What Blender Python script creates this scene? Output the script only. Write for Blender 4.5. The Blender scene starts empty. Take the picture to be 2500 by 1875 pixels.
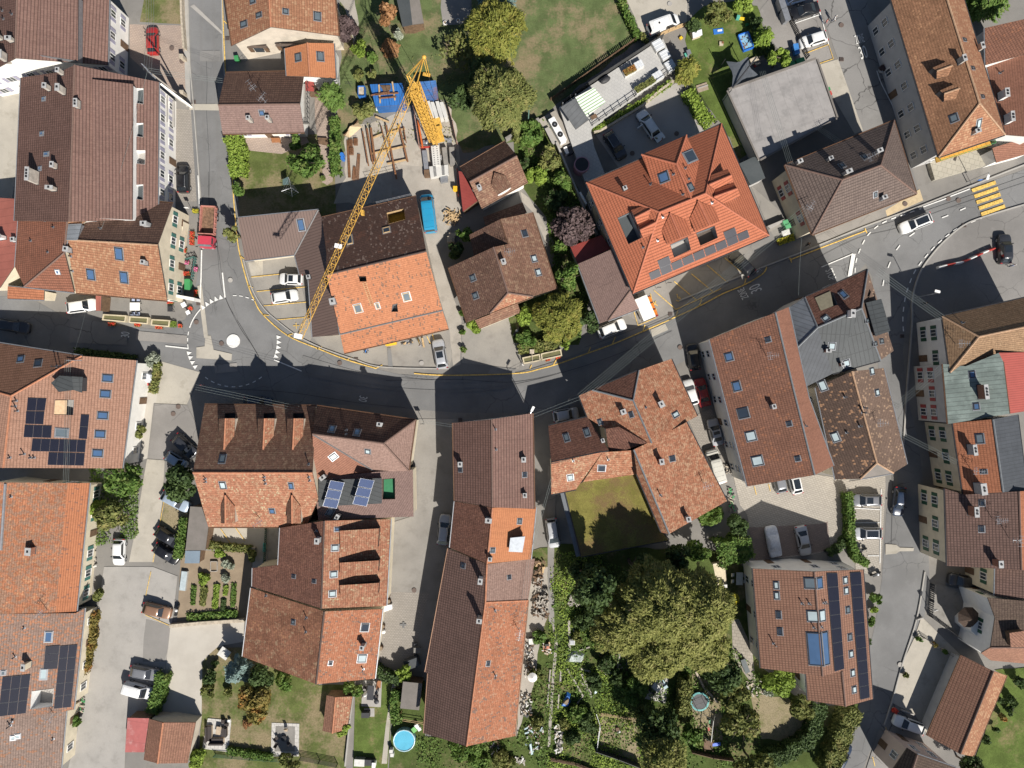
import bpy,bmesh,math,random
from mathutils import Vector,Matrix
import numpy as np
R=math.radians
V3=Vector
def RM(*a,**k):return lines('road_marking',*a,**k)
sc=bpy.context.scene
COL=sc.collection
HC=108.0
# camera, light, exposure
cam=bpy.data.objects.new('camera',bpy.data.cameras.new('camera'))
COL.objects.link(cam)
cam.location=(0,0,HC)
cam.data.angle=2*math.atan(78.125/HC)
cam.data.clip_start=1.0
cam.data.clip_end=3000
sc.camera=cam
SUN_EL,SUN_AZ=42.5,153.0
sund=V3((math.sin(R(SUN_AZ))*math.cos(R(SUN_EL)),math.cos(R(SUN_AZ))*math.cos(R(SUN_EL)),math.sin(R(SUN_EL))))
w=bpy.data.worlds.new('World');sc.world=w;w.use_nodes=True
nt=w.node_tree
sky=nt.nodes.new('ShaderNodeTexSky');sky.sky_type='NISHITA';sky.sun_disc=False
sky.sun_elevation=R(SUN_EL);sky.sun_rotation=R(SUN_AZ);sky.air_density=1.0;sky.dust_density=0.6
bg=nt.nodes['Background'];nt.links.new(sky.outputs[0],bg.inputs[0]);bg.inputs[1].default_value=0.05
sun=bpy.data.objects.new('sun',bpy.data.lights.new('sun','SUN'));COL.objects.link(sun)
sun.data.energy=5.0;sun.data.angle=R(0.5);sun.data.color=(1.0,0.95,0.87)
sun.rotation_euler=(-sund).to_track_quat('-Z','Y').to_euler()
sun.location=(30,-60,90)
sc.view_settings.view_transform='Standard';sc.view_settings.look='None'
sc.view_settings.exposure=0.45;sc.view_settings.gamma=1.0
try:
 sc.cycles.max_bounces=5;sc.cycles.diffuse_bounces=2;sc.cycles.glossy_bounces=2
 sc.cycles.transparent_max_bounces=4;sc.cycles.use_denoising=True
except Exception:pass
# places: pixels of the photograph -> metres on the ground
TO={'A1':(0,0),'A2':(500,0),'A3':(1000,0),'A4':(1430,0),'A5':(1860,0),'B1':(0,420),'B2':(500,420),'B3':(1000,420),'B4':(1430,420),'B5':(1860,420),'C1':(0,880),'C2':(440,940),'C3':(1000,940),'C4':(1430,940),'C5':(1860,900),'D1':(0,1395),'D2':(440,1395),'D3':(1000,1395),'D4':(1430,1395),'D5':(1860,1395)}
def S(t,x,y):
 if t=='F':return x*1.1302,y*1.1302
 o=TO[t];return o[0]+x*.28933,o[1]+y*.28933
def W(t,x,y,z=0.0):
 sx,sy=S(t,x,y);k=(HC-z)/HC/16.0
 return V3(((sx-1250)*k,(937.5-sy)*k,z))
def P(t,s,z=0.0):
 out=[]
 for q in s.split():
  a=[float(v)for v in q.split(',')]
  out.append(W(t,a[0],a[1],a[2]if len(a)>2 else z))
 return out
def M(px):return px*.28933/16.0
# naming
def tag(o,label=None,cat=None,group=None,kind=None):
 if label:o['label']=label
 if cat:o['category']=cat
 if group:o['group']=group
 if kind:o['kind']=kind
 return o
def thing(name,label,cat,loc=(0,0,0),rz=0.0,group=None):
 o=bpy.data.objects.new(name,None);COL.objects.link(o)
 o.empty_display_size=.3
 o.location=loc;o.rotation_euler=(0,0,rz)
 return tag(o,label,cat,group)
def setparent(o,par,world=True):
 o.parent=par
 if world:
  m=Matrix.Identity(4);q=par
  m=Matrix.LocRotScale(par.location,par.rotation_euler,par.scale)
  q=par
  if par.parent is None:o.matrix_parent_inverse=m.inverted()
def mesh_obj(name,me,par=None,world=True):
 o=bpy.data.objects.new(name,me);COL.objects.link(o)
 if par is not None:setparent(o,par,world)
 return o
# mesh builder
class MB:
 def __init__(s):s.v=[];s.f=[];s.m=[];s.uv={}
 def add(s,vs,fs,m=0):
  b=len(s.v);s.v+=[tuple(q)for q in vs]
  for f in fs:s.f.append([b+i for i in f]);s.m.append(m)
  return s
 def quad(s,a,b,c,d,m=0):return s.add([a,b,c,d],[(0,1,2,3)],m)
 def box(s,c,size,rz=0,m=0,axes=None):
  hx,hy,hz=size[0]/2,size[1]/2,size[2]/2
  if axes is None:ax=V3((math.cos(rz),math.sin(rz),0));ay=V3((-math.sin(rz),math.cos(rz),0));az=V3((0,0,1))
  else:ax,ay,az=axes
  c=V3(c);vs=[]
  for dz in(-1,1):
   for dx,dy in((-1,-1),(1,-1),(1,1),(-1,1)):vs.append(c+ax*hx*dx+ay*hy*dy+az*hz*dz)
  return s.add(vs,[(3,2,1,0),(4,5,6,7),(0,1,5,4),(1,2,6,5),(2,3,7,6),(3,0,4,7)],m)
 def prism(s,poly,z0,z1,m=0,mtop=None,mbot=None):
  n=len(poly)
  if sum(poly[i][0]*poly[(i+1)%n][1]-poly[(i+1)%n][0]*poly[i][1]for i in range(n))<0:poly=poly[::-1]
  vs=[(p[0],p[1],z0)for p in poly]+[(p[0],p[1],z1)for p in poly]
  b=len(s.v);s.v+=vs
  s.f.append([b+n+i for i in range(n)]);s.m.append(m if mtop is None else mtop)
  s.f.append([b+i for i in reversed(range(n))]);s.m.append(m)
  for i in range(n):
   j=(i+1)%n;s.f.append([b+i,b+j,b+n+j,b+n+i]);s.m.append(m)
  return s
 def tube(s,p,q,r,n=6,m=0,r2=None,cap=True):
  p=V3(p);q=V3(q);d=q-p
  if d.length<1e-6:return s
  d.normalize();a=d.orthogonal().normalized();bb=d.cross(a);r2=r if r2 is None else r2
  vs=[p+(a*math.cos(2*math.pi*i/n)+bb*math.sin(2*math.pi*i/n))*r for i in range(n)]
  vs+=[q+(a*math.cos(2*math.pi*i/n)+bb*math.sin(2*math.pi*i/n))*r2 for i in range(n)]
  fs=[(i,(i+1)%n,n+(i+1)%n,n+i)for i in range(n)]
  if cap:fs+=[tuple(reversed(range(n))),tuple(range(n,2*n))]
  return s.add(vs,fs,m)
 def cyl(s,c,r,h,n=16,m=0,r2=None):c=V3(c);return s.tube(c,c+V3((0,0,h)),r,n,m,r2)
 def ball(s,c,r,n=10,k=6,m=0,sz=1.0):
  c=V3(c);vs=[]
  for j in range(k+1):
   t=math.pi*j/k
   for i in range(n):
    a=2*math.pi*i/n;vs.append(c+V3((r*math.sin(t)*math.cos(a),r*math.sin(t)*math.sin(a),-r*sz*math.cos(t))))
  fs=[(j*n+i,j*n+(i+1)%n,(j+1)*n+(i+1)%n,(j+1)*n+i)for j in range(k)for i in range(n)]
  return s.add(vs,fs,m)
 def me(s,name,mats,smooth=None):
  me=bpy.data.meshes.new(name);me.from_pydata(s.v,[],s.f)
  for m in mats:me.materials.append(m)
  if len(mats)>1:me.polygons.foreach_set('material_index',s.m)
  if s.uv:
   l=me.uv_layers.new(name='UVMap')
   for p in me.polygons:
    fn=s.uv.get(p.index)
    for li in p.loop_indices:
     co=me.vertices[me.loops[li].vertex_index].co
     l.data[li].uv=fn(co)if fn else(co.x,co.y)
  if smooth is not None:
   me.polygons.foreach_set('use_smooth',[True]*len(me.polygons))
   try:me.set_sharp_from_angle(angle=R(smooth))
   except Exception:pass
  me.update();return me
 def build(s,name,mats,par=None,world=True,smooth=None):
  if not isinstance(mats,(list,tuple)):mats=[mats]
  if par is None and s.v:
   a=np.array(s.v);c=V3(((a[:,0].min()+a[:,0].max())/2,(a[:,1].min()+a[:,1].max())/2,a[:,2].min()))
   s.v=[(p[0]-c.x,p[1]-c.y,p[2]-c.z)for p in s.v]
   o=mesh_obj(name,s.me(name,mats,smooth));o.location=c;return o
  return mesh_obj(name,s.me(name,mats,smooth),par,world)
def item(mb,name,label,cat,mats,group=None,smooth=None,kind=None):
 return tag(mb.build(name,mats,smooth=smooth),label,cat,group,kind)
# materials
def newmat(name):
 m=bpy.data.materials.new(name);m.use_nodes=True
 return m,m.node_tree,m.node_tree.nodes['Principled BSDF']
def nd(t,typ,**kw):
 n=t.nodes.new(typ)
 for k,v in kw.items():
  if k.startswith('i_'):n.inputs[k[2:].replace('_',' ')].default_value=v
  else:setattr(n,k,v)
 return n
def c4(c):return(c[0],c[1],c[2],1)
def mixc(t,fac,a,b,mode='MIX'):
 n=t.nodes.new('ShaderNodeMix');n.data_type='RGBA';n.blend_type=mode
 for sock,val in((n.inputs['Factor'],fac),(n.inputs[6],a),(n.inputs[7],b)):
  if hasattr(val,'links'):t.links.new(val,sock)
  elif isinstance(val,(tuple,list)):sock.default_value=c4(val)
  else:sock.default_value=val
 return n.outputs[2]
def ramp(t,src,lo,hi):
 n=t.nodes.new('ShaderNodeMapRange');n.interpolation_type='SMOOTHSTEP'
 n.inputs[1].default_value=lo;n.inputs[2].default_value=hi
 t.links.new(src,n.inputs[0]);return n.outputs[0]
def mth(t,op,a,b=None):
 n=t.nodes.new('ShaderNodeMath');n.operation=op
 for i,v in enumerate((a,b)):
  if v is None:continue
  if hasattr(v,'links'):t.links.new(v,n.inputs[i])
  else:n.inputs[i].default_value=v
 return n.outputs[0]
def noise(t,vec,scale,detail=3,rough=.55):
 n=t.nodes.new('ShaderNodeTexNoise');n.inputs['Scale'].default_value=scale
 n.inputs['Detail'].default_value=detail;n.inputs['Roughness'].default_value=rough
 if vec is not None:t.links.new(vec,n.inputs['Vector'])
 return n.outputs['Fac']
MC={}
def plain(name,col,rough=.6,metal=0.0,var=.12,scale=2.5,spec=None,bump=0.0):
 if name in MC:return MC[name]
 m,t,b=newmat(name);g=t.nodes.new('ShaderNodeNewGeometry')
 f=noise(t,g.outputs['Position'],scale,4)
 lo=tuple(max(0,c*(1-var))for c in col);hi=tuple(min(1,c*(1+var))for c in col)
 t.links.new(mixc(t,ramp(t,f,.25,.75),lo,hi),b.inputs['Base Color'])
 b.inputs['Roughness'].default_value=rough;b.inputs['Metallic'].default_value=metal
 if spec is not None:b.inputs['Specular IOR Level'].default_value=spec
 if bump:
  bn=t.nodes.new('ShaderNodeBump');bn.inputs['Strength'].default_value=bump;bn.inputs['Distance'].default_value=.05
  t.links.new(f,bn.inputs['Height']);t.links.new(bn.outputs[0],b.inputs['Normal'])
 MC[name]=m;return m
def ground(name,col,col2,fine=6.0,big=.12,fineamt=.5,stain=None,stainamt=0.0,stainscale=.3,bump=.15):
 """soil, asphalt, concrete: two tones in large patches, fine grain, optional stains"""
 if name in MC:return MC[name]
 m,t,b=newmat(name);g=t.nodes.new('ShaderNodeNewGeometry');pos=g.outputs['Position']
 base=mixc(t,ramp(t,noise(t,pos,big,5,.6),.35,.65),col,col2)
 fn=noise(t,pos,fine,3,.7)
 c=mixc(t,mth(t,'MULTIPLY',ramp(t,fn,.3,.7),fineamt),base,tuple(x*.72 for x in col))
 if stain:
  s=ramp(t,noise(t,pos,stainscale,6,.65),.52,.68)
  c=mixc(t,mth(t,'MULTIPLY',s,stainamt),c,stain)
 t.links.new(c,b.inputs['Base Color']);b.inputs['Roughness'].default_value=.9;b.inputs['Specular IOR Level'].default_value=.2
 bn=t.nodes.new('ShaderNodeBump');bn.inputs['Strength'].default_value=bump;bn.inputs['Distance'].default_value=.05
 t.links.new(fn,bn.inputs['Height']);t.links.new(bn.outputs[0],b.inputs['Normal'])
 MC[name]=m;return m
def asphalt(name,col,crack=0.0):
 if name in MC:return MC[name]
 m,t,b=newmat(name);g=t.nodes.new('ShaderNodeNewGeometry');pos=g.outputs['Position']
 lo=tuple(x*.86 for x in col);hi=tuple(x*1.12 for x in col)
 c=mixc(t,ramp(t,noise(t,pos,.11,6,.62),.36,.64),lo,hi)
 c=mixc(t,mth(t,'MULTIPLY',ramp(t,noise(t,pos,9,2,.7),.35,.7),.22),c,tuple(x*.6 for x in col))
 c=mixc(t,mth(t,'MULTIPLY',ramp(t,noise(t,pos,.45,5,.7),.56,.72),.30),c,tuple(x*1.35 for x in col))
 c=mixc(t,mth(t,'MULTIPLY',ramp(t,noise(t,pos,.9,4,.7),.66,.74),.35),c,tuple(x*.62 for x in col))
 if crack:
  v=t.nodes.new('ShaderNodeTexVoronoi');v.feature='DISTANCE_TO_EDGE';v.inputs['Scale'].default_value=.22
  w1=t.nodes.new('ShaderNodeTexNoise');w1.inputs['Scale'].default_value=.8;w1.inputs['Detail'].default_value=4
  t.links.new(pos,w1.inputs['Vector'])
  ad=t.nodes.new('ShaderNodeMix');ad.data_type='RGBA';ad.blend_type='ADD';ad.inputs[0].default_value=1.4
  t.links.new(pos,ad.inputs[6]);t.links.new(w1.outputs['Color'],ad.inputs[7]);t.links.new(ad.outputs[2],v.inputs['Vector'])
  e=ramp(t,v.outputs['Distance'],0.0,.018)
  keep=ramp(t,noise(t,pos,.07,2),.46,.56)
  c=mixc(t,mth(t,'MULTIPLY',mth(t,'MULTIPLY',mth(t,'SUBTRACT',1.0,e),keep),crack),c,tuple(x*.3 for x in col))
 t.links.new(c,b.inputs['Base Color']);b.inputs['Roughness'].default_value=.88;b.inputs['Specular IOR Level'].default_value=.25
 MC[name]=m;return m
def lawn(name,green,dry,amt=.5,dark=None):
 if name in MC:return MC[name]
 m,t,b=newmat(name);g=t.nodes.new('ShaderNodeNewGeometry');pos=g.outputs['Position']
 gr=mixc(t,ramp(t,noise(t,pos,.5,4,.6),.35,.65),green,tuple(x*1.45 for x in green))
 k=mth(t,'ADD',mth(t,'MULTIPLY',noise(t,pos,.16,6,.68),.75),mth(t,'MULTIPLY',noise(t,pos,3.5,3,.8),.25))
 c=mixc(t,ramp(t,k,.60-.22*amt,.70-.16*amt),gr,dry)
 fn=noise(t,pos,7,3,.8)
 c=mixc(t,mth(t,'MULTIPLY',ramp(t,fn,.4,.7),.55),c,tuple(x*.45 for x in green))
 t.links.new(c,b.inputs['Base Color']);b.inputs['Roughness'].default_value=.95;b.inputs['Specular IOR Level'].default_value=.1
 bn=t.nodes.new('ShaderNodeBump');bn.inputs['Strength'].default_value=.6;bn.inputs['Distance'].default_value=.08
 t.links.new(fn,bn.inputs['Height']);t.links.new(bn.outputs[0],b.inputs['Normal'])
 MC[name]=m;return m
def pavers(name,c1,c2,bw=.25,rh=.2,mort=.02,mcol=None,rot=0.0,fac=1.0):
 if name in MC:return MC[name]
 m,t,b=newmat(name);g=t.nodes.new('ShaderNodeNewGeometry')
 mp=t.nodes.new('ShaderNodeMapping');mp.inputs['Rotation'].default_value=(0,0,rot);t.links.new(g.outputs['Position'],mp.inputs[0])
 br=t.nodes.new('ShaderNodeTexBrick');t.links.new(mp.outputs[0],br.inputs['Vector'])
 br.inputs['Scale'].default_value=1;br.inputs['Brick Width'].default_value=bw;br.inputs['Row Height'].default_value=rh
 br.inputs['Mortar Size'].default_value=mort;br.inputs['Color1'].default_value=c4(c1);br.inputs['Color2'].default_value=c4(c2)
 br.inputs['Mortar'].default_value=c4(mcol or tuple(x*.6 for x in c1))
 f=ramp(t,noise(t,g.outputs['Position'],.35,5,.65),.35,.7)
 c=mixc(t,mth(t,'MULTIPLY',f,.35),br.outputs['Color'],tuple(x*.7 for x in c1))
 t.links.new(c,b.inputs['Base Color']);b.inputs['Roughness'].default_value=.9;b.inputs['Specular IOR Level'].default_value=.2
 MC[name]=m;return m
def tiles(name,base,alt,row=.36,col=.26,line=.45,cline=.2,lich=None,lamt=0.0,lscale=1.6,lthr=.58,dark=.35,darkscale=.22,spots=None,samt=0.0,fleck=.5,bump=.5,rough=.85):
 """clay roof tiles laid in rows: tone changes from tile to tile, row joints, lichen patches, soot patches, odd new tiles"""
 if name in MC:return MC[name]
 def soft(c,k):
  if c is None:return None
  l=c[0]*.35+c[1]*.5+c[2]*.15;return tuple((x*.93+l*.07)*k for x in c)
 k=.9 if base[0]>.3 else(1.05 if base[0]>.22 else 1.14);base,alt,lich,spots=soft(base,k),soft(alt,k),soft(lich,.86),soft(spots,.86)
 m,t,b=newmat(name);uv=t.nodes.new('ShaderNodeUVMap');uv.uv_map='UVMap';vec=uv.outputs[0]
 g=t.nodes.new('ShaderNodeNewGeometry');pos=g.outputs['Position']
 br=t.nodes.new('ShaderNodeTexBrick');t.links.new(vec,br.inputs['Vector']);br.offset=.5
 br.inputs['Scale'].default_value=1;br.inputs['Brick Width'].default_value=col;br.inputs['Row Height'].default_value=row
 br.inputs['Mortar Size'].default_value=0.0;br.inputs['Color1'].default_value=c4(base);br.inputs['Color2'].default_value=c4(alt);br.inputs['Mortar'].default_value=c4(base)
 c=br.outputs['Color']
 if spots:
  wn=t.nodes.new('ShaderNodeTexWhiteNoise');wn.noise_dimensions='2D'
  sx=t.nodes.new('ShaderNodeSeparateXYZ');t.links.new(vec,sx.inputs[0])
  rw=mth(t,'FLOOR',mth(t,'DIVIDE',sx.outputs[1],row))
  cl=mth(t,'FLOOR',mth(t,'ADD',mth(t,'DIVIDE',sx.outputs[0],col),mth(t,'MULTIPLY',mth(t,'MODULO',rw,2.0),.5)))
  cb=t.nodes.new('ShaderNodeCombineXYZ');t.links.new(cl,cb.inputs[0]);t.links.new(rw,cb.inputs[1]);t.links.new(cb.outputs[0],wn.inputs['Vector'])
  big=noise(t,pos,.35,4,.6)
  k=mth(t,'GREATER_THAN',mth(t,'ADD',wn.outputs['Value'],mth(t,'MULTIPLY',mth(t,'SUBTRACT',big,.5),.8)),1.0-samt)
  c=mixc(t,k,c,spots)
 c=mixc(t,mth(t,'MULTIPLY',ramp(t,noise(t,pos,darkscale,6,.66),.40,.68),dark),c,tuple(x*.45 for x in base))
 if lich:
  k=ramp(t,noise(t,pos,lscale,5,.72),lthr,lthr+.07)
  c=mixc(t,mth(t,'MULTIPLY',k,lamt),c,lich)
 fk=noise(t,pos,4.2,3,.75);c=mixc(t,mth(t,'MULTIPLY',ramp(t,fk,.46,.66),fleck),c,tuple(x*.42 for x in base));c=mixc(t,mth(t,'MULTIPLY',ramp(t,fk,.46,.34),fleck*.45),c,tuple(min(.8,x*1.5+.03)for x in base))
 sk=t.nodes.new('ShaderNodeMapping');sk.inputs['Scale'].default_value=(1.6,.12,1);t.links.new(vec,sk.inputs[0]);c=mixc(t,mth(t,'MULTIPLY',ramp(t,noise(t,sk.outputs[0],1.0,4,.65),.52,.70),.30),c,tuple(x*.5 for x in base))
 sp=t.nodes.new('ShaderNodeSeparateXYZ');t.links.new(vec,sp.inputs[0])
 fr=mth(t,'FRACT',mth(t,'DIVIDE',sp.outputs[1],row));fc=mth(t,'FRACT',mth(t,'DIVIDE',sp.outputs[0],col))
 ln=mth(t,'LESS_THAN',fr,.30)
 lc=mth(t,'LESS_THAN',fc,.22)
 tot=mth(t,'MAXIMUM',mth(t,'MULTIPLY',ln,line),mth(t,'MULTIPLY',lc,cline))
 c=mixc(t,tot,c,tuple(x*.12 for x in base))
 t.links.new(c,b.inputs['Base Color']);b.inputs['Roughness'].default_value=rough;b.inputs['Specular IOR Level'].default_value=.25
 if bump:
  hgt=mth(t,'SUBTRACT',fr,mth(t,'MULTIPLY',mth(t,'ABSOLUTE',mth(t,'SUBTRACT',fc,.5)),.8))
  bn=t.nodes.new('ShaderNodeBump');bn.inputs['Strength'].default_value=bump;bn.inputs['Distance'].default_value=.04
  t.links.new(hgt,bn.inputs['Height']);t.links.new(bn.outputs[0],b.inputs['Normal'])
 MC[name]=m;return m
def seam(name,col,pitch=.6,rough=.45,metal=.3,line=.5,var=.15,cross=0.0,stain=None,stamt=0.0):
 """sheet metal or membrane with standing seams running down the slope"""
 if name in MC:return MC[name]
 m,t,b=newmat(name);uv=t.nodes.new('ShaderNodeUVMap');uv.uv_map='UVMap'
 g=t.nodes.new('ShaderNodeNewGeometry');pos=g.outputs['Position']
 sp=t.nodes.new('ShaderNodeSeparateXYZ');t.links.new(uv.outputs[0],sp.inputs[0])
 fr=mth(t,'FRACT',mth(t,'DIVIDE',sp.outputs[0],pitch))
 c=mixc(t,ramp(t,noise(t,pos,.6,5,.65),.3,.7),tuple(x*(1-var)for x in col),tuple(x*(1+var)for x in col))
 if stain:c=mixc(t,mth(t,'MULTIPLY',ramp(t,noise(t,pos,.5,6,.7),.48,.66),stamt),c,stain)
 k=mth(t,'MULTIPLY',mth(t,'LESS_THAN',fr,min(.3,.11/pitch)),line)
 if cross:k=mth(t,'MAXIMUM',k,mth(t,'MULTIPLY',mth(t,'LESS_THAN',mth(t,'FRACT',mth(t,'DIVIDE',sp.outputs[1],cross)),.06),line*.7))
 c=mixc(t,k,c,tuple(x*.3 for x in col))
 t.links.new(c,b.inputs['Base Color']);b.inputs['Roughness'].default_value=rough;b.inputs['Metallic'].default_value=metal
 bn=t.nodes.new('ShaderNodeBump');bn.inputs['Strength'].default_value=.4;bn.inputs['Distance'].default_value=.03
 t.links.new(k,bn.inputs['Height']);t.links.new(bn.outputs[0],b.inputs['Normal'])
 MC[name]=m;return m
def glass(name,col,rough=.06):
 if name in MC:return MC[name]
 m,t,b=newmat(name);b.inputs['Base Color'].default_value=c4(col);b.inputs['Roughness'].default_value=rough
 b.inputs['Specular IOR Level'].default_value=.9;b.inputs['IOR'].default_value=1.6
 g=t.nodes.new('ShaderNodeNewGeometry')
 t.links.new(mixc(t,noise(t,g.outputs['Position'],.9,2),tuple(x*.8 for x in col),tuple(x*1.2 for x in col)),b.inputs['Base Color'])
 MC[name]=m;return m
def paint(name,col,rough=.28,coat=.6,metal=0.0):
 if name in MC:return MC[name]
 m,t,b=newmat(name);g=t.nodes.new('ShaderNodeNewGeometry')
 f=noise(t,g.outputs['Position'],1.3,5,.7)
 t.links.new(mixc(t,ramp(t,f,.35,.75),col,tuple(min(1,x*.86+.012)for x in col)),b.inputs['Base Color'])
 b.inputs['Roughness'].default_value=rough;b.inputs['Metallic'].default_value=metal
 b.inputs['Coat Weight'].default_value=coat;b.inputs['Coat Roughness'].default_value=.08
 MC[name]=m;return m
def leaf(name,c1,c2,c3=None,scale=.9):
 if name in MC:return MC[name]
 m,t,b=newmat(name);g=t.nodes.new('ShaderNodeNewGeometry')
 c1,c2,c3=[None if q is None else tuple(min(.9,x*1.55)for x in q)for q in(c1,c2,c3)]
 at=t.nodes.new('ShaderNodeAttribute');at.attribute_name='tone'
 c=mixc(t,at.outputs['Fac'],c1,c2)
 if c3:c=mixc(t,ramp(t,noise(t,g.outputs['Position'],scale,3),.52,.7),c,c3)
 t.links.new(c,b.inputs['Base Color']);b.inputs['Roughness'].default_value=.7;b.inputs['Specular IOR Level'].default_value=.25
 tr=t.nodes.new('ShaderNodeBsdfTranslucent');t.links.new(mixc(t,.5,c,(.10,.14,.02)),tr.inputs[0])
 mx=t.nodes.new('ShaderNodeMixShader');mx.inputs[0].default_value=.22
 t.links.new(b.outputs[0],mx.inputs[1]);t.links.new(tr.outputs[0],mx.inputs[2])
 t.links.new(mx.outputs[0],t.nodes['Material Output'].inputs[0])
 MC[name]=m;return m
ZINC=plain('zinc',(.30,.31,.33),.45,.5);DARKMET=plain('dark_metal',(.045,.045,.05),.5,.3);FASCIA=plain('dark_eaves',(.10,.075,.06),.8)
COPPER=plain('copper_gutter',(.16,.085,.05),.5,.4);WHITE=plain('white_paint',(.78,.77,.75),.6,var=.05);BLACK=plain('black_plastic',(.02,.02,.022),.5)
CONC=ground('concrete',(.40,.38,.35),(.34,.32,.30),8,.5,.3);CONCD=ground('old_concrete',(.27,.255,.235),(.22,.21,.195),8,.4,.4,(.13,.12,.10),.4,.8)
WOOD=plain('pale_wood',(.46,.32,.17),.7,var=.25,scale=3);WOODD=plain('dark_wood',(.14,.085,.05),.8,var=.25);RUST=plain('rust',(.20,.09,.04),.85,var=.4,scale=6)
STONE=plain('stone',(.42,.36,.28),.9,var=.25,scale=3,bump=.4);SOIL=ground('soil',(.30,.235,.165),(.24,.185,.13),6,.5,.5)
STEEL=plain('galvanised_steel',(.55,.56,.58),.35,.7);RED=plain('red_paint',(.42,.05,.04),.5);BLUE=plain('blue_paint',(.03,.15,.48),.5);GREEN=plain('green_plastic',(.05,.26,.09),.5)
YEL=plain('yellow_paint',(.72,.42,.02),.6,var=.18,scale=5);LINEW=plain('road_white',(.70,.69,.66),.7,var=.14,scale=4);LINEY=plain('road_yellow',(.62,.41,.10),.75,var=.35,scale=4)
GL_D=glass('dark_glass',(.03,.04,.055));GL_B=glass('blue_glass',(.07,.13,.24));GL_P=glass('pale_blind_glass',(.42,.50,.52),.15);GL_G=glass('grey_glass',(.12,.15,.17),.15);GL_W=glass('window_glass',(.05,.06,.07))
W_WHITE=plain('white_plaster',(.78,.76,.72),.9,var=.05,scale=1.2);W_CREAM=plain('cream_plaster',(.62,.55,.42),.9,var=.10,scale=.8);W_BEIGE=plain('beige_plaster',(.52,.46,.38),.9,var=.12,scale=.8)
W_GREY=plain('grey_plaster',(.46,.45,.44),.9,var=.08,scale=.8);W_PINK=plain('pinkish_plaster',(.58,.45,.38),.9,var=.08,scale=.8);W_YEL=plain('yellowish_plaster',(.60,.52,.30),.9,var=.08)
TONE={}
# houses
def norm3(ps):
 n=V3((0,0,0))
 for i in range(len(ps)):
  a,b=ps[i],ps[(i+1)%len(ps)]
  n+=V3(((a.y-b.y)*(a.z+b.z),(a.z-b.z)*(a.x+b.x),(a.x-b.x)*(a.y+b.y)))
 return n.normalized()if n.length>1e-9 else V3((0,0,1))
def axes_of(n,ps):
 if n.z>.999:
  best=max(((ps[(i+1)%len(ps)]-ps[i])for i in range(len(ps))),key=lambda d:d.length);e=V3((best.x,best.y,0)).normalized()
  return e,V3((-e.y,e.x,0))
 e=V3((0,0,1)).cross(n).normalized();return e,n.cross(e).normalized()
def parse_faces(roofs):
 out=[]
 for mat,s in roofs:
  for f in s.split(','):out.append((mat,[int(q)for q in f.split()]))
 return out
def slab(V,faces,th,edge,name,par):
 """roof skin with thickness; faces = [(material, indices)]"""
 mats=[];mb=MB();n=len(V)
 mb.v=[tuple(v)for v in V]+[(v.x,v.y,v.z-th)for v in V]
 cnt={}
 for mat,f in faces:
  for i in range(len(f)):k=tuple(sorted((f[i],f[(i+1)%len(f)])));cnt[k]=cnt.get(k,0)+1
 for mat,f in faces:
  if mat not in mats:mats.append(mat)
 mats.append(edge);E=len(mats)-1
 for mat,f in faces:
  ps=[V[i]for i in f];nn=norm3(ps);e,s=axes_of(nn,ps)
  mb.uv[len(mb.f)]=(lambda co,e=e,s=s:(co.dot(e)+100,co.dot(s)+100))
  mb.f.append(list(f));mb.m.append(mats.index(mat))
  mb.f.append([i+n for i in reversed(f)]);mb.m.append(E)
  for i in range(len(f)):
   a,b=f[i],f[(i+1)%len(f)]
   if cnt[tuple(sorted((a,b)))]==1:mb.f.append([a,a+n,b+n,b]);mb.m.append(E)
 return mb.build(name,mats,par),cnt
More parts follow.
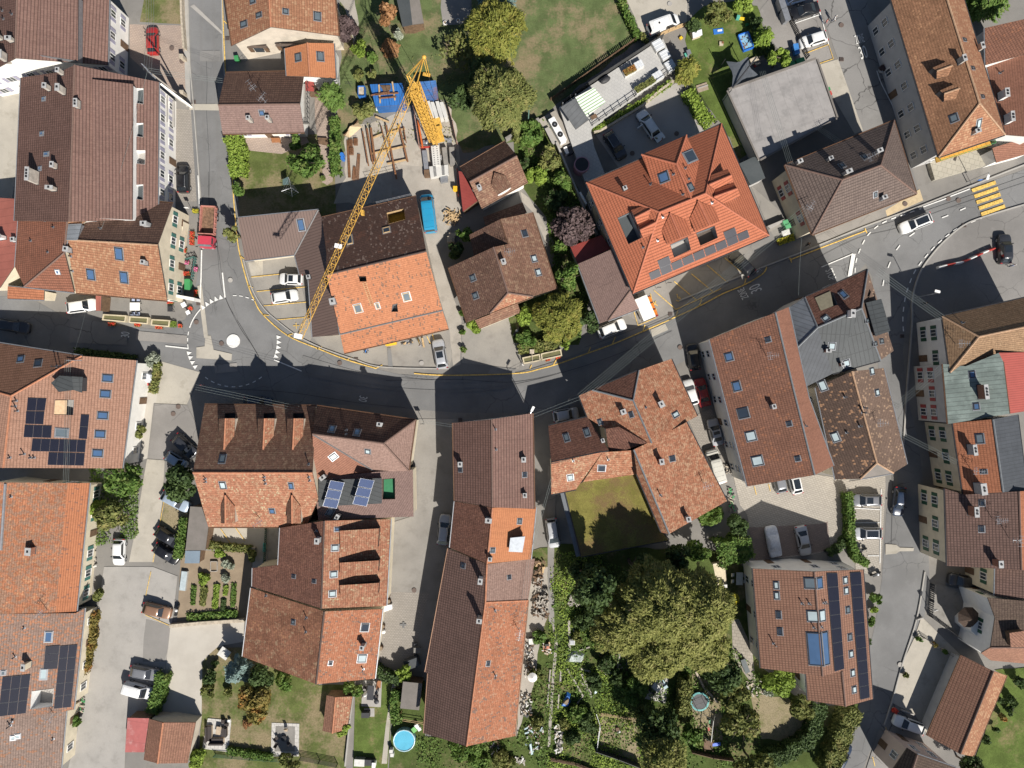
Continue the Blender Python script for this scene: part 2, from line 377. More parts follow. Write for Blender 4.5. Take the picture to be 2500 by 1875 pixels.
class House:
 def __init__(s,name,label,cat,t,pts,roofs,wall,over=.4,th=.16,gut=ZINC,base=0.0,group=None,ridge=None,win=None,shut=None,par=None,roofname='roof',skirt=None,walls=True,vskip=0):
  s.t=t;F=parse_faces(roofs);s.items=[];G=[]
  raw=[[float(v)for v in q.split(',')]for q in pts.split()]
  for it in range(40):
   V=[W(t,*q)for q in raw];acc=[[]for _ in raw]
   for mat,f in F:
    if len(f)<4:continue
    A=np.array([[V[i].x,V[i].y,1]for i in f]);m0=A.mean(0);A[:,:2]-=m0[:2];k=np.linalg.lstsq(A,np.array([V[i].z for i in f]),rcond=None)[0];zz=A@k
    for i,z in zip(f,zz):acc[i].append(z)
   for i,a in enumerate(acc):
    if a:raw[i][2]=sum(a)/len(a)
  V=[W(t,*q)for q in raw];s.V=V
  for mat,f in F:
   ps=[V[i]for i in f]
   if norm3(ps).z<0:f=f[::-1]
   G.append((mat,f))
  s.F=G
  c=sum(V,V3())/len(V)
  if par is None:
   s.root=thing(name,label,cat,(c.x,c.y,base),group=group);host=s.root;s.top=s
  else:
   s.top=par;s.root=par.root;host=par.root
  cnt={};owner={}
  for mat,f in G:
   for i in range(len(f)):
    a,b=f[i],f[(i+1)%len(f)];k=tuple(sorted((a,b)));cnt[k]=cnt.get(k,0)+1;owner[(a,b)]=f
  nxt={a:b for(a,b)in owner if cnt[tuple(sorted((a,b)))]==1}
  prv={b:a for a,b in nxt.items()}
  loop=[];st=next(iter(nxt));q=st
  while q not in loop and q in nxt:loop.append(q);q=nxt[q]
  area=sum(V[loop[i]].x*V[loop[(i+1)%len(loop)]].y-V[loop[(i+1)%len(loop)]].x*V[loop[i]].y for i in range(len(loop)))
  def plane_z(f,x,y):
   ps=[V[i]for i in f];n=norm3(ps);p0=sum(ps,V3())/len(ps)
   return p0.z-((x-p0.x)*n.x+(y-p0.y)*n.y)/max(n.z,.05)
  top=[];
  for v in loop:
   a,b=prv[v],nxt[v]
   d1=(V[v]-V[a]);d2=(V[b]-V[v]);d1.z=d2.z=0
   if d1.length<1e-6 or d2.length<1e-6:top.append(V[v]);continue
   d1.normalize();d2.normalize()
   n1=V3((-d1.y,d1.x,0));n2=V3((-d2.y,d2.x,0));bis=n1+n2
   L=over/max(.35,(1+n1.dot(n2))**.5/1.4142)if bis.length>.05 else over
   bis=bis.normalized()if bis.length>.05 else n1
   p=V[v]+bis*L
   z=min(plane_z(owner[(a,v)],p.x,p.y),plane_z(owner[(v,b)],p.x,p.y))
   z=min(max(z,V[v].z-.3),V[v].z+.6)-th
   top.append(V3((p.x,p.y,z)))
  s.loop=top
  zb=base if skirt is None else None
  mb=MB()
  if walls:
   for i in range(len(top)):
    a,b=top[i],top[(i+1)%len(top)]
    za=base if skirt is None else a.z-skirt;zb2=base if skirt is None else b.z-skirt
    mb.quad((a.x,a.y,za),(b.x,b.y,zb2),b,a)
  if par is None:
   s.wall=mb.build('wall',[wall],host)if walls else None
   s.roof,_=slab(V,G,th,FASCIA,roofname,host)
  else:
   s.wall=mb.build(name,[wall],host);s.roof,_=slab(V,G,th,DARKMET,roofname,s.wall)
  par_of=s.roof if par is None else s.wall
  rm=MB();gm=MB();fl=MB()
  for(a,b)in owner:
   k=tuple(sorted((a,b)))
   if cnt[k]==2 and a<b:
    f1,f2=owner[(a,b)],owner.get((b,a))
    if f2 is None:continue
    n1=norm3([V[i]for i in f1]);n2=norm3([V[i]for i in f2])
    if n1.dot(n2)>.997:continue
    c1=sum((V[i]for i in f1),V3())/len(f1)
    convex=(c1-V[a]).dot(n2)<0
    if convex:rm.tube(V[a]+V3((0,0,.02)),V[b]+V3((0,0,.02)),.13,6)
    else:fl.tube(V[a]-V3((0,0,.06)),V[b]-V3((0,0,.06)),.16,6)
   elif cnt[k]==1 and par is None and gut is not None:
    d=V[b]-V[a]
    if abs(d.z)<.12*d.length and d.length>1.5:
     gm=MB()
     dn=V3((d.y,-d.x,0)).normalized()
     gm.tube(V[a]+dn*.09-V3((0,0,th*.6)),V[b]+dn*.09-V3((0,0,th*.6)),.085,6);gm.build('gutter',[gut],s.roof)
  if rm.v and ridge is not None:rm.build('ridge_tiles',[ridge],s.wall if par is not None else s.roof)
  if fl.v:fl.build('valley_flashing',[LEAD],s.wall if par is not None else s.roof)
  s.top.items.append(s)
  if win and par is None:s.windows(win,shut,base)
 def windows(s,win,shut,base):
  frame,pane=WINF,GL_W
  for i in range(len(s.loop)):
   a,b=s.loop[i],s.loop[(i+1)%len(s.loop)]
   d=V3((b.x-a.x,b.y-a.y,0));L=d.length
   if L<3.0:continue
   d/=L;n=V3((d.y,-d.x,0));mid=(a+b)/2
   if n.dot(V3((mid.x,mid.y,0)))>-6:continue
   if abs(mid.x)>88 or abs(mid.y)>68:continue
   zt=min(a.z,b.z);lev=max(1,int((zt-base-.3)/2.6));cols=max(1,int((L-1.0)/win))
   for r in range(lev):
    z=base+.95+r*2.6
    if z+1.35>zt-.15:continue
    for k in range(cols):
     c=a+d*(L*(k+.5)/cols);c=V3((c.x,c.y,z))
     if r==0 and k==cols//2:
      mb=MB();mb.box(c+V3((0,0,.1-.0))+n*.03,(1.0,.08,2.1),axes=(d,n,V3((0,0,1))))
      mb.box(c+V3((0,0,.1))+n*.06,(.8,.06,1.85),axes=(d,n,V3((0,0,1))))
      mb.build('door',[WOODD],s.root);continue
     mb=MB();mb.box(c+V3((0,0,.65))+n*.02,(.95,.05,1.3),axes=(d,n,V3((0,0,1))))
     w=mb.build('window',[pane],s.root)
     fb=MB();A=(d,n,V3((0,0,1)))
     for dx,sz in((-.5,(.09,.1,1.42)),(.5,(.09,.1,1.42)),(0,(.07,.09,1.24))):fb.box(c+d*dx+V3((0,0,.65))+n*.04,sz,axes=A)
     for dz,sz in((-.03,(1.12,.14,.07)),(1.33,(.92,.09,.07))):fb.box(c+V3((0,0,dz))+n*.05,sz,axes=A)
     fb.build('window_frame',[frame],w)
     if shut is not None:
      for sg in(-1,1):
       MB().box(c+d*(sg*.84)+V3((0,0,.66))+n*.04,(.5,.06,1.36),axes=A).build('shutter',[shut],s.root)
 def hit(s,t,x,y):
  o=V3((0,0,HC));d=(W(t,x,y)-o).normalized();best=None
  for h in s.top.items:
   for mat,f in h.F:
    ps=[h.V[i]for i in f];n=norm3(ps);p0=sum(ps,V3())/len(ps)
    den=d.dot(n)
    if abs(den)<1e-6:continue
    q=o+d*((p0-o).dot(n)/den)
    ok=False;j=len(ps)-1
    for i in range(len(ps)):
     a,b=ps[i],ps[j]
     if(a.y>q.y)!=(b.y>q.y)and q.x<(b.x-a.x)*(q.y-a.y)/(b.y-a.y)+a.x:ok=not ok
     j=i
    if ok and(best is None or q.z>best[0].z):e,sl=axes_of(n,ps);best=(q,n,e,sl,h)
  if best is None:
   mat,f=s.F[0];ps=[s.V[i]for i in f];n=norm3(ps);p0=sum(ps,V3())/len(ps)
   q=o+d*((p0-o).dot(n)/d.dot(n));e,sl=axes_of(n,ps);best=(q,n,e,sl,s)
   print('MISS',s.top.root.name,t,x,y)
  return best
 def sky(s,t,spec,pane='B',frame=None):
  """skylights: x,y[,w,l[,pane]] in tile pixels; w along the eaves, l up the slope, metres"""
  for q in spec.split():
   a=q.split(',');x,y=float(a[0]),float(a[1]);w=float(a[2])if len(a)>2 else .85;l=float(a[3])if len(a)>3 else 1.2
   pn={'B':GL_B,'D':GL_D,'P':GL_P,'G':GL_G}[a[4]if len(a)>4 else pane]
   p,n,e,sl,h=s.hit(t,x,y);A=(e,sl,n);fr=frame or DARKMET
   mb=MB();mb.box(p+n*.015,(w+.24,l+.26,.05),axes=A,m=1)
   for sg in(-1,1):
    mb.box(p+e*(sg*(w/2-.04))+n*.07,(.10,l+.06,.14),axes=A);mb.box(p+sl*(sg*(l/2-.04))+n*.07,(w-.12,.10,.14),axes=A)
   o=mb.build('skylight',[fr,ZINC],h.root if h.top is h else h.wall)
   MB().box(p+n*.07,(w-.15,l-.15,.05),axes=A).build('pane',[pn],o)
 def chim(s,t,spec,mat=None,cap=None):
  """chimneys: x,y,w,d,h"""
  for q in spec.split():
   a=[float(v)for v in q.split(',')];p,n,e,sl,h=s.hit(t,a[0],a[1])
   hz=V3((sl.x,sl.y,0));hz=hz.normalized()if hz.length>.05 else V3((-e.y,e.x,0))
   A=(e,hz,V3((0,0,1)));w,d,hh=a[2]*.88,a[3]*.88,a[4]
   mb=MB();mb.box(p+V3((0,0,hh/2-.4)),(w,d,hh+.8),axes=A)
   mb.box(p+V3((0,0,hh+.045)),(w+.14,d+.14,.09),axes=A,m=1)
   k=max(1,int(max(w,d)/.5));ax=e if w>=d else hz
   for i in range(k):
    mb.box(p+ax*((i-(k-1)/2)*.42)+V3((0,0,hh+.13)),(.24,.24,.14),axes=A,m=2)
   mb.box(p+n*.02,(w+.16,d+.2,.05),axes=(e,sl,n),m=3)
   mb.build('chimney',[mat or CHIM,cap or CHIMG,BLACK,DARKMET],h.roof if h.top is h else h.wall)
 def vent(s,t,spec,hgt=.45,r=.07,mat=None):
  for q in spec.split():
   a=[float(v)for v in q.split(',')];p,n,e,sl,h=s.hit(t,a[0],a[1]);hh=a[2]if len(a)>2 else hgt
   mb=MB();mb.cyl(p-V3((0,0,.2)),r,hh+.2,8);mb.cyl(p+V3((0,0,hh)),r*1.6,.07,8);mb.box(p+n*.02,(.3,.36,.04),axes=(e,sl,n),m=1)
   mb.build('vent_pipe',[mat or DARKMET,ZINC],h.roof if h.top is h else h.wall)
 def antenna(s,t,x,y,hgt=2.2,rz=0.5,n=5):
  p,nn,e,sl,h=s.hit(t,x,y);mb=MB();z=V3((0,0,1));d=V3((math.cos(rz),math.sin(rz),0));c=V3((-d.y,d.x,0))
  mb.tube(p-z*.3,p+z*hgt,.035,6);q=p+z*(hgt-.15);mb.tube(q-d*.7,q+d*.9,.02,5)
  for i in range(n):
   u=q+d*(-.6+1.4*i/(n-1));L=.45-.03*i;mb.tube(u-c*L,u+c*L,.016,4)
  q=p+z*(hgt*.6);mb.tube(q-c*.55,q+c*.55,.02,5)
  for i in(-1,0,1):mb.tube(q+c*(.5*i)-d*.35,q+c*(.5*i)+d*.35,.016,4)
  mb.build('roof_antenna',[STEEL],h.roof if h.top is h else h.wall)
 def solar(s,t,quads,mat=None,nx=1,ny=1,lift=.10):
  """quads: four pixel corners each; every panel its own part"""
  for q in quads:
   c=[V3(s.hit(t,*xy)[0])for xy in q];h=s.hit(t,*q[0]);n=h[1]
   for i in range(nx):
    for j in range(ny):
     def bl(u,v):return c[0]*(1-u)*(1-v)+c[1]*u*(1-v)+c[2]*u*v+c[3]*(1-u)*v
     g=.012
     pts=[bl((i+a)/nx,(j+b)/ny)+n*lift for a,b in((g,g),(1-g,g),(1-g,1-g),(g,1-g))]
     mb=MB();ctr=sum(pts,V3())/4
     lo=[p-n*.05 for p in pts]
     mb.add(pts+lo,[(0,1,2,3),(7,6,5,4)]+[(k,k+4,(k+1)%4+4,(k+1)%4)for k in range(4)])
     inn=[p+(ctr-p)*.02+n*.006 for p in pts]
     mb.add(inn,[(0,1,2,3)],1)
     ps=[V3(p)for p in inn]
     e=(ps[1]-ps[0]).normalized();sl=n.cross(e)
     if norm3([V3(mb.v[k])for k in mb.f[0]]).dot(n)<0:mb.f=[f[::-1]for f in mb.f]
     for k in range(len(mb.f)):mb.uv[k]=(lambda co,e=e,sl=sl,o=ps[0]:((co-o).dot(e),(co-o).dot(sl)))
     mb.build('solar_panel',[PVF,mat or PV],h[4].root if h[4].top is h[4]else h[4].wall)
 def dormer(s,t,pts,roofs,wall,skirt=2.2,over=.12,ridge=None):
  return House('dormer',None,None,t,pts,roofs,wall,over=over,th=.1,gut=None,par=s.top,roofname='dormer_roof',skirt=skirt,ridge=ridge)
 def recess(s,t,quad,depth,floor,side=None,target=None):
  """a terrace cut into the roof"""
  hs=[s.hit(t,*q)for q in quad];ps=[h[0]for h in hs];h=hs[0][4]
  if sum(ps[i].x*ps[(i+1)%4].y-ps[(i+1)%4].x*ps[i].y for i in range(4))<0:ps=ps[::-1]
  cut=MB().prism([(p.x,p.y)for p in ps],min(p.z for p in ps)-depth-1.5,max(p.z for p in ps)+2)
  me=cut.me('cut',[FASCIA]);co=bpy.data.objects.new('cut',me);COL.objects.link(co)
  ro=h.roof;md=ro.modifiers.new('cut','BOOLEAN');md.operation='DIFFERENCE';md.object=co;md.solver='EXACT'
  dg=bpy.context.evaluated_depsgraph_get();dg.update()
  nm=bpy.data.meshes.new_from_object(ro.evaluated_get(dg));old=ro.data;ro.modifiers.clear();ro.data=nm
  bpy.data.objects.remove(co);
  zf=min(p.z for p in ps)-depth
  inn=[p+(sum(ps,V3())/4-p)*.02 for p in ps]
  mb=MB();mb.add([(p.x,p.y,zf)for p in inn],[(0,1,2,3)],0)
  for i in range(4):
   a,b=inn[i],inn[(i+1)%4];mb.quad((b.x,b.y,zf),(a.x,a.y,zf),(a.x,a.y,a.z+.06),(b.x,b.y,b.z+.06),1)
  mb.build('roof_terrace',[floor,side or ZINC],s.root)
  return zf,inn
LEAD=plain('lead_flashing',(.13,.125,.125),.6);CHIM=plain('rendered_chimney',(.44,.40,.35),.9,var=.2);CHIMG=plain('grey_chimney',(.36,.36,.36),.9,var=.15);CHIMB=plain('brick_chimney',(.30,.14,.09),.9,var=.3,scale=6)
WINF=plain('window_frame_white',(.72,.71,.69),.5,var=.05)
PVF=plain('panel_frame',(.14,.145,.155),.5,.2)
def _pv(name,col,line):
 m,t,b=newmat(name);uv=t.nodes.new('ShaderNodeUVMap');uv.uv_map='UVMap'
 br=t.nodes.new('ShaderNodeTexBrick');br.offset=0;t.links.new(uv.outputs[0],br.inputs['Vector']);br.inputs['Scale'].default_value=1
 br.inputs['Brick Width'].default_value=.16;br.inputs['Row Height'].default_value=.16;br.inputs['Mortar Size'].default_value=.006
 br.inputs['Color1'].default_value=c4(col);br.inputs['Color2'].default_value=c4(tuple(x*1.15 for x in col));br.inputs['Mortar'].default_value=c4(line)
 t.links.new(br.outputs['Color'],b.inputs['Base Color']);b.inputs['Roughness'].default_value=.45;b.inputs['Specular IOR Level'].default_value=.25
 return m
PV=_pv('solar_cells_black',(.008,.010,.022),(.03,.03,.045));PVB=_pv('solar_cells_blue',(.022,.045,.125),(.07,.10,.18));PVG=_pv('solar_cells_grey',(.016,.017,.027),(.045,.045,.06))
# ground, roads, yards, lawns
def dens(ps,closed=True):return ps
AREA=[0]
def fillpoly(poly):
 """triangulated flat sheet (handles concave outlines)"""
 bm=bmesh.new();vs=[bm.verts.new((p[0],p[1],0))for p in poly];f=bm.faces.new(vs)
 if f.normal.z<0:f.normal_flip()
 bm.normal_update();f=bm.faces[:][0]if len(bm.faces)else f
 if f.normal.z<0:bmesh.ops.reverse_faces(bm,faces=[f])
 bmesh.ops.triangulate(bm,faces=bm.faces[:]);return bm
def area(name,t,s,mat,layer=1,wob=0.0,seed=1):
 AREA[0]+=1;z=.004*layer+.0012*AREA[0]if layer<9 else .13
 ps=P(t,s);
 if wob:
  rnd=random.Random(seed);out=[]
  for i in range(len(ps)):
   a,b=ps[i],ps[(i+1)%len(ps)];L=(b-a).length;k=max(1,int(L/1.1));n=V3((-(b-a).y,(b-a).x,0)).normalized()if L>0 else V3()
   for j in range(k):out.append(a.lerp(b,j/k)+n*rnd.uniform(-wob,wob)*(1 if j else .3))
  ps=out
 bm=fillpoly(ps);me=bpy.data.meshes.new(name);bm.to_mesh(me);bm.free();me.materials.append(mat)
 o=mesh_obj(name,me);o.location.z=z;o['kind']='structure';return o
ZM=.165
def ribbon(mb,ps,w,z=ZM,m=0):
 n=len(ps);L=[];Rr=[]
 for i in range(n):
  d=(ps[min(i+1,n-1)]-ps[max(i-1,0)]);d.z=0;d.normalize();c=V3((-d.y,d.x,0))*(w/2)
  L.append((ps[i].x+c.x,ps[i].y+c.y,z));Rr.append((ps[i].x-c.x,ps[i].y-c.y,z))
 for i in range(n-1):mb.add([Rr[i],Rr[i+1],L[i+1],L[i]],[(0,1,2,3)],m)
def smooth(ps,k=6):
 out=[]
 for i in range(len(ps)-1):
  p0,p1,p2,p3=ps[max(i-1,0)],ps[i],ps[i+1],ps[min(i+2,len(ps)-1)]
  for j in range(k):
   t=j/k;out.append(.5*((2*p1)+(p2-p0)*t+(2*p0-5*p1+4*p2-p3)*t*t+(-p0+3*p1-3*p2+p3)*t**3))
 return out+[ps[-1]]
def lines(name,t,specs,w,mat,dash=None,curve=False,z=ZM):
 """painted lines; specs = polylines"""
 mb=MB()
 for s in specs:
  ps=P(t,s);ps=smooth(ps)if curve and len(ps)>2 else ps
  if dash is None:ribbon(mb,ps,w,z);continue
  on,off=dash;acc=0;cur=[ps[0]];draw=True;rem=on
  for i in range(len(ps)-1):
   a,b=ps[i],ps[i+1];L=(b-a).length;p=0
   while p+rem<L:
    p+=rem;q=a.lerp(b,p/L)
    if draw:cur.append(q);ribbon(mb,cur,w,z)
    draw=not draw;cur=[q];rem=on if draw else off
   rem-=L-p;cur.append(b)
  if draw and len(cur)>1:ribbon(mb,cur,w,z)
 o=mb.build(name,[mat]);o['kind']='structure';return o
def kerb(t,s,w=.22,h=.24,mat=None,curve=True):
 ps=P(t,s);ps=smooth(ps)if curve and len(ps)>2 else ps;mb=MB();n=len(ps);L=[];Rr=[]
 for i in range(n):
  d=(ps[min(i+1,n-1)]-ps[max(i-1,0)]);d.normalize();c=V3((-d.y,d.x,0))*(w/2);L.append(ps[i]+c);Rr.append(ps[i]-c)
 for i in range(n-1):
  a,b,c,d=Rr[i],Rr[i+1],L[i+1],L[i]
  mb.add([(a.x,a.y,h),(b.x,b.y,h),(c.x,c.y,h),(d.x,d.y,h),(a.x,a.y,-.1),(b.x,b.y,-.1),(c.x,c.y,-.1),(d.x,d.y,-.1)],[(0,1,2,3),(4,5,1,0),(3,2,6,7)])
 o=mb.build('kerb',[mat or KERB]);o['kind']='structure';return o
KERB=ground('kerb_stone',(.40,.38,.35),(.34,.33,.31),9,.7,.4)
ASPH=asphalt('asphalt',(.182,.181,.180),.5);ASPH2=asphalt('old_asphalt',(.215,.208,.20),.9);ASPHL=asphalt('pale_asphalt',(.25,.235,.22),.5)
YARD=ground('yard_concrete',(.30,.28,.25),(.25,.235,.215),7,.25,.35,(.19,.17,.15),.4,.5)
PALE=ground('pale_concrete',(.44,.405,.345),(.38,.35,.30),7,.3,.3,(.27,.245,.20),.5,.45)
GRAV=ground('gravel',(.50,.465,.41),(.44,.405,.355),14,.3,.55,None,0,.3,.5)
GRAVD=ground('dusty_gravel',(.40,.365,.32),(.33,.30,.26),10,.35,.5,(.22,.20,.175),.5,.5,.4)
SITE=ground('building_site_ground',(.44,.40,.345),(.36,.325,.275),9,.4,.5,(.24,.21,.175),.55,.6,.4)
LAWN=lawn('lawn',(.088,.108,.034),(.27,.215,.13),.75);LAWNG=lawn('green_lawn',(.085,.118,.030),(.24,.20,.10),.4);LAWND=lawn('dry_lawn',(.11,.115,.042),(.31,.255,.165),1.15);WILD=lawn('wild_grass',(.065,.088,.026),(.22,.18,.10),.45)
FIELD=lawn('field_grass',(.088,.115,.046),(.26,.205,.125),.62)
PAV=pavers('court_pavers',(.40,.365,.315),(.345,.315,.275),.5,.3,.03,None,.3);PAVR=pavers('reddish_pavers',(.40,.315,.26),(.345,.275,.235),.4,.25,.025,None,.15);PAVG=pavers('grey_pavers',(.33,.30,.265),(.28,.255,.225),.4,.25,.03,None,-.05)
PAVD=pavers('dark_red_pavers',(.27,.215,.19),(.22,.18,.16),.4,.25,.02,None,.3);FLAG=pavers('flagstones',(.44,.42,.40),(.40,.385,.365),.9,.9,.03,None,.55);FLAG2=pavers('pale_flagstones',(.52,.50,.47),(.48,.46,.43),.6,.6,.03,None,.12);SLAB=pavers('garden_slabs',(.36,.32,.27),(.31,.28,.235),.7,.5,.04,None,.15)
g=MB();g.prism([(1500*math.cos(R(a)),1500*math.sin(R(a)))for a in range(0,360,15)],-2,0);o=g.build('ground',[ground('village_ground',(.235,.222,.205),(.195,.185,.172),7,.2,.35,(.15,.14,.125),.4,.5)]);o['kind']='structure';o.location.z=-2
area('courtyard','A1','1095,205 1540,215 1585,560 1630,925 1330,690 1095,480',PAVR);area('path','A1','-60,600 185,690 130,1490 100,1700 -60,1700',PALE)
area('pavement','A1','1470,915 1640,930 1690,1700 1480,1700',PAVG);area('lawn','A1','1222,-40 1530,-40 1535,205 1180,185',LAWN,2);area('pavement','A1','1540,-40 1600,-40 1640,900 1570,900',KERB)
area('lawn','F','735,-20 1345,-20 1376,88 1180,245 1140,300 1000,330 985,300 960,215 870,230 790,250 742,330 722,345 735,140',FIELD,1,.25)
area('lawn','F','505,298 720,288 727,472 518,472',LAWN,2);area('patio','A2','345,1165 840,1130 880,1200 650,1300 560,1290 350,1268',PAVR,3);area('path','A2','925,690 1050,940 1088,1010 1080,1530 1035,1562 992,1540 992,1360 948,1150 930,1000',PAVR,3)
area('path','A2','1110,-40 1260,-40 1300,200 1250,380 1200,120',GRAVD,2,.2);area('path','A2','2000,-40 2250,-40 2250,160 2160,205 2010,215 1990,60',ASPHL,3)
area('ground_patch','A2','1185,1130 1260,1060 1340,1050 1760,920 2060,860 2150,1230 2110,1720 1090,1720 1190,1500',SITE,2,.3)
area('driveway','B3','-150,-60 400,-40 430,330 330,470 222,612 440,1255 430,1620 370,1645 325,1300 140,660 20,300 -150,250',GRAVD,2,.12)
area('road','F','405,-20 487,-20 492,130 497,250 503,340 510,440 520,560 545,630 590,690 650,735 760,785 860,808 960,815 1060,812 1150,796 1240,770 1350,732 1440,690 1540,640 1640,595 1700,560 1800,520 1900,475 2000,440 2260,350 2260,470 2212,478 2080,520 2010,560 1980,610 1960,680 1950,760 1958,850 1985,960 1998,1080 2005,1180 2008,1260 1990,1370 1940,1500 1880,1620 1850,1700 1740,1700 1795,1560 1860,1480 1890,1350 1905,1250 1915,1100 1940,1040 1925,940 1900,830 1890,700 1885,600 1870,570 1800,640 1700,680 1560,735 1440,800 1330,850 1180,892 1000,892 860,882 700,872 560,868 450,850 430,825 330,790 160,775 -40,748 -40,640 60,640 150,690 230,702 350,712 400,690 418,650 432,560 424,420 412,230',ASPH,2)
area('road','A5','440,-40 870,-40 1060,680 1130,1000 1250,1360 1320,1600 1000,1700 840,1110 640,500 520,150',ASPH2,3);area('pavement','A5','468,552 642,500 852,1100 782,1132 590,800',PALE,4)
area('car_park','B2','345,748 765,700 905,1395 880,1440 760,1362 560,1205 430,1000',YARD,3);area('pavement','B2','366,765 490,750 490,895 400,895',PALE,4)
area('forecourt','B2','905,1390 1140,1378 1178,1530 2062,1318 2085,1560 2060,1665 1500,1650 1260,1590 1000,1490',YARD,3);area('forecourt','B3','438,1285 830,1195 890,1390 950,1540 920,1660 440,1610',YARD,3)
area('courtyard','A4','85,1140 480,880 770,695 1045,1105 300,1450',ground('court_concrete',(.40,.375,.35),(.35,.33,.31),7,.3,.3),3)
area('driveway','A4','325,-40 860,-40 850,205 590,330 480,330 410,140',PALE,3);area('driveway','A4','1450,110 1570,-40 1650,-40 1680,160 1830,330 1860,500 1700,520 1560,330',ASPHL,3);area('parking_lot','A4','1640,-40 1930,-40 2090,500 1880,560 1760,220',ASPHL,2)
area('lawn','A4','860,190 1000,50 1240,10 1450,50 1480,180 1540,450 1340,540 1200,760 1230,950 1385,1290 1290,1350 1150,1050 960,830 870,720 905,520 840,340',LAWNG,4,.2)
area('lawn','F','1108,290 1185,250 1212,330 1268,450 1300,540 1250,745 1110,740 1095,660 1200,570 1180,470 1125,400',WILD,3,.2);area('path','B3','935,165 1010,220 1100,370 1200,560 1240,640 1150,600 1040,340 950,250',GRAVD,5)
area('courtyard','B4','1390,110 1640,330 1740,580 1560,580 1540,470',YARD,3);area('pavement','B4','395,1030 1560,500 1620,610 1480,790 1150,985 760,1165 500,1290 350,1210',ASPHL,4)
area('pavement','B5','415,520 1310,180 1360,240 1050,385 870,450 480,600',ASPHL,5);area('pavement','B5','1042,325 1330,145 1360,240 1055,375',plain('tan_paving',(.48,.38,.24),.9),6);area('square','B5','1340,830 1430,700 1540,580 1700,455 1900,375 2260,262 2260,1060 1520,1215 1265,1280 1262,1110 1285,980',asphalt('square_asphalt',(.21,.20,.19),.5),5)
area('courtyard','C4','1236,735 1365,850 1950,755 2100,780 2240,740 2170,1000 2160,1260 2060,1390 1910,1430 1435,1485 1360,1090 1300,1010',PAV,4);area('parking_lot','C4','1370,1195 1440,1200 1990,1170 2040,1150 2062,1395 1430,1480',PAVD,6)
area('courtyard','C4','870,300 960,240 1060,200 1240,650 1120,830 1010,640',PAVG,4);area('parking_lot','C5','690,960 1040,900 1042,1000 1000,1730 790,1730 760,1040',PAV,7)
area('driveway','C1','1362,8 1692,100 1578,372 1308,360',PALE,3);area('driveway','C1','1308,364 1578,376 1640,500 1690,720 1390,838 1245,828',ASPHL,4);area('path','C1','1150,430 1305,300 1245,826 1200,840 1120,780',GRAV,4);area('path','C1','1200,20 1360,20 1320,350 1140,440 1090,360',GRAV,5)
area('driveway','C1','1242,832 1392,842 1372,1190 1300,1700 1090,1700 1150,1400 1212,1000',PALE,5);area('verge','C1','1390,1190 1610,1235 1570,1640 1480,1640 1360,1400',LAWND,4,.15);area('driveway','D1','880,-40 1290,-40 1500,40 1450,470 1415,650 1385,900 1380,1270 1250,1240 1070,1240 1050,1720 560,1720 640,1420 720,1000 830,300',ground('drive_concrete',(.37,.35,.325),(.32,.305,.285),7,.25,.3,(.24,.225,.205),.4,.5),3)
area('driveway','D1','1442,445 2062,412 2056,592 1885,622 1800,690 1755,790 1710,1000 1700,1210 1660,1275 1378,1275 1388,900 1418,650',GRAV,5);area('driveway','D1','1235,400 1440,460 1420,650 1390,760 1205,760 1215,560',ground('dark_drive',(.26,.245,.23),(.23,.22,.205),7,.3,.3),6)
area('yard','F','893,905 990,905 980,1100 938,1450 815,1450 825,1320 842,1130 890,1115',ground('alley_concrete',(.285,.268,.245),(.24,.225,.205),7,.25,.35,(.19,.175,.155),.4,.5),3);area('yard','D2','1700,170 2100,180 1960,780 1640,780 1690,330',PAVG,5);area('yard','C2','230,1200 830,1200 830,1540 600,1540 560,1380 220,1370',PALE,4)
area('vegetable_bed','F','393,1162 548,1178 540,1338 383,1346',SOIL,4);area('lawn','F','437,1430 470,1398 530,1398 690,1480 752,1480 748,1700 420,1700 436,1560',LAWN,4,.15);area('lawn','F','768,1480 850,1470 835,1700 762,1700',LAWNG,4);area('lawn','F','852,1470 918,1470 918,1700 838,1700',WILD,4);area('path','D2','1790,950 1822,950 1770,1300 1745,1620 1700,1620 1735,1300',PALE,6)
area('lawn','F','880,1590 1115,1590 1150,1190 1205,1175 1560,1190 1640,1250 1645,1440 1750,1530 1855,1520 1790,1700 880,1700',WILD,3,.2);area('path','D3','1165,-900 1240,-850 1215,0 1222,480 1175,420 1165,0',ASPHL,5);area('path','D3','1222,470 1252,600 1222,900 1200,1250 1185,1480 1165,1480 1175,1250 1200,900 1226,600 1205,460',GRAVD,6)
area('yard','D3','1010,0 1165,-40 1170,380 1100,560 1060,900 900,1400 930,900',GRAVD,4,.1);area('terrace','D3','2030,830 2200,770 2160,1112 1985,1072',FLAG2,6);area('lawn','D4','1390,1040 1700,1060 1880,1270 1890,1440 1480,1410 1420,1200',LAWND,6,.2);area('lawn','D3','1600,1190 1905,1240 1950,1620 1580,1480',LAWND,6,.15);area('path','D4','1230,400 1290,400 1400,640 1440,1000 1240,730',SLAB,6);area('lawn','D4','900,850 1130,1000 1160,1420 960,1420 870,1100',LAWND,5,.2)
area('driveway','D5','1290,545 1345,380 1670,700 1400,1385 1290,1210 1095,1105 1180,780',PALE,5);area('courtyard','D5','1425,95 1740,160 1690,600 1395,370',CONCD,5);area('lawn','D5','1960,830 2330,800 2330,1720 1760,1720 1800,1560 2060,890',LAWNG,5,.1);area('driveway','D5','1100,1110 1290,1215 1400,1390 1240,1480 1000,1320',ASPH2,6);area('yard','D5','985,1330 1240,1480 1080,1720 860,1720',ASPH2,7)
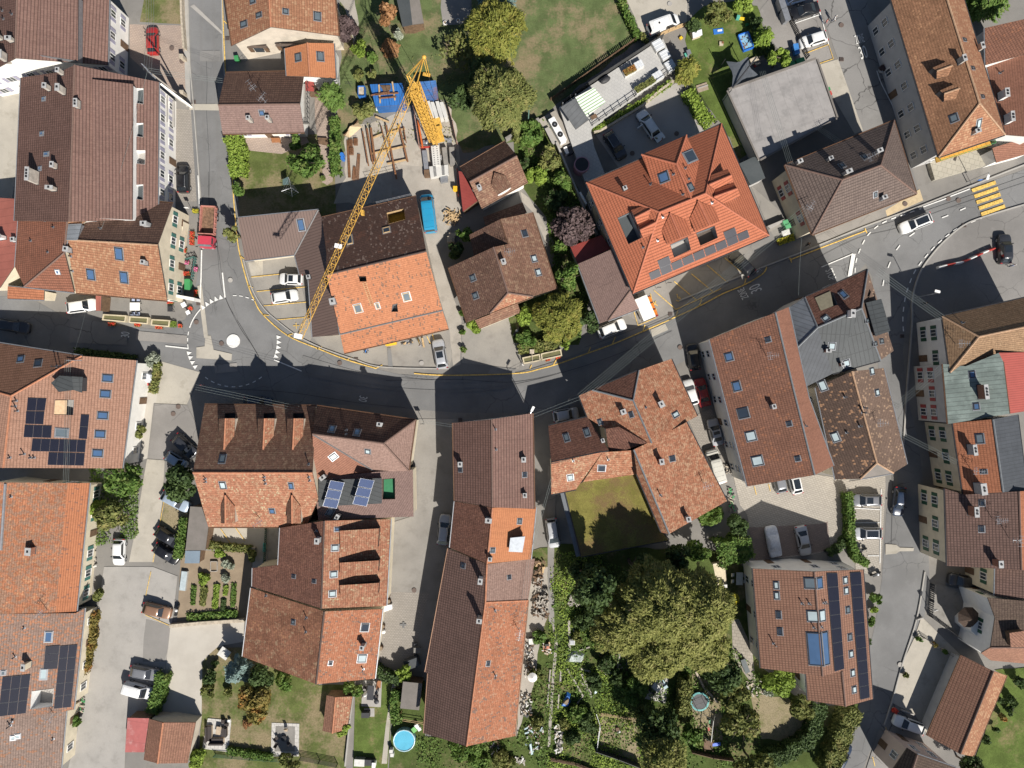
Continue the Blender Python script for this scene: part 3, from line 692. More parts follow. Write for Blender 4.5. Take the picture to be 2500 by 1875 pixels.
for t,s,m in(('A1','1608,55 1640,40 1895,285 1885,300',CONC),('A1','1600,880 1862,880 1862,935 1600,930',PALE),('B1','1668,960 1705,955 1760,1400 1725,1400',PALE),('B1','1735,1380 1780,1380 1805,1500 1960,1535 1955,1590 1660,1570 1660,1480 1730,1470',PALE),('B4','548,1330 668,1280 695,1332 560,1392',PALE),('C5','1040,1478 1130,1485 1160,1508 1280,1512 1275,1538 1160,1540 1130,1560 1040,1568',PALE),('A1','1690,430 1860,430 1860,520 1690,520',ASPH2),('B1','600,1220 1080,1310 1075,1460 590,1440',ASPH2),('B1','1150,1340 1580,1380 1580,1450 1150,1420',ASPHL),('C1','1810,40 2000,20 2010,90 1820,110',ASPHL),('B2','1540,1480 1570,1480 1590,1659 1550,1659',ASPH),('B3','690,1640 900,1660 880,1720 660,1700',ASPH2)):
 area('road_patch',t,s,m,8)
TAR=asphalt('tar_seal',(.075,.075,.077))
for t,s,wd in(('B1','1760,0 1775,350 1850,700 1900,1040 2020,1300 2140,1480 2212,1620',.07),('B2','100,480 130,900 190,1100 330,1340 460,1560',.06),('A1','1740,430 1750,700 1745,930 1770,1400 1765,1659',.06),('B3','-200,1760 400,1750 900,1770 1400,1659 1900,1480 2212,1340',.06),('B4','-10,1480 500,1290 1000,1060 1400,940',.05),('B5','400,760 800,560 1150,470 1500,330 2212,90',.05),('C2','300,30 900,60 1500,150 1900,190',.06),('C5','1090,600 1100,1000 1090,1500',.05)):
 lines('road_patch',t,[s],wd,TAR,None,True,z=.10)
TRK=asphalt('tyre_track',(.176,.174,.172))
for t,s,wd in(('B3','-900,1560 -400,1700 100,1760 700,1745 1200,1620 1700,1440 2212,1230',.45),('B3','-900,1700 -300,1810 300,1850 900,1800 1500,1640 2000,1440',.45),('B5','200,740 700,560 1200,400 1700,230 2300,20',.45),('A1','1700,-20 1700,500 1720,1000 1740,1659',.4),('A1','1800,-20 1810,500 1830,1000 1850,1659',.4),('B1','1800,0 1830,500 1900,900 2000,1250',.4)):
 lines('road_patch',t,[s],wd,TRK,None,True,z=.096)
# kerbs and painted markings
kerb('B5','-700,1085 0,805 430,640 870,460 1280,310 1660,160 2060,0 2400,-130');kerb('B5','1190,2300 1215,1900 1262,1280 1262,1120 1285,980 1340,830 1430,700 1540,580 1700,450 1900,370 2260,262')
kerb('B2','330,740 400,980 500,1150 620,1260 760,1368 880,1435 1000,1490',.15);kerb('B2','1000,1490 1260,1580 1500,1645 2060,1660',.15);kerb('D5','1370,0 1300,400 1180,780 1090,1110 1030,1290',.18);kerb('A1','1590,-30 1605,500 1640,930 1700,1700',.15);kerb('A1','1875,-30 1890,500 1945,1160 2010,1700',.15)
RM('B2',['150,-1452 175,-900 205,-450 230,0 270,500 300,700 370,960 420,1080 490,1200 700,1380 980,1500 1200,1585 1450,1659'],.16,LINEY,None,True)
RM('B3',['40,1700 300,1715 900,1700 1110,1659 1250,1620 1500,1530 1720,1450 1980,1340 2212,1240'],.16,LINEY,None,True);RM('B4',['700,1250 960,1130 1150,1030 1350,945 1490,860 1525,800'],.16,LINEY,None,True)
RM('B2',['255,-30 250,-30','295,705 335,735','370,960 410,978','490,1205 548,1212','700,1380 748,1366','945,1495 990,1475','1200,1585 1240,1565','1450,1655 1500,1628','165,-1270 190,-1245','215,-300 250,-260','225,-110 255,-70'],.13,LINEY)
RM('B3',['1015,1660 1030,1630','1215,1625 1240,1580','1505,1530 1525,1480','1710,1450 1735,1390','1965,1350 1985,1290'],.13,LINEY);RM('B4',['760,1220 775,1170','955,1135 975,1075','1335,950 1350,900'],.13,LINEY)
cx,cy=1972,1427;C0=W('B1',cx,cy);rr=M(385);mb=MB();mb.add([(C0.x+M(57)*math.cos(R(a)),C0.y+M(57)*math.sin(R(a)),ZM+.002)for a in range(0,360,10)],[tuple(range(36))]);o=mb.build('road_marking',[LINEW]);o['kind']='structure'
mb=MB()
def arc(a0,a1,w=.13):ribbon(mb,[C0+V3((math.cos(R(a0+(a1-a0)*i/4)),math.sin(R(a0+(a1-a0)*i/4)),0))*rr for i in range(5)],w)
for a in(62,70,78,86,168,176,184,232,241,250,259,268,277,286,295,304):arc(a,a+4.5)
arc(136,163,.16)
for a in(106,112.5,119,125.5,132,195,201,207.5,214,5,-1.5,-8,-14,-20):
 u=V3((math.cos(R(a)),math.sin(R(a)),0));v=V3((-u.y,u.x,0));p=C0+u*rr
 sg=-1 if-30<a<20 else 1
 q=[p+u*(-.35*sg)*0+v*.33-u*.3,p-v*.33-u*.3,p+u*.42]if 100<a<140 else([p+v*.33+u*.3,p-v*.33+u*.3,p-u*.42]if a>190 else[p+v*.33-u*.33,p-v*.33-u*.33,p+u*.4])
 n=(q[1]-q[0]).cross(q[2]-q[0]);q=q if n.z>0 else q[::-1]
 mb.add([(k.x,k.y,ZM)for k in q],[(0,1,2)])
o=mb.build('road_marking',[LINEW]);o['kind']='structure'
RM('B1',['1675,30 1690,350 1706,660','1706,640 1700,900 1690,1090'],.18,LINEW);RM('B1',['1880,850 1902,1060','1400,1468 1595,1490'],.2,LINEW);RM('B2',['588,1585 820,1680'],.16,LINEW)
for k in range(5):RM('B5',[f'{1768+19.5*k},{160+50*k} {1968+19.5*k},{90+50*k}'],.55,LINEY)
RM('B5',['782,850 785,790 800,720 840,620 890,535 970,460 1060,410 1170,370 1340,310'],.16,LINEW,(.75,.75),True);RM('B5',['1190,1345 1185,1220 1205,1060 1235,960 1275,860 1330,775 1400,690 1475,610 1570,530 1670,465 1850,390'],.16,LINEW,(.75,.75),True)
RM('B5',['1060,810 1080,760','1130,660 1160,620','1240,545 1283,515','1515,388 1568,368','1668,325 1714,305','1355,297 1552,225','1585,208 1750,145','1016,962 1024,912'],.16,LINEW);RM('B5',['771,690 736,885'],.6,LINEW);RM('B5',['500,803 765,692'],.14,LINEW,z=ZM-.004)
RM('B5',['240,740 875,497'],.16,LINEY);RM('B5',['230,718 248,765','866,478 882,518'],.16,LINEY,z=ZM+.004)
RM('B4',['575,1000 755,1157','745,925 930,1080','890,860 1070,1010','1020,785 1195,935','1170,725 1350,880','755,1162 930,1084 1140,985','545,1028 558,1085','588,1150 605,1205','560,1095 605,1130'],.12,LINEY);RM('B4',['590,1090 565,1140','405,1175 440,1295 590,1230'],.12,LINEY,z=ZM+.003)
mb=MB();q=W('B4',778,1072);ribbon(mb,[q+V3((math.cos(R(a)),math.sin(R(a)),0))*.33 for a in range(-160,100,20)],.09);ribbon(mb,[q+V3((-.15,.55,0)),q+V3((-.05,.12,0)),q+V3((.3,.1,0)),q+V3((.45,-.3,0))],.09,ZM+.003);mb.add([(q.x-.17+.1*math.cos(R(a)),q.y+.68+.1*math.sin(R(a)),ZM)for a in range(0,360,45)],[tuple(range(8))]);o=mb.build('road_marking',[LINEY]);o['kind']='structure'
RM('B2',['395,888 650,862','440,1010 860,970','500,1130 870,1098','612,1248 845,1228','748,1298 800,1296','1875,1385 1905,1450','1922,1372 1938,1425','1800,1405 1812,1450'],.11,LINEY);RM('B2',['772,1272 776,1322'],.11,LINEY,z=ZM+.003)
RM('C5',['760,1175 1000,1188','765,1298 990,1298','890,1577 985,1577','1002,1015 992,1640'],.12,LINEW);RM('A5',['275,200 480,130','478,80 520,230 560,380'],.14,LINEW);RM('A5',['365,455 560,380 600,500 470,545'],.13,LINEY,z=ZM+.003);RM('A5',['965,600 1000,700 1060,820 1100,900 1130,990'],.14,LINEW,None,True)
RM('C1',['1388,1185 1340,1450 1295,1700'],.10,LINEY);RM('D1',['1278,0 1235,200','1230,365 1435,455'],.10,LINEY);RM('C2',['345,1212 425,1330','470,1203 548,1312','250,1205 245,1270'],.10,LINEY);RM('C4',['1420,855 1438,925','1540,835 1555,895','1675,850 1682,880'],.10,LINEY);RM('D5',['1040,1310 1105,1505','985,1425 1003,1495','930,1560 950,1640'],.10,LINEY)
def roadtext(txt,t,x,y,rot,w,h):
 """painted lettering: w, h of the whole word in metres"""
 cu=bpy.data.curves.new('t','FONT');cu.body=txt;cu.align_x='CENTER';cu.align_y='CENTER';ob=bpy.data.objects.new('t',cu);COL.objects.link(ob)
 dg=bpy.context.evaluated_depsgraph_get();dg.update();me=bpy.data.meshes.new_from_object(ob.evaluated_get(dg));bpy.data.objects.remove(ob)
 a=np.array([v.co[:]for v in me.vertices]);lo=a.min(0);hi=a.max(0)
 for v in me.vertices:v.co=((v.co.x-(lo[0]+hi[0])/2)/(hi[0]-lo[0])*w,(v.co.y-(lo[1]+hi[1])/2)/(hi[1]-lo[1])*h,0)
 me.materials.clear();me.materials.append(LINEW);o=mesh_obj('road_lettering',me);p=W(t,x,y);o.location=(p.x,p.y,ZM+.004);o.rotation_euler=(0,0,R(rot));o['kind']='structure'
roadtext('30','B1',1062,1372,84,.82,1.28);roadtext('30','C2',1545,117,-102,.82,1.25);roadtext('ZONE','A5',820,332,16,1.35,1.35);roadtext('30','A5',850,445,16,1.15,1.95);roadtext('ZONE','B4',1325,1028,117,1.7,1.1);roadtext('30','B4',1428,985,114,1.15,1.8);roadtext('STOP','B5',578,866,-67,1.75,1.15)
# roof materials
T_BRIB=tiles('brown_ribbed_tiles',(.20,.115,.092),(.17,.095,.078),.42,.34,.55,.15,dark=.2,fleck=.2,lich=(.33,.24,.20),lamt=.25,lscale=3)
T_BRIBW=tiles('brown_ribbed_dark_tiles',(.155,.085,.068),(.13,.07,.055),.42,.34,.6,.25,dark=.35,fleck=.3)  # darker copy of the ribbed tiles for west slopes
T_RED=tiles('red_brown_tiles',(.27,.105,.062),(.22,.09,.055),.40,.30,.5,.25,dark=.3,fleck=.3)
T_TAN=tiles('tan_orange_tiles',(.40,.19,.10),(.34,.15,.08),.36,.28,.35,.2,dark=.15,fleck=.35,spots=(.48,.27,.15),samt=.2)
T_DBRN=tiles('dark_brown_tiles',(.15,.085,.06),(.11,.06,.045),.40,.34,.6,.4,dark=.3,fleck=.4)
T_CLAY=tiles('bright_clay_tiles',(.44,.165,.08),(.37,.135,.065),.38,.28,.4,.2,dark=.12,fleck=.3)
T_ANNEX=tiles('new_orange_tiles',(.55,.215,.09),(.50,.19,.08),.3,.2,.25,.15,dark=.05,fleck=.2)
T_MUTE=tiles('muted_brown_tiles',(.21,.135,.115),(.18,.115,.1),.3,.2,.3,.15,dark=.1,fleck=.35,lich=(.30,.22,.19),lamt=.3,lscale=4)
T_OR8=tiles('mottled_orange_tiles',(.52,.205,.095),(.44,.17,.08),.3,.2,.2,.1,dark=.08,fleck=.3,lich=(.58,.34,.22),lamt=.3,lscale=1.3,lthr=.6,spots=(.22,.13,.09),samt=.07)
T_DK8=tiles('shaded_brown_tiles',(.115,.062,.045),(.085,.045,.035),.3,.2,.35,.15,dark=.4,fleck=.4,lich=(.24,.10,.06),lamt=.5,lscale=.5,lthr=.56,spots=(.34,.24,.19),samt=.05)  # north slope: shade painted into the brown, plus lichen patches
T_LICH=tiles('lichen_brown_tiles',(.24,.125,.08),(.18,.095,.065),.32,.22,.35,.15,lich=(.40,.27,.17),lamt=.65,lscale=1.7,lthr=.52,dark=.45,darkscale=.3,fleck=.6)
T_LICHD=tiles('lichen_dark_tiles',(.15,.08,.055),(.11,.06,.045),.32,.22,.4,.2,lich=(.36,.24,.16),lamt=.55,lscale=2.2,lthr=.55,dark=.5,fleck=.7)
T_LICHO=tiles('lichen_orange_tiles',(.42,.175,.095),(.34,.14,.08),.32,.22,.3,.12,lich=(.50,.30,.18),lamt=.7,lscale=1.8,lthr=.5,dark=.5,darkscale=.9,fleck=.6,spots=(.52,.40,.24),samt=.05)
T_MODERN=tiles('modern_orange_tiles',(.50,.155,.075),(.46,.14,.068),.42,.30,.5,.16,dark=.04,fleck=.1,bump=.7)
T_GHIP=tiles('grey_brown_tiles',(.155,.115,.098),(.125,.092,.08),.42,.34,.55,.35,dark=.2,fleck=.35)
T_ORLONG=tiles('old_orange_brown_tiles',(.40,.20,.105),(.31,.15,.08),.34,.22,.35,.15,dark=.65,darkscale=.28,fleck=.6,spots=(.52,.27,.14),samt=.06)
T_CH=tiles('brick_red_tiles',(.215,.098,.062),(.17,.078,.05),.36,.28,.45,.3,dark=.3,darkscale=.3,fleck=.4,spots=(.36,.15,.08),samt=.08)
T_CHE=tiles('pinkish_clay_tiles',(.33,.15,.095),(.29,.13,.085),.3,.2,.3,.1,dark=.2,fleck=.3)
T_SPOT=tiles('speckled_brown_tiles',(.175,.115,.085),(.145,.095,.07),.34,.24,.4,.2,dark=.3,fleck=.3,spots=(.44,.29,.19),samt=.10)
T_SPOTD=tiles('speckled_dark_tiles',(.095,.06,.045),(.075,.048,.036),.34,.24,.4,.2,dark=.3,fleck=.3,spots=(.40,.22,.12),samt=.12)
T_TANR=tiles('sandy_tan_tiles',(.36,.22,.12),(.30,.18,.10),.3,.2,.4,.15,dark=.35,fleck=.6,lich=(.43,.32,.2),lamt=.5,lscale=2)
T_BR36=tiles('brown_grid_tiles',(.15,.088,.072),(.125,.074,.06),.40,.36,.6,.45,dark=.2,fleck=.2)
T_OR36=tiles('patchy_orange_tiles',(.47,.18,.09),(.38,.145,.075),.3,.2,.25,.1,lich=(.52,.36,.24),lamt=.6,lscale=2.2,lthr=.54,dark=.3,darkscale=.35,fleck=.5,spots=(.2,.15,.13),samt=.08)
T_PK36=tiles('pinkish_brown_tiles',(.29,.185,.15),(.25,.155,.125),.3,.2,.3,.1,dark=.1,fleck=.5)
T_MOTT=tiles('heavily_mottled_tiles',(.44,.18,.095),(.37,.15,.08),.32,.22,.25,.1,lich=(.52,.33,.20),lamt=.75,lscale=1.9,lthr=.50,dark=.75,darkscale=1.1,fleck=.6)
T_DMOT=tiles('dark_mottled_tiles',(.17,.075,.05),(.12,.055,.04),.32,.22,.4,.2,lich=(.33,.17,.11),lamt=.45,lscale=2.5,lthr=.55,dark=.5,darkscale=.7,fleck=.7)
T_D4=tiles('modern_brown_tiles',(.27,.14,.092),(.24,.12,.08),.42,.34,.5,.4,dark=.05,fleck=.15,bump=.7)
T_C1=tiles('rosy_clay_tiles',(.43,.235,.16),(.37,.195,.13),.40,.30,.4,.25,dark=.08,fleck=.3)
T_C1N=tiles('rosy_clay_shaded_tiles',(.24,.12,.075),(.20,.10,.06),.40,.30,.5,.35,dark=.1,fleck=.2)  # rosy tiles with the north slope's shade put into their colour
T_C27=tiles('orange_mossy_tiles',(.50,.195,.09),(.40,.15,.075),.3,.22,.3,.1,dark=.6,darkscale=.4,fleck=.6,lich=(.29,.19,.135),lamt=.8,lscale=1.5,lthr=.47,spots=(.56,.28,.14),samt=.1)
T_C27E=tiles('orange_plain_tiles',(.50,.19,.085),(.45,.165,.075),.3,.22,.4,.15,dark=.05,fleck=.2,spots=(.30,.14,.09),samt=.05)
T_D28=tiles('grey_orange_tiles',(.28,.185,.145),(.24,.155,.12),.32,.24,.35,.15,dark=.3,fleck=.5,spots=(.48,.21,.11),samt=.34)
T_D29=tiles('taupe_tiles',(.27,.19,.155),(.235,.165,.135),.32,.24,.35,.2,dark=.2,fleck=.5,spots=(.42,.20,.11),samt=.12)
T_SHED=tiles('shed_brown_tiles',(.30,.15,.095),(.25,.12,.08),.34,.24,.4,.2,dark=.3,fleck=.5)
T_FARM=tiles('farm_red_tiles',(.29,.125,.07),(.22,.10,.058),.3,.2,.35,.15,lich=(.46,.33,.20),lamt=.6,lscale=1.0,lthr=.55,dark=.85,darkscale=.33,fleck=.7,spots=(.42,.20,.10),samt=.08)
T_BORD=tiles('old_farm_tiles',(.125,.085,.062),(.10,.065,.05),.36,.26,.45,.25,dark=.4,fleck=.6,lich=(.24,.17,.12),lamt=.4,lscale=2)
M_BRN=seam('brown_sheet_roof',(.155,.105,.088),.42,.45,.15,.45,var=.04)
M_RED=seam('red_corrugated_sheet',(.30,.06,.05),.22,.5,.05,.35,var=.1)
M_REDL=seam('faded_red_sheet',(.42,.13,.12),3,.55,.05,.2,var=.12,stain=(.55,.32,.30),stamt=.6)
M_BRED=seam('brick_red_sheet',(.30,.10,.075),1.1,.6,.05,.25,var=.08)
M_GREY=seam('grey_metal_roof',(.058,.063,.065),.62,.5,.12,.5,var=.1,cross=2.5)
M_SLATE=seam('dark_slate_roof',(.062,.068,.078),.5,.6,.05,.3,var=.14,cross=.9)
M_ZNC=seam('zinc_roof',(.19,.205,.225),.6,.5,.15,.4,var=.14)
M_COPP=seam('green_copper_roof',(.145,.18,.165),.62,.55,.1,.5,var=.2,stain=(.24,.29,.265),stamt=.7)
M_SRED=seam('salmon_red_sheet',(.40,.095,.075),.32,.5,.05,.35,var=.05)
M_CORR=seam('blue_grey_corrugated',(.22,.28,.34),.18,.4,.3,.4,var=.06)
M_FLAT=seam('roofing_membrane',(.285,.27,.262),1.6,.85,0,.14,var=.09,cross=6,stain=(.19,.183,.178),stamt=.6)
M_FLATD=ground('dark_roofing',(.085,.095,.10),(.07,.08,.085),5,.4,.3)
M_FIB=ground('fibre_sheet_roof',(.20,.18,.165),(.17,.155,.14),7,.8,.4)
M_MOSS=lawn('moss_roof',(.165,.148,.042),(.185,.125,.06),.75)
R_BR=plain('ridge_brown',(.16,.10,.08),.85);R_OR=plain('ridge_orange',(.42,.18,.10),.85,var=.2);R_DK=plain('ridge_dark',(.09,.06,.05),.85);R_MOD=plain('ridge_modern',(.42,.14,.08),.8);R_TAN=plain('ridge_tan',(.38,.24,.15),.85,var=.2);R_GR=plain('ridge_grey',(.16,.17,.18),.6)
SH_G=plain('green_shutter',(.025,.085,.05),.6);SH_R=plain('red_shutter',(.30,.05,.05),.6);SH_L=plain('lilac_shutter',(.34,.33,.42),.6);SH_T=plain('teal_shutter',(.05,.16,.14),.6)
H={}
# north-west corner
h=House('apartment_house','big brown-roofed white apartment house cut by the top left corner','apartment house','A1','-260,-60,6 145,-60,9.8 920,-60,6 908,548,6 130,490,9.8 -260,700,6',[(T_BRIBW,'0 1 4 5'),(T_BRIB,'1 2 3 4')],W_WHITE,ridge=R_BR,win=2.3,shut=SH_L,gut=ZINC)
h.dormer('A1','330,-40,9.6 660,-40,8.6 657,512,8.6 310,458,9.6',[(T_BRIB,'0 1 2 3')],ZINC,1.2)
h.chim('A1','50,490,1.2,.6,1.3 10,330,.5,.9,.9 105,345,.5,.9,.9',CHIM);h.vent('A1','30,160,.4 100,120,.4 20,90,.4');H['1']=h
h=House('apartment_house','long brown ribbed-tile apartment house with roof terraces and white east front','apartment house','A1','175,655,6.2 500,608,8.5 630,548,10 1338,692,6.2 1330,1850,6.2 585,1870,10 120,1862,6.2',[(T_BRIBW,'0 1 2 5 6'),(T_BRIB,'2 3 4 5')],W_WHITE,ridge=R_BR,win=2.4,shut=SH_L)
h.dormer('A1','775,668,9.55 1123,710,8.35 1118,1855,8.35 790,1838,9.55',[(T_BRIB,'0 1 2 3')],WHITE,1.3)
for q in('1142,745 1212,745 1210,880 1142,870','1144,1040 1210,1038 1208,1160 1142,1150','1144,1560 1210,1556 1208,1690 1142,1680'):
 q=[tuple(map(float,a.split(',')))for a in q.split()];h.recess('A1',q,.35,M_FLATD,WHITE)
zf,inn=h.recess('A1',[(1130,1268),(1228,1268),(1224,1388),(1130,1380)],.9,CONC,WHITE);H['terr']=(zf,inn)
h.chim('A1','420,750,.7,.55,1.2 545,775,1.0,.55,1.6 665,885,1.2,.5,.8 320,1505,2.0,.5,2.3 475,1405,.8,.5,1.0 460,1600,.5,1.1,1.2 530,620,.6,.5,1.2',CHIM)
h.sky('A1','370,835,.45,.6 353,1128,.5,.65 392,1300,.5,.9 337,1422,.5,.5',frame=ZINC);H['2']=h
h=House('row_house','red-brown hipped roof house joined between brown house and red metal roof','house','B1','165,222,6 585,227,9.3 1000,282,6.6 860,330,6.8 700,430,7.6 565,570,9.1 543,682,9.1 625,1015,5.6 205,967,5.4 125,800,5.8',[(T_RED,'0 1 6 8 9'),(T_TAN,'1 2 3 4 5 6'),(T_RED,'6 7 8')],W_CREAM,ridge=R_BR,over=.2)
h.vent('B1','390,375,.4 380,410,.3 450,465,.3 260,580,.3 428,378,.3 403,675,.2');h.sky('B1','487,843,.5,.6',frame=WHITE);H['3']=h
h=House('annex','low brick-red metal roofed annex at the left edge','annex','B1','-150,210,3.6 165,228,5 118,800,4.8 0,975,3.6 -150,985,3.6',[(M_BRED,'0 1 2 3 4')],W_CREAM,over=.15)
h.chim('B1','20,560,.5,1.6,1.4 130,575,.6,.6,.6',WHITE)
House('porch','small orange-roofed porch above the lane at the left edge','porch','B1','65,965,3.2 372,995,3.2 370,1078,2.7 62,1068,2.7',[(T_CLAY,'0 1 2 3')],W_CREAM,over=.15)
House('carport','narrow red-brown carport roof beside the parked white estate car','carport','B1','808,1040,2.7 855,1040,2.7 850,1170,2.5 808,1170,2.5',[(M_BRED,'0 1 2 3')],WOODD,over=.08,gut=None)
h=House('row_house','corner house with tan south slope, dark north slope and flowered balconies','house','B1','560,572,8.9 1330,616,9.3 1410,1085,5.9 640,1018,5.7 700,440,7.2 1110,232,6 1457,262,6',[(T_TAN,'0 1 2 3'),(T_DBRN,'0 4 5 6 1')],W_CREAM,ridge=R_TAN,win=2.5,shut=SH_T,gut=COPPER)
h.sky('B1','1005,690,1.1,1.7,B 768,865,1.1,1.5,B 1048,890,1.1,1.6,B 1018,368,.8,.9,B 800,395,.6,.7,D');h.chim('B1','1250,450,.9,.6,1.3',CHIMG);h.chim('B1','1235,770,.6,.6,1.0 590,660,.7,.7,1.0',CHIMG)
h.vent('B1','600,712,.5 612,835,.4 850,475,.5');H['4']=h
h.dormer('B1','575,440,9.3 690,435,8.6 655,575,9.0 560,575,9.4',[(M_ZNC,'0 1 2 3')],ZINC,1.2)
# north
h=House('detached_house','orange-roofed detached house with beige gable at the top edge','house','A2','165,-60,5.3 540,-60,8.2 1095,-60,5.3 1132,302,5.3 556,226,8.2 228,384,5.3',[(T_TAN,'0 1 4 5'),(T_TAN,'1 2 3 4')],W_BEIGE,ridge=R_OR,gut=COPPER)
h.sky('A2','330,205,.8,1.1,G 458,128,.6,.9,G 682,98,.7,.7,G 950,140,1.2,.9,G 405,5,.8,.9,G')
for a,b in((440,395),(680,380)):
 p=W('A2',a,b,3.6);MB().box(p,(2.9,.35,.12)).build('window_hood',[FASCIA],h.root);
 for dx in(-1.15,1.15):MB().box(p+V3((dx,-.02,-.9)),(.6,.12,1.3)).build('shutter',[WOODD],h.root)
 MB().box(p+V3((0,-.02,-.9)),(1.3,.1,1.3)).build('window',[GL_W],h.root)
h=House('annex','bright orange tiled annex with two skylights against the beige gable','annex','A2','675,408,3.9 866,362,5.1 1088,365,3.9 1105,661,3.9 886,646,5.1 690,640,3.9',[(T_ANNEX,'0 1 4 5'),(T_ANNEX,'1 2 3 4')],W_WHITE,over=.25,ridge=R_OR)
h.sky('A2','788,485,1.1,.9,G 975,478,1.3,.9,G')
h=House('detached_house','dark and pinkish-brown gabled house with east balcony by the street','house','A2','175,612,3.5 840,598,3.5 803,878,6.1 840,1116,3.3 150,1129,3.3 112,886,6.1',[(T_DBRN,'0 1 2 5'),(T_MUTE,'5 2 3 4')],W_WHITE,ridge=R_BR,over=.5,gut=COPPER,win=2.6,shut=SH_L)
h.chim('A2','393,1020,.55,.55,1.3 552,1018,.55,.55,1.3',CHIM);h.sky('A2','482,952,.7,.7,B');h.antenna('A2',520,870,2.3,.9);h.antenna('A2',432,770,2.2,2.2,4);H['6']=h
mb=MB();q=P('A2','815,765 920,765 920,1095 835,1095');mb.prism([tuple(v)for v in q],2.2,2.45)
b=mb.build('balcony',[CONCD],h.root);mb=MB()
for i in range(3):
 a,c=q[(i+1)%4 if i<3 else 0],q[(i+2)%4]
 for j in range(9):
  p=a.lerp(c,j/8);mb.box((p.x,p.y,2.95),(.05,.05,1.0))
 mb.tube((a.x,a.y,3.45),(c.x,c.y,3.45),.04,5)
mb.build('railing',[DARKMET],b)
h=House('canopy','small red flat canopy between the orange annex and the balcony','canopy','A2','848,684,2.6 922,686,2.6 922,772,2.5 850,768,2.5',[(M_RED,'0 1 2 3')],WOODD,over=.1,gut=None)
h=House('garden_hut','grey felt-roofed garden hut with red front in the upper garden','hut','A2','1615,-30,2.2 1725,-30,2.9 1808,-30,2.2 1848,196,2.2 1752,208,2.9 1668,226,2.2',[(M_FLATD,'0 1 4 5'),(M_FIB,'1 2 3 4')],WOODD,over=.12,gut=None)
p=W('A2',1755,222,1.5);MB().box(p,(.9,.15,1.2),rz=R(8)).build('hut_door',[plain('coral_paint',(.55,.14,.14),.6)],h.root)
h=House('commercial_building','L-shaped building under brown standing-seam metal roof beside the car park','building','B2','280,386,5.5 957,318,5.5 758,696,3.4 338,746,3.3 987,388,5.6 1025,690,5.5 1130,1374,5.2 908,1392,3.3 872,865,3.3 800,862,3.4',[(M_BRN,'0 1 2 3'),(M_BRN,'1 4 5 6 7 8 9 2')],W_CREAM,ridge=None,over=.35)
h.sky('B2','813,447,.9,1.6,B');h.chim('B2','885,890,.5,.5,.7',ZINC);H['7']=h
h=House('farmhouse','large house under repair, orange south slope and dark brown north slope with open roof hatch','house','B2','988,382,5.8 1782,204,5.8 1868,668,10 2057,1322,4.3 2005,1166,5.5 1175,1528,4.3 1143,1368,5.5 1028,868,10 1026,690,8.2',[(T_DK8,'0 1 2 7 8'),(T_OR8,'7 2 4 6'),(T_OR8,'6 4 3 5')],W_BEIGE,ridge=R_DK,over=.4,gut=COPPER)
h.recess('B2',[(1533,345),(1680,308),(1695,400),(1548,440)],1.6,plain('yellow_board',(.34,.23,.03),.8),WOOD)
h.recess('B2',[(1300,882),(1360,880),(1366,922),(1308,925)],.8,BLACK,BLACK);h.recess('B2',[(1585,1120),(1622,1112),(1632,1180),(1575,1180)],.5,BLACK,ZINC)
h.sky('B2','1222,572,.8,1.5,D 1533,490,1.0,.9,D 1293,1150,1.0,1.2,G 1703,1052,1.0,1.2,G 1458,1128,.5,.8,G',frame=WOOD);h.chim('B2','1085,1095,.8,.9,.6',ZINC);H['8']=h
mb=MB();a=h.hit('B2',1345,930)[0];b_=h.hit('B2',1415,1125)[0];nn=h.hit('B2',1400,1050)[1]*.1;ex=h.hit('B2',1400,1050)[2]
for sg in(-.2,.2):mb.tube(a+nn+ex*sg,b_+nn+ex*sg,.035,5)
for i in range(14):c=a.lerp(b_,i/13)+nn;mb.tube(c-ex*.2,c+ex*.2,.022,4)
item(mb,'roof_ladder','pale wooden ladder lying on the orange roof slope','ladder',[WOOD])
mb=MB();p0,p1=W('B2',1460,290,5.4),W('B2',1748,222,5.4);d=(p1-p0).normalized();c=V3((-d.y,d.x,0))
mb.box((p0+p1)/2,((p1-p0).length,.7,.06),rz=math.atan2(d.y,d.x),m=1)
for i in range(4):
 q=p0.lerp(p1,i/3)
 for sg in(-.4,.4):mb.tube((q+c*sg)*1-V3((0,0,5.4)),q+c*sg+V3((0,0,1.1)),.03,5)
for z in(.5,1.0):mb.tube(p0+c*.4+V3((0,0,z)),p1+c*.4+V3((0,0,z)),.025,5)
item(mb,'scaffold','narrow scaffold with green boards at the north eaves under repair','scaffold',[STEEL,plain('green_board',(.10,.22,.15),.7)])
h=House('cottage','small cottage with one pointed dormer and red lean-to','cottage','A3','425,1412,4.2 806,1190,4.2 906,1316,6.3 996,1532,4.0 605,1752,4.0 506,1536,6.3',[(T_LICHD,'0 1 2 5'),(T_LICH,'5 2 3 4')],W_WHITE,ridge=R_BR,gut=COPPER)
h.dormer('A3','716,1455,6.6 862,1575,5.3 805,1608,6.2 742,1645,5.3 688,1560,5.4 810,1480,5.6',[(T_LICH,'0 2 3 4'),(T_LICH,'0 5 1 2')],W_WHITE,1.6)
h.chim('A3','590,1590,.5,.6,.9',CHIMG)
House('lean_to','dark red corrugated lean-to on the west side of the cottage','lean-to','A3','412,1442,2.2 440,1450,2.3 580,1690,2.9 450,1785,2.2',[(M_RED,'0 1 2 3')],WOODD,over=.1,gut=None)
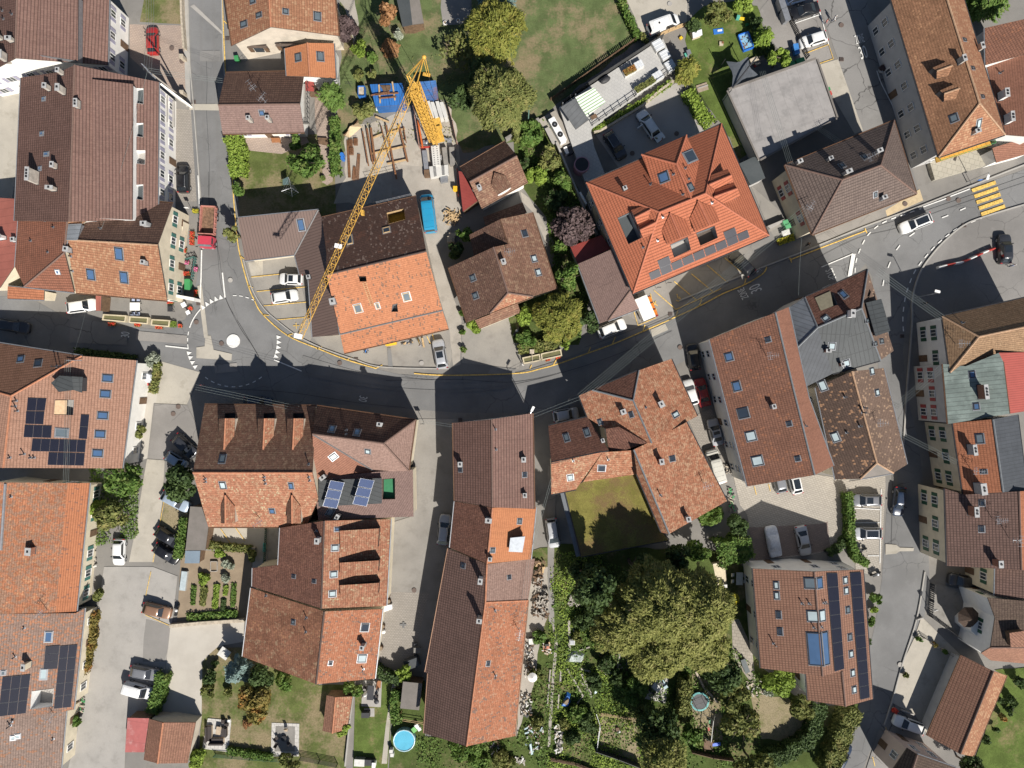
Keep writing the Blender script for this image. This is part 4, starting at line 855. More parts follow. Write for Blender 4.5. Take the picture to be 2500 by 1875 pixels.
h=House('detached_house','lichen-stained L-shaped house with four skylights between two gardens','house','B3','330,806,4.4 707,634,8.2 830,1020,8.2 680,1190,6.3 485,1269,4.4 1040,1050,6.4 1240,985,4.4 1035,340,4.4 768,396,7.0 836,606,7.0',[(T_LICHD,'0 1 2 3 4'),(T_LICHO,'2 5 3'),(T_LICH,'8 9 1 2 5 6 7')],W_CREAM,ridge=R_BR,over=.35,gut=COPPER)
h.dormer('B3','503,530,4.3 545,708,4.1 722,640,5.9 836,606,6.98 768,396,6.98',[(T_LICHD,'0 1 2 3 4')],W_CREAM,3.8,.3)
h.sky('B3','970,520,.9,.8,D 1050,732,.9,.8,P 1085,848,.9,.8,P 535,895,.8,.8,G 557,1045,.8,.8,G');h.chim('B3','793,765,.7,.6,1.1',CHIM);h.antenna('B3',838,690,2.0,0.1,6);H['10']=h
House('porch','tiled porch roof on the south side of the L-shaped house','porch','B3','553,1250,3.6 912,1112,3.6 938,1185,3.0 590,1325,3.0',[(T_LICH,'0 1 2 3')],W_CREAM,over=.2,gut=None)
House('annex','low dark tiled annex north of the L-shaped house','annex','B3','620,380,2.6 952,255,2.6 990,342,3.2 770,396,3.3 640,450,3.2',[(T_LICHD,'0 1 2 3 4')],W_GREY,over=.2,gut=None)
h=House('barn','plain brown tiled barn pressed against the modern orange building','barn','B3','1420,776,4.0 1705,652,6.3 1862,1000,6.3 1936,1154,4.2 1676,1252,4.2 1606,1277,4.0',[(T_MUTE,'0 1 2 4 5'),(T_MUTE,'2 3 4')],W_BEIGE,ridge=R_BR,over=.25)
House('lean_to','dark red sheet lean-to beside the purple-leaved tree','lean-to','B3','1356,630,2.8 1622,530,2.8 1695,648,3.4 1420,776,3.2',[(M_RED,'0 1 2 3')],W_GREY,over=.1,gut=None)
# modern orange building
h=House('apartment_building','modern bright orange hip-roofed apartment building with solar panels and dormers','apartment building','B4','5,90,7.7 400,1025,7.7 1546,536,7.7 1146,-407,7.7 622,340,11.6 1010,182,11.6',[(T_MODERN,'1 2 5 4'),(T_MODERN,'0 1 4'),(T_MODERN,'0 4 5 3'),(T_MODERN,'2 3 5')],W_CREAM,over=.5,ridge=R_MOD,gut=DARKMET,win=3.0,shut=None)
h.recess('B4',[(712,612),(862,548),(888,655),(745,722)],1.1,CONC,ZINC);h.recess('B4',[(930,515),(1088,455),(1115,555),(968,622)],1.1,FASCIA,ZINC)
h.recess('B4',[(268,388),(374,338),(470,556),(360,610)],.7,M_FLATD,ZINC)
h.dormer('B4','470,-147,9.4 850,-312,9.4 765,-67,11.2 890,222,11.7 590,160,9.4 992,-20,9.4',[(T_MODERN,'0 2 1'),(T_MODERN,'0 4 3 2'),(T_MODERN,'1 2 3 5')],W_CREAM,3.0,.4,R_MOD)
h.dormer('B4','712,348,11.5 800,556,11.6 688,606,10.6 642,496,10.6 856,408,10.7 892,522,10.6',[(T_MODERN,'0 3 2 1'),(T_MODERN,'0 1 5 4')],ZINC,1.2,.12,R_MOD)
h.dormer('B4','948,245,11.6 1046,450,11.7 924,502,10.7 878,392,10.7 1088,300,10.8 1130,416,10.7',[(T_MODERN,'0 3 2 1'),(T_MODERN,'0 1 5 4')],ZINC,1.2,.12,R_MOD)
h.dormer('B4','382,322,10.5 548,318,11.3 415,386,11.2 436,440,10.5 525,402,10.8 480,285,10.8',[(T_MODERN,'0 2 1 5'),(T_MODERN,'2 3 4 1')],ZINC,1.6,.1,R_MOD)
h.dormer('B4','440,440,10.5 592,425,11.3 458,492,11.2 482,556,10.5 562,520,10.8 526,400,10.8',[(T_MODERN,'0 2 1 5'),(T_MODERN,'2 3 4 1')],ZINC,1.6,.1,R_MOD)
h.dormer('B4','1195,-28,10.3 1060,24,10.8 1040,108,11.3 1230,28,11.2 1245,80,10.3 1086,146,10.8',[(T_MODERN,'0 1 2 3'),(T_MODERN,'3 2 5 4')],ZINC,1.6,.1,R_MOD)
h.dormer('B4','1245,88,10.3 1095,146,10.8 1080,212,11.2 1280,140,11.2 1305,205,10.3 1160,266,10.8',[(T_MODERN,'0 1 2 3'),(T_MODERN,'3 2 5 4')],ZINC,1.6,.1,R_MOD)
qs=[]
for k in range(9):
 x,y=530+93*k,852-40.8*k;qs.append([(x,y),(x+89,y-39),(x+108,y+24),(x+20,y+62)])
for(x,y)in((602,748),(1158,508)):qs.append([(x,y),(x+98,y-42),(x+118,y+22),(x+22,y+64)])
h.solar('B4',qs,PVG)
h.sky('B4','660,45,1.3,1.3,B 885,128,1.0,.9,G');h.sky('A4','880,1320,1.6,2.0,D',frame=ZINC)
h.chim('B4','325,145,.5,.5,.7',CHIMG);h.vent('B4','545,105,.7 650,380,.5 607,578,.4 485,635,.5 1065,260,.5 870,60,.5 820,190,.5 740,20,.5');h.vent('A4','840,1420,.6');H['12']=h
h=House('hall','flat grey membrane-roofed hall between lawn and street','hall','A4','1198,765,3.4 1942,503,3.4 2112,996,3.4 1463,1347,3.4',[(M_FLAT,'0 1 2 3')],W_GREY,over=.1,gut=None)
a,b_,c,d=h.V;mb=MB()
for p,q in((a,b_),(b_,c),(c,d),(d,a)):
 dd=(q-p).normalized();nn=V3((-dd.y,dd.x,0));mb.box((p+q)/2+nn*.14+V3((0,0,.12)),((q-p).length-.02,.26,.24),rz=math.atan2(dd.y,dd.x))
mb.build('parapet',[M_FIB],h.roof)
h=House('garage','low flat dark-green roofed garage squeezed behind the orange building','garage','A4','1296,1380,2.7 1442,1312,2.7 1516,1502,2.7 1390,1562,2.7',[(M_FLATD,'0 1 2 3')],W_GREY,over=.08,gut=None)
h=House('detached_house','grey-brown hip-roofed house with dark north slope at the street corner','house','B5','195,-60,7 1116,-436,7 1306,182,7 425,528,7 680,66,10.4 1002,-56,10.4',[(T_GHIP,'0 4 5 1'),(T_GHIP,'0 3 4'),(T_GHIP,'3 2 5 4'),(T_GHIP,'1 5 2')],W_CREAM,over=.55,ridge=R_BR,gut=COPPER,win=3.2,shut=SH_R)
h.chim('B5','700,15,.9,.5,1.3 960,-160,.8,.5,1.2 300,-75,.7,.5,1.0 560,-100,.6,.5,.9',CHIM);h.chim('B5','1010,225,.7,.5,.9',CHIMG);h.sky('B5','868,-125,.6,.8,D 678,-55,.6,.8,D 958,190,.5,.7,G');h.antenna('B5',875,-100,2.0,.4);h.antenna('B5',380,310,1.6,1.0);H['14']=h
h=House('apartment_house','long weathered orange-roofed apartment house with two dark dormers beside the side street','apartment house','A5','1075,-60,7.6 1545,-60,11.4 1690,-60,7.6 2052,1136,7.6 1492,1326,7.6 1836,872,11.4',[(T_ORLONG,'0 1 5 4'),(T_TAN,'1 2 3 5'),(T_TAN,'4 5 3')],W_GREY,over=.5,ridge=R_TAN,gut=DARKMET,win=3.0,shut=None)
for k in(0,1):
 x,y=62*k,192*k
 h.dormer('A5',f'{1545+x},{525+y},10.9 {1610+x},{552+y},10.9 {1476+x},{600+y},10.2 {1440+x},{572+y},9.6 {1572+x},{640+y},9.9 {1476+x},{662+y},9.4',[(T_ORLONG,'0 3 2 1'),(T_ORLONG,'1 2 5 4')],M_SLATE,1.9,.06,R_TAN)
h.chim('A5','1665,520,.9,.45,1.2 1825,410,.9,.45,1.0',CHIM);h.sky('A5','1622,998,1.0,.9,G 1830,1042,.6,1.2,P 1710,335,.4,1.0,G 1780,575,.4,1.0,G 1862,815,.4,1.0,G');h.chim('A5','1790,1120,.8,.5,.9',CHIM);H['15']=h
def attach(o,h):
 for k in('label','category','group'):
  if k in o:del o[k]
 o.parent=h.root;o.matrix_parent_inverse=Matrix.Translation(-h.root.location)
 return o
q=P('A5','1385,1370 1950,1200 2000,1370 1430,1530');mb=MB().prism([tuple(v)for v in q],0,.9);item(mb,'terrace','stone-flagged raised terrace below the long orange-roofed apartment house','terrace',[pavers('terrace_flags',(.42,.39,.32),(.38,.35,.29),.8,.8,.03,None,.28)])
q=P('A5','1460,1315,4.2 1930,1190,4.2 1940,1222,4.2 1475,1372,4.2');mb=MB().prism([tuple(v)for v in q],4.0,4.2);b=item(mb,'balcony','balcony with orange floor under the hip end of the long apartment house','balcony',[plain('orange_floor',(.55,.28,.04),.7)])
mb=MB()
for i in(1,2,3):
 a,c=q[i],q[(i+1)%4];mb.tube(a+V3((0,0,.95)),c+V3((0,0,.95)),.04,5)
 for j in range(13):mb.tube(a.lerp(c,j/12),a.lerp(c,j/12)+V3((0,0,.95)),.02,4)
mb.build('railing',[GREEN],b);attach(b,H['15'])
h=House('row_house','dark red house roof cut off by the right edge above','house','A5','1882,236,7.6 2330,135,8.8 2330,428,8.4 1888,548,7.2',[(T_CH,'0 1 2 3')],W_WHITE,over=.2)
h=House('row_house','broad red-brown roof with three chimneys at the upper right edge','house','A5','1895,540,5.6 2350,430,8.4 2350,1160,8.4 2030,1135,5.6 1960,820,5.6',[(T_CHE,'0 1 2 3 4')],W_WHITE,over=.2,ridge=R_BR)
h.chim('A5','2010,815,1.3,.6,1.5 2060,1010,1.5,.5,1.4',WHITE);h.vent('A5','2010,615,.6')
h=House('row_house','low red-brown roof next to the stone terrace at the right edge','house','A5','1945,1248,4 2330,1130,5 2330,1272,4 1980,1372,3.4',[(T_CHE,'0 1 2 3')],W_WHITE,over=.2)
# church-like corner complex
h=House('town_house','long brick-red roofed town house with skylights beside the paved courtyard','house','C4','1046,-387,7.9 1600,-612,11.4 1712,-657,10.3 1880,100,9.3 2092,682,8.9 1932,760,11.4 1366,856,7.9 1745,0,11.4',[(T_CH,'0 1 7 5 6'),(T_CHE,'1 2 3 4 5 7')],W_WHITE,over=.35,ridge=R_GR,gut=ZINC,win=3.0,shut=None)  # east slope: the sun's brightness put in as lighter tiles
h.sky('C4','1275,12,1.3,1.0,B 1330,238,1.4,1.4,D 1395,432,1.3,1.3,P 1450,640,1.3,1.4,P 1718,328,.6,.6,D 1790,622,.6,.6,D 1210,-237,1.1,1.0,B');h.sky('B4','1540,1415,.6,.6,D')
h.chim('C4','1570,180,.6,.5,.9',CHIMG);h.vent('C4','1855,345,.6');h.antenna('B4',1525,1555,2.4,.1,6);H['17']=h
h=House('town_house','speckled brown roofed town house along the right-hand street','house','C5','455,160,7.8 760,22,10 1028,-5,7 1226,808,7 1110,880,7 830,930,7 622,936,7 970,796,10',[(T_SPOTD,'0 1 7 5 6'),(T_SPOT,'1 2 3 4 7'),(M_FIB,'7 4 5')],W_CREAM,over=.35,ridge=R_TAN,win=3.0)
h.sky('C5','515,145,1.4,.9,P 622,578,1.3,.9,P 928,22,.9,.8,P 972,203,.8,.8,P');h.vent('C5','700,240,.5 825,485,.6 715,540,.3 860,330,.9 850,370,.9',r=.09);h.antenna('C5',965,455,1.8,.0)
h=House('corner_house','dark pyramid-roofed corner house with grey metal top at the junction','corner house','B5','230,1142,8.6 362,1058,8.6 893,822,8.2 1112,1508,7.6 1000,1590,8.6 600,1700,9.2 320,1838,8.4 470,1312,9.6 840,1150,12 300,1480,9.2',[(M_ZNC,'0 1 7 9'),(T_DMOT,'1 2 8 7'),(T_SPOT,'2 3 4 8'),(M_GREY,'8 4 5'),(M_GREY,'7 8 5'),(M_SLATE,'9 7 5 6')],W_GREY,over=.3,ridge=R_GR,gut=DARKMET,win=2.8)
h.dormer('B5','878,1102,10.6 1008,1070,9.6 1086,1340,9.6 960,1386,10.4',[(M_GREY,'0 1 2 3')],M_SLATE,1.8)
h.dormer('B5','905,1060,9.9 950,1050,9.2 925,1000,9.5',[(T_SPOT,'0 1 2')],M_SLATE,1.2)
h.recess('B5',[(455,1060),(600,1015),(640,1120),(500,1170)],.5,FASCIA,ZINC);q=[h.hit('B5',*c)[0]+V3((0,0,.1))for c in((445,1062),(575,1005),(600,1130),(495,1172))]
MB().add(q+[p-V3((0,0,.06))for p in q],[(0,1,2,3),(7,6,5,4),(0,4,5,1),(1,5,6,2),(2,6,7,3),(3,7,4,0)]).build('terrace_awning',[plain('olive_awning',(.25,.22,.15),.7)],h.root)
h.sky('B5','688,1035,.7,1.1,B 540,1237,.8,.7,P 890,1255,.5,.9,G 955,1450,.5,.8,G 1008,1428,.6,.9,G 590,1470,.9,.9,P 712,1615,.9,.9,P');h.chim('B5','735,1200,.6,1.1,1.2',WHITE);h.chim('B5','545,1510,.7,.4,.7 660,1625,.4,.5,.8',CHIMB);h.vent('B5','545,1480,.8 548,1500,.8');H['17c']=h
# east side of the right-hand street
h=House('row_house','sandy-tan hip-roofed house with white front and green shutters at the junction','house','B5','1522,1218,7.4 2400,1020,7.4 2400,1270,10 1832,1390,10 2400,1700,7.4 1588,1690,7.4',[(T_TANR,'0 3 2 1'),(T_TANR,'0 5 3'),(T_TANR,'3 5 4 2')],W_WHITE,over=.4,ridge=R_TAN,win=2.4,shut=SH_G,gut=DARKMET)
h.antenna('B5',1635,1452,2.0,0);h.vent('B5','1690,1272,.5')
h=House('row_house','house with green copper roof between tan and orange roofs','house','C5','1528,-40,7.6 1572,468,7.6 2090,380,9.8 2036,-60,9.8 2000,-134,9.8 1720,-20,8.4',[(M_COPP,'0 1 2 3 4 5')],W_GREY,over=.15,win=2.2,shut=SH_R,gut=COPPER)
h.chim('C5','1835,195,2.2,.5,1.5',CHIMB);h.sky('C5','1775,50,.9,.7,B 1810,320,.9,.7,B')
h=House('row_house','salmon-red sheet-roofed house at the right edge','house','C5','2000,-134,9.3 2036,-60,9.3 2092,380,9.3 2420,330,8 2420,-140,8',[(M_SRED,'0 1 2 3 4')],W_GREY,over=.1,gut=None)
h=House('row_house','narrow house with bright orange tiles and grey metal rear slope','house','C5','1612,460,7.4 1950,428,9.8 2036,1042,9.8 1700,1062,7.4 2160,388,8.8 2240,1030,8.8',[(T_CLAY,'0 1 2 3'),(M_SLATE,'1 4 5 2')],W_CREAM,over=.25,ridge=R_GR,win=2.3,shut=SH_G,gut=DARKMET)
h.chim('C5','1750,680,1.6,.5,1.3',CHIMG);h.chim('C5','1815,1005,1.7,.8,1.5',CHIMG);h.sky('C5','1840,592,1.3,.9,G 1873,870,.5,.7,G');h.antenna('C5',1765,855,1.8,-.1)
h=House('row_house','brown grid-tiled house with cream front below the orange narrow house','house','C5','1545,1012,7.4 1705,1064,7.6 2170,1036,10 2330,1028,8.6 2330,1700,8.6 2190,1700,10 1640,1668,7.4 1564,1664,7.2',[(T_BR36,'0 1 2 5 6 7'),(T_CLAY,'2 3 4 5')],W_CREAM,over=.25,ridge=R_BR,win=2.4,shut=SH_G,gut=DARKMET)
h.chim('C5','1755,1195,1.5,.6,1.5',CHIMB);h.sky('C5','1858,1135,.8,.6,D 1855,1355,.8,.6,D');h.antenna('C5',1940,1262,2.2,.1,6);h.antenna('C5',2085,1430,2.6,1.5,4);h.chim('C5','1960,1630,1.0,.6,1.4',CHIMB)
h=House('row_house','dark roofed house strip at right edge above the old farmhouse','house','D5','1972,-40,7 2330,-30,8.5 2330,255,8.5 1966,206,7',[(T_BR36,'0 1 2 3')],W_CREAM,over=.2,win=2.3,shut=SH_G)
h=House('farmhouse','old dark-roofed farmhouse with white front and green shutters at the lower right edge','house','D5','1906,222,6.8 2350,262,8.5 2350,640,8.8 1930,642,7.2 1968,392,8.4 1850,690,5.2 1932,752,5.0 2350,790,5.0',[(T_BORD,'0 1 2 3 4'),(T_SHED,'3 2 7 6 5')],W_WHITE,over=.2,win=2.0,shut=SH_G,gut=None,ridge=R_BR)
h.dormer('D5','2090,520,8.9 2230,500,9.2 2230,640,8.9 2100,640,8.6',[(T_SHED,'0 1 2 3')],WOODD,1.2)
p=W('D5',1690,400);mb=MB();ring=[(p.x+1.3*math.cos(R(a+22)),p.y+1.2*math.sin(R(a+22)))for a in range(0,360,45)]
mb.prism(ring,0,4.0);pc=mb.build('stair_turret',[W_WHITE],h.root)
q=W('D5',1768,400,4.6);mb=MB();rr=[(q.x+1.6*math.cos(R(a+22)),q.y+1.6*math.sin(R(a+22)),3.9)for a in range(0,360,45)]
mb.add(rr+[(q.x,q.y,5.0)],[(i,(i+1)%8,8)for i in range(8)]+[tuple(reversed(range(8)))]);mb.build('turret_roof',[T_BORD],pc)
h=House('garage','long tiled garage with bright orange east slope at the lower right','garage','D5','1686,708,3.0 1952,840,5.0 2067,880,3.8 1786,1562,3.8 1672,1541,5.0 1394,1386,3.0',[(T_D4,'0 1 4 5'),(T_TAN,'1 2 3 4')],W_GREY,over=.5,ridge=R_DK,gut=COPPER)
for k in range(3):
 p=W('D5',1600-95*k,860+190*k,1.2);d=(h.V[5]-h.V[0]).normalized();MB().box(p+V3((.1,0,0)),(2.4,.12,2.2),rz=math.atan2(d.y,d.x)).build('garage_door',[plain('grey_door',(.45,.46,.47),.6)],h.root)
h=House('detached_house','pink-walled house with a worn roof cut off by the bottom edge','house','D5','1228,1490,5.4 1312,1545,7.6 1640,1660,7.4 1560,1860,7.4 1230,1800,7.6 1085,1700,5.4',[(T_BORD,'0 1 4 5'),(T_BORD,'1 2 3 4')],W_PINK,over=.25,ridge=R_BR,win=2.2,shut=None)
# south-east modern house
h=House('detached_house','modern brown tiled house with glazed ridge and two long solar strips','house','D5','-76,-23,5.6 443,2,8.8 855,-15,5.9 936,1078,5.9 512,886,8.8 -10,816,5.6 706,1141,7.45 676,842,7.6 388,1086,5.4 373,868,5.4',[(T_D4,'0 1 4 5'),(T_D4,'1 2 3 6 7 4'),(T_D4,'9 7 6 8')],W_WHITE,over=.35,ridge=R_BR,gut=DARKMET,win=3.2)
h.solar('D5',[[(540,14),(634,12),(692,820),(610,845)]],PV,1,7,.12);h.solar('D5',[[(738,8),(832,4),(907,1062),(826,1082)]],PV,1,10,.12)
h.sky('D5','123,118,1.0,.6,P 127,205,1.0,.6,P 143,367,1.0,.6,D 155,508,1.0,.6,D 703,75,.9,.7,P 710,163,.9,.7,P 724,325,.9,.7,G 742,555,.9,.7,G 752,697,.9,.7,P 766,857,.9,.7,P 779,998,.9,.7,P')
h.sky('D5','410,100,1.5,1.5,G 485,98,1.5,1.0,B 430,378,1.5,1.4,P 508,373,1.5,1.0,P',frame=DARKMET);h.sky('D5','452,655,4.6,1.9,B 532,650,4.6,1.2,B')
h.vent('D5','340,272,.6 400,272,.5 520,265,.5 540,263,.5 440,475,.6 503,468,.5 100,610,1.0');H['38']=h
# west side
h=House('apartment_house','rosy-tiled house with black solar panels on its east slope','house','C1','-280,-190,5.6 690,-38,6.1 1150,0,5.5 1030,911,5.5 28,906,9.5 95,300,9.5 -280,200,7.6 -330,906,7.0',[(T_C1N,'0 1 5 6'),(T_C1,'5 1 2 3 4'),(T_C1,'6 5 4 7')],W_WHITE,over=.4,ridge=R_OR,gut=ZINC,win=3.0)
h.recess('C1',[(462,332),(625,332),(618,462),(455,458)],1.0,CONC,ZINC)
q=[h.hit('C1',*c)[0]+V3((0,0,.12))for c in((470,336),(570,336),(562,455),(460,453))]
MB().add(q+[p-V3((0,0,.06))for p in q],[(0,1,2,3),(7,6,5,4),(0,4,5,1),(1,5,6,2),(2,6,7,3),(3,7,4,0)]).build('terrace_awning',[plain('peach_awning',(.58,.40,.24),.8)],h.root)
pq=lambda a,b,c,d:[a,b,c,d]
h.solar('C1',[[(236,314),(395,320),(380,425),(226,424)],[(222,428),(378,430),(367,540),(215,536)]],PV,2,1)
h.solar('C1',[[(210,543),(440,550),(432,655),(200,648)]],PV,3,1);h.solar('C1',[[(275,660),(728,672),(720,776),(264,766)]],PV,6,1);h.solar('C1',[[(412,775),(718,782),(708,888),(402,882)]],PV,4,1)
h.solar('C1',[[(684,455),(756,458),(736,664),(664,660)]],PV,1,2)
h.dormer('C1','430,190,9.2 605,135,8.6 700,140,8.0 690,272,8.0 620,250,8.6 495,266,8.4 500,128,8.4',[(M_GREY,'0 5 4 1 6'),(M_GREY,'1 4 3 2')],M_SLATE,1.4)
h.sky('C1','908,150,1.0,1.3,B 890,283,1.0,1.3,B 868,465,1.0,1.3,B 846,622,1.0,1.3,B 825,783,1.0,1.3,B');h.sky('C1','522,610,1.2,1.6,G',frame=ZINC);h.sky('B1','175,1580,.9,.9,B 322,1615,1.0,1.0,D')
h.vent('C1','140,340,.5 130,385,.8 150,425,.6 205,790,.9 260,820,.4 290,820,.4 85,820,.4');h.vent('B1','480,1640,1.2 510,1640,1.0');H['26']=h
h=House('row_house','orange mossy-tiled house at the left edge with a brighter eaves strip','house','C1','-200,1010,9.2 55,1030,8.0 570,1034,5.6 756,1034,4.6 642,2134,4.6 470,2134,5.5 -200,2140,8.8',[(T_C27,'0 1 2 5 6'),(T_C27E,'2 3 4 5')],W_CREAM,over=.6,win=2.8,shut=SH_T)
h.chim('C1','275,1600,1.1,.8,1.0',CHIMB);h.vent('C1','95,1150,.3');h.antenna('D1',400,325,2.2,.8)
mb=MB();a,b_=h.hit('C1',45,1040)[0],h.hit('C1',8,1600)[0];mb.tube(a,b_,.2,6);mb.build('roof_flashing',[ZINC],h.roof)
h=House('row_house','grey and orange flecked roof with two black solar arrays at the left edge','house','D1','-200,362,8.6 640,352,4.9 714,310,4.5 620,1166,4.5 545,1182,4.8 -200,1275,8.4',[(T_D28,'0 1 2 3 4 5')],W_CREAM,over=.6,win=2.8)
h.recess('D1',[(268,1010),(455,985),(445,1140),(255,1165)],1.2,CONC,WHITE)
h.solar('D1',[[(384,632),(508,620),(486,820),(366,826)]],PVG,1,3);h.solar('D1',[[(508,628),(655,614),(600,1144),(455,1158)]],PV,2,5);h.solar('D1',[[(22,890),(260,866),(220,1195),(-15,1225)]],PV,3,3)
h.sky('D1','410,552,1.5,.9,B 368,868,1.5,.8,P',frame=ZINC);h.chim('D1','250,780,1.0,.5,1.4',W_CREAM);h.vent('D1','130,720,.6 205,478,.3 100,1270,.6');h.sky('D1','28,855,.6,.5,G',frame=ZINC)
h=House('row_house','taupe tiled roof in the bottom left corner with two white roof hatches','house','D1','-200,1275,8.2 0,1246,7.2 556,1180,4.4 508,1720,4.4 -200,1760,8.2',[(T_D29,'0 1 2 3 4')],W_CREAM,over=.6,win=2.8)
h.sky('D1','110,1405,.6,.6,P 148,1392,.6,.6,P',frame=WHITE);h.vent('D1','90,1300,.8 450,1415,.3');h.antenna('D1',480,1195,2.4,2.6)
House('lean_to','long flat grey lean-to beside the parked cars and garden','lean-to','C1','1605,1232,2.7 1702,1238,2.7 1758,1405,2.5 1732,1602,2.5 1565,1602,2.5',[(M_FIB,'0 1 2 3 4')],WOODD,over=.1,gut=None)
House('lean_to','small blue-grey corrugated shelter at the end of the flat lean-to','lean-to','C1','1564,1606,2.3 1690,1606,2.3 1682,1712,2.0 1558,1712,2.0',[(M_CORR,'0 1 2 3')],WOODD,over=.1,gut=None)
House('canopy','pale red weathered sheet canopy beside the tiled shed','canopy','D1','1076,1236,2.5 1258,1240,2.8 1216,1526,2.8 1055,1526,2.5',[(M_REDL,'0 1 2 3')],WOODD,over=.1,gut=None)
h=House('shed','brown tiled shed with ivy trellis next to the garden sofa terrace','shed','D1','1262,1246,2.7 1376,1276,3.9 1652,1276,2.6 1582,1618,2.6 1330,1622,3.9 1212,1590,2.7',[(T_SHED,'0 1 4 5'),(T_SHED,'1 2 3 4')],W_BEIGE,over=.15,gut=None,ridge=R_OR)
h=House('shed','small orange and brown tiled tool shed on the lawn','shed','D2','1236,1046,2.2 1312,1062,2.9 1452,1056,2.1 1408,1335,2.1 1284,1366,2.9 1200,1346,2.2',[(T_SHED,'0 1 4 5'),(T_LICHO,'1 2 3 4')],WOODD,over=.12,gut=None,ridge=R_OR)
House('carport','grey fibre-sheet canopy leaning against the long brown roof','canopy','D2','1880,930,2.5 2042,946,2.5 2016,1172,2.4 1856,1156,2.4',[(M_FIB,'0 1 2 3')],WOODD,over=.1,gut=None)
# south of the main road
h=House('apartment_house','big old house with three north dormers and two south dormers, lichen-covered tiles','house','C2','205,165,5.9 1142,175,5.9 1116,742,11 108,740,11 1165,962,9 1062,1198,6 236,1198,6',[(T_LICH,'0 1 2 3'),(T_LICHO,'3 2 4 5 6')],W_CREAM,over=.35,ridge=R_OR,gut=COPPER)
for xb,xl,xr in((370,322,462),(700,652,795),(950,900,1042)):
 h.dormer('C2',f'{xb},545,9.6 {xb+13},282,9.5 {xl+3},284,8.3 {xl},432,8.3 {xr-5},428,8.3 {xr},282,8.3',[(T_LICH,'0 3 2 1'),(T_LICHO,'0 1 5 4')],W_BEIGE,2.2,.08,R_OR)
 h.recess('C2',[(xl+55,238),(xr+4,236),(xr,276),(xl+52,277)],.5,BLACK,DARKMET)
for xb,xl,xr in((380,343,462),(942,898,1019)):
 h.dormer('C2',f'{xb},930,9.6 {xb+2},1168,9.2 {xl},1165,8.2 {xl},1012,8.2 {xr-2},1024,8.2 {xr},1168,8.2',[(T_LICH,'0 3 2 1'),(T_LICHO,'0 1 5 4')],W_BEIGE,1.8,.08,R_OR)
h.sky('C2','357,625,.8,1.2,G 360,845,.8,1.1,P 936,850,.6,1.0,B 776,1062,.7,.8,B');h.vent('C2','215,790,.6 218,815,.6 712,775,.6 715,800,.6 722,830,.6 1088,775,.6 1095,805,.6 1085,670,.6');h.antenna('C2',690,1145,2.2,.6);H['30']=h
h=House('town_house','pink-brown house with grey metal roof deck, tilted solar collectors and roof terrace','house','C2','1152,175,6.3 1985,296,6.3 1716,493,9.7 1116,413,9.7 1926,722,6.3 1652,735,6.0 1130,800,7.6',[(T_DBRN,'0 1 2 3'),(T_PK36,'3 2 4 5'),(T_PK36,'2 1 4'),(T_CHE,'3 5 6')],W_CREAM,over=.3,ridge=R_BR,gut=COPPER)  # north slope: its shading put in as dark brown tiles
h.dormer('C2','1128,792,7.5 1652,733,6.3 1962,714,5.7 1968,1110,5.4 1166,1140,6.7',[(T_MUTE,'0 1 2 3 4')],W_CREAM,5.2,.2)
h.sky('C2','1282,372,.8,1.1,B 1493,400,.8,1.1,B 1583,560,.7,.8,P 1293,605,1.0,.8,P 1265,1075,1.2,.8,G');h.chim('C2','1690,330,.7,.5,.9',WHITE);h.chim('C2','1215,775,.9,.5,.9 1340,1105,.9,.5,1.3',CHIM);h.vent('C2','1405,380,.8 1400,415,.4')
zf,inn=h.recess('C2',[(1706,796),(1812,786),(1814,964),(1706,966)],.8,plain('green_turf',(.04,.19,.09),.9),FASCIA)
h.dormer('C2','1168,802,7.75 1700,785,7.0 1700,1000,6.9 1166,1026,7.65',[(M_GREY,'0 1 2 3')],ZINC,.9)
z0=7.4
for(x0,y0)in((1268,800),(1520,782)):
 for k in range(3):
  dx,dy=-22*k,73*k*1.02
  a=W('C2',x0+dx,y0+dy+5,z0+1.15);b_=W('C2',x0+dx+118,y0+dy+24,z0+.25);c=W('C2',x0+dx+96,y0+dy+94,z0+.25);d=W('C2',x0+dx-22,y0+dy+72,z0+1.15)
  n=(b_-a).cross(d-a).normalized();n=n if n.z>0 else-n
  mb=MB();pts=[a,b_,c,d];lo=[p-n*.06 for p in pts];ctr=sum(pts,V3())/4;inn2=[p+(ctr-p)*.03+n*.005 for p in pts]
  mb.add(pts+lo,[(3,2,1,0),(4,5,6,7)]+[(k2,(k2+1)%4,(k2+1)%4+4,k2+4)for k2 in range(4)]);mb.add(inn2,[(3,2,1,0)],1)
  e=(b_-a).normalized();sl=(d-a).normalized()
  for i in range(len(mb.f)):mb.uv[i]=(lambda co,e=e,sl=sl,o=a:((co-o).dot(e),(co-o).dot(sl)))
  for p in(a,d):mb.tube((p.x,p.y,z0-.4),p-n*.05,.03,5)
  o=mb.build('solar_panel',[STEEL,PVB],h.root)
H['31']=h
h=House('workshop','long tiled workshop with three shed dormers facing the alley','house','C2','842,1206,6.4 1216,1146,8.8 1776,1132,5.4 1738,1864,5.4 1190,1886,8.8 606,1700,5.6 610,1545,5.6 826,1520,6.0',[(T_DMOT,'0 1 4 5 6 7'),(T_LICHO,'1 2 3 4')],W_CREAM,over=.25,ridge=R_DK,gut=ZINC)
for y0,y1,y2 in((1222,1392,0),(1492,1600,0),(1682,1785,0)):
 h.dormer('C2',f'1345,{y0+8},8.5 1678,{y0-12},7.6 1666,{y1-5},7.6 1352,{y1+18},8.5',[(T_LICHO,'0 1 2 3')],DARKMET,1.6)
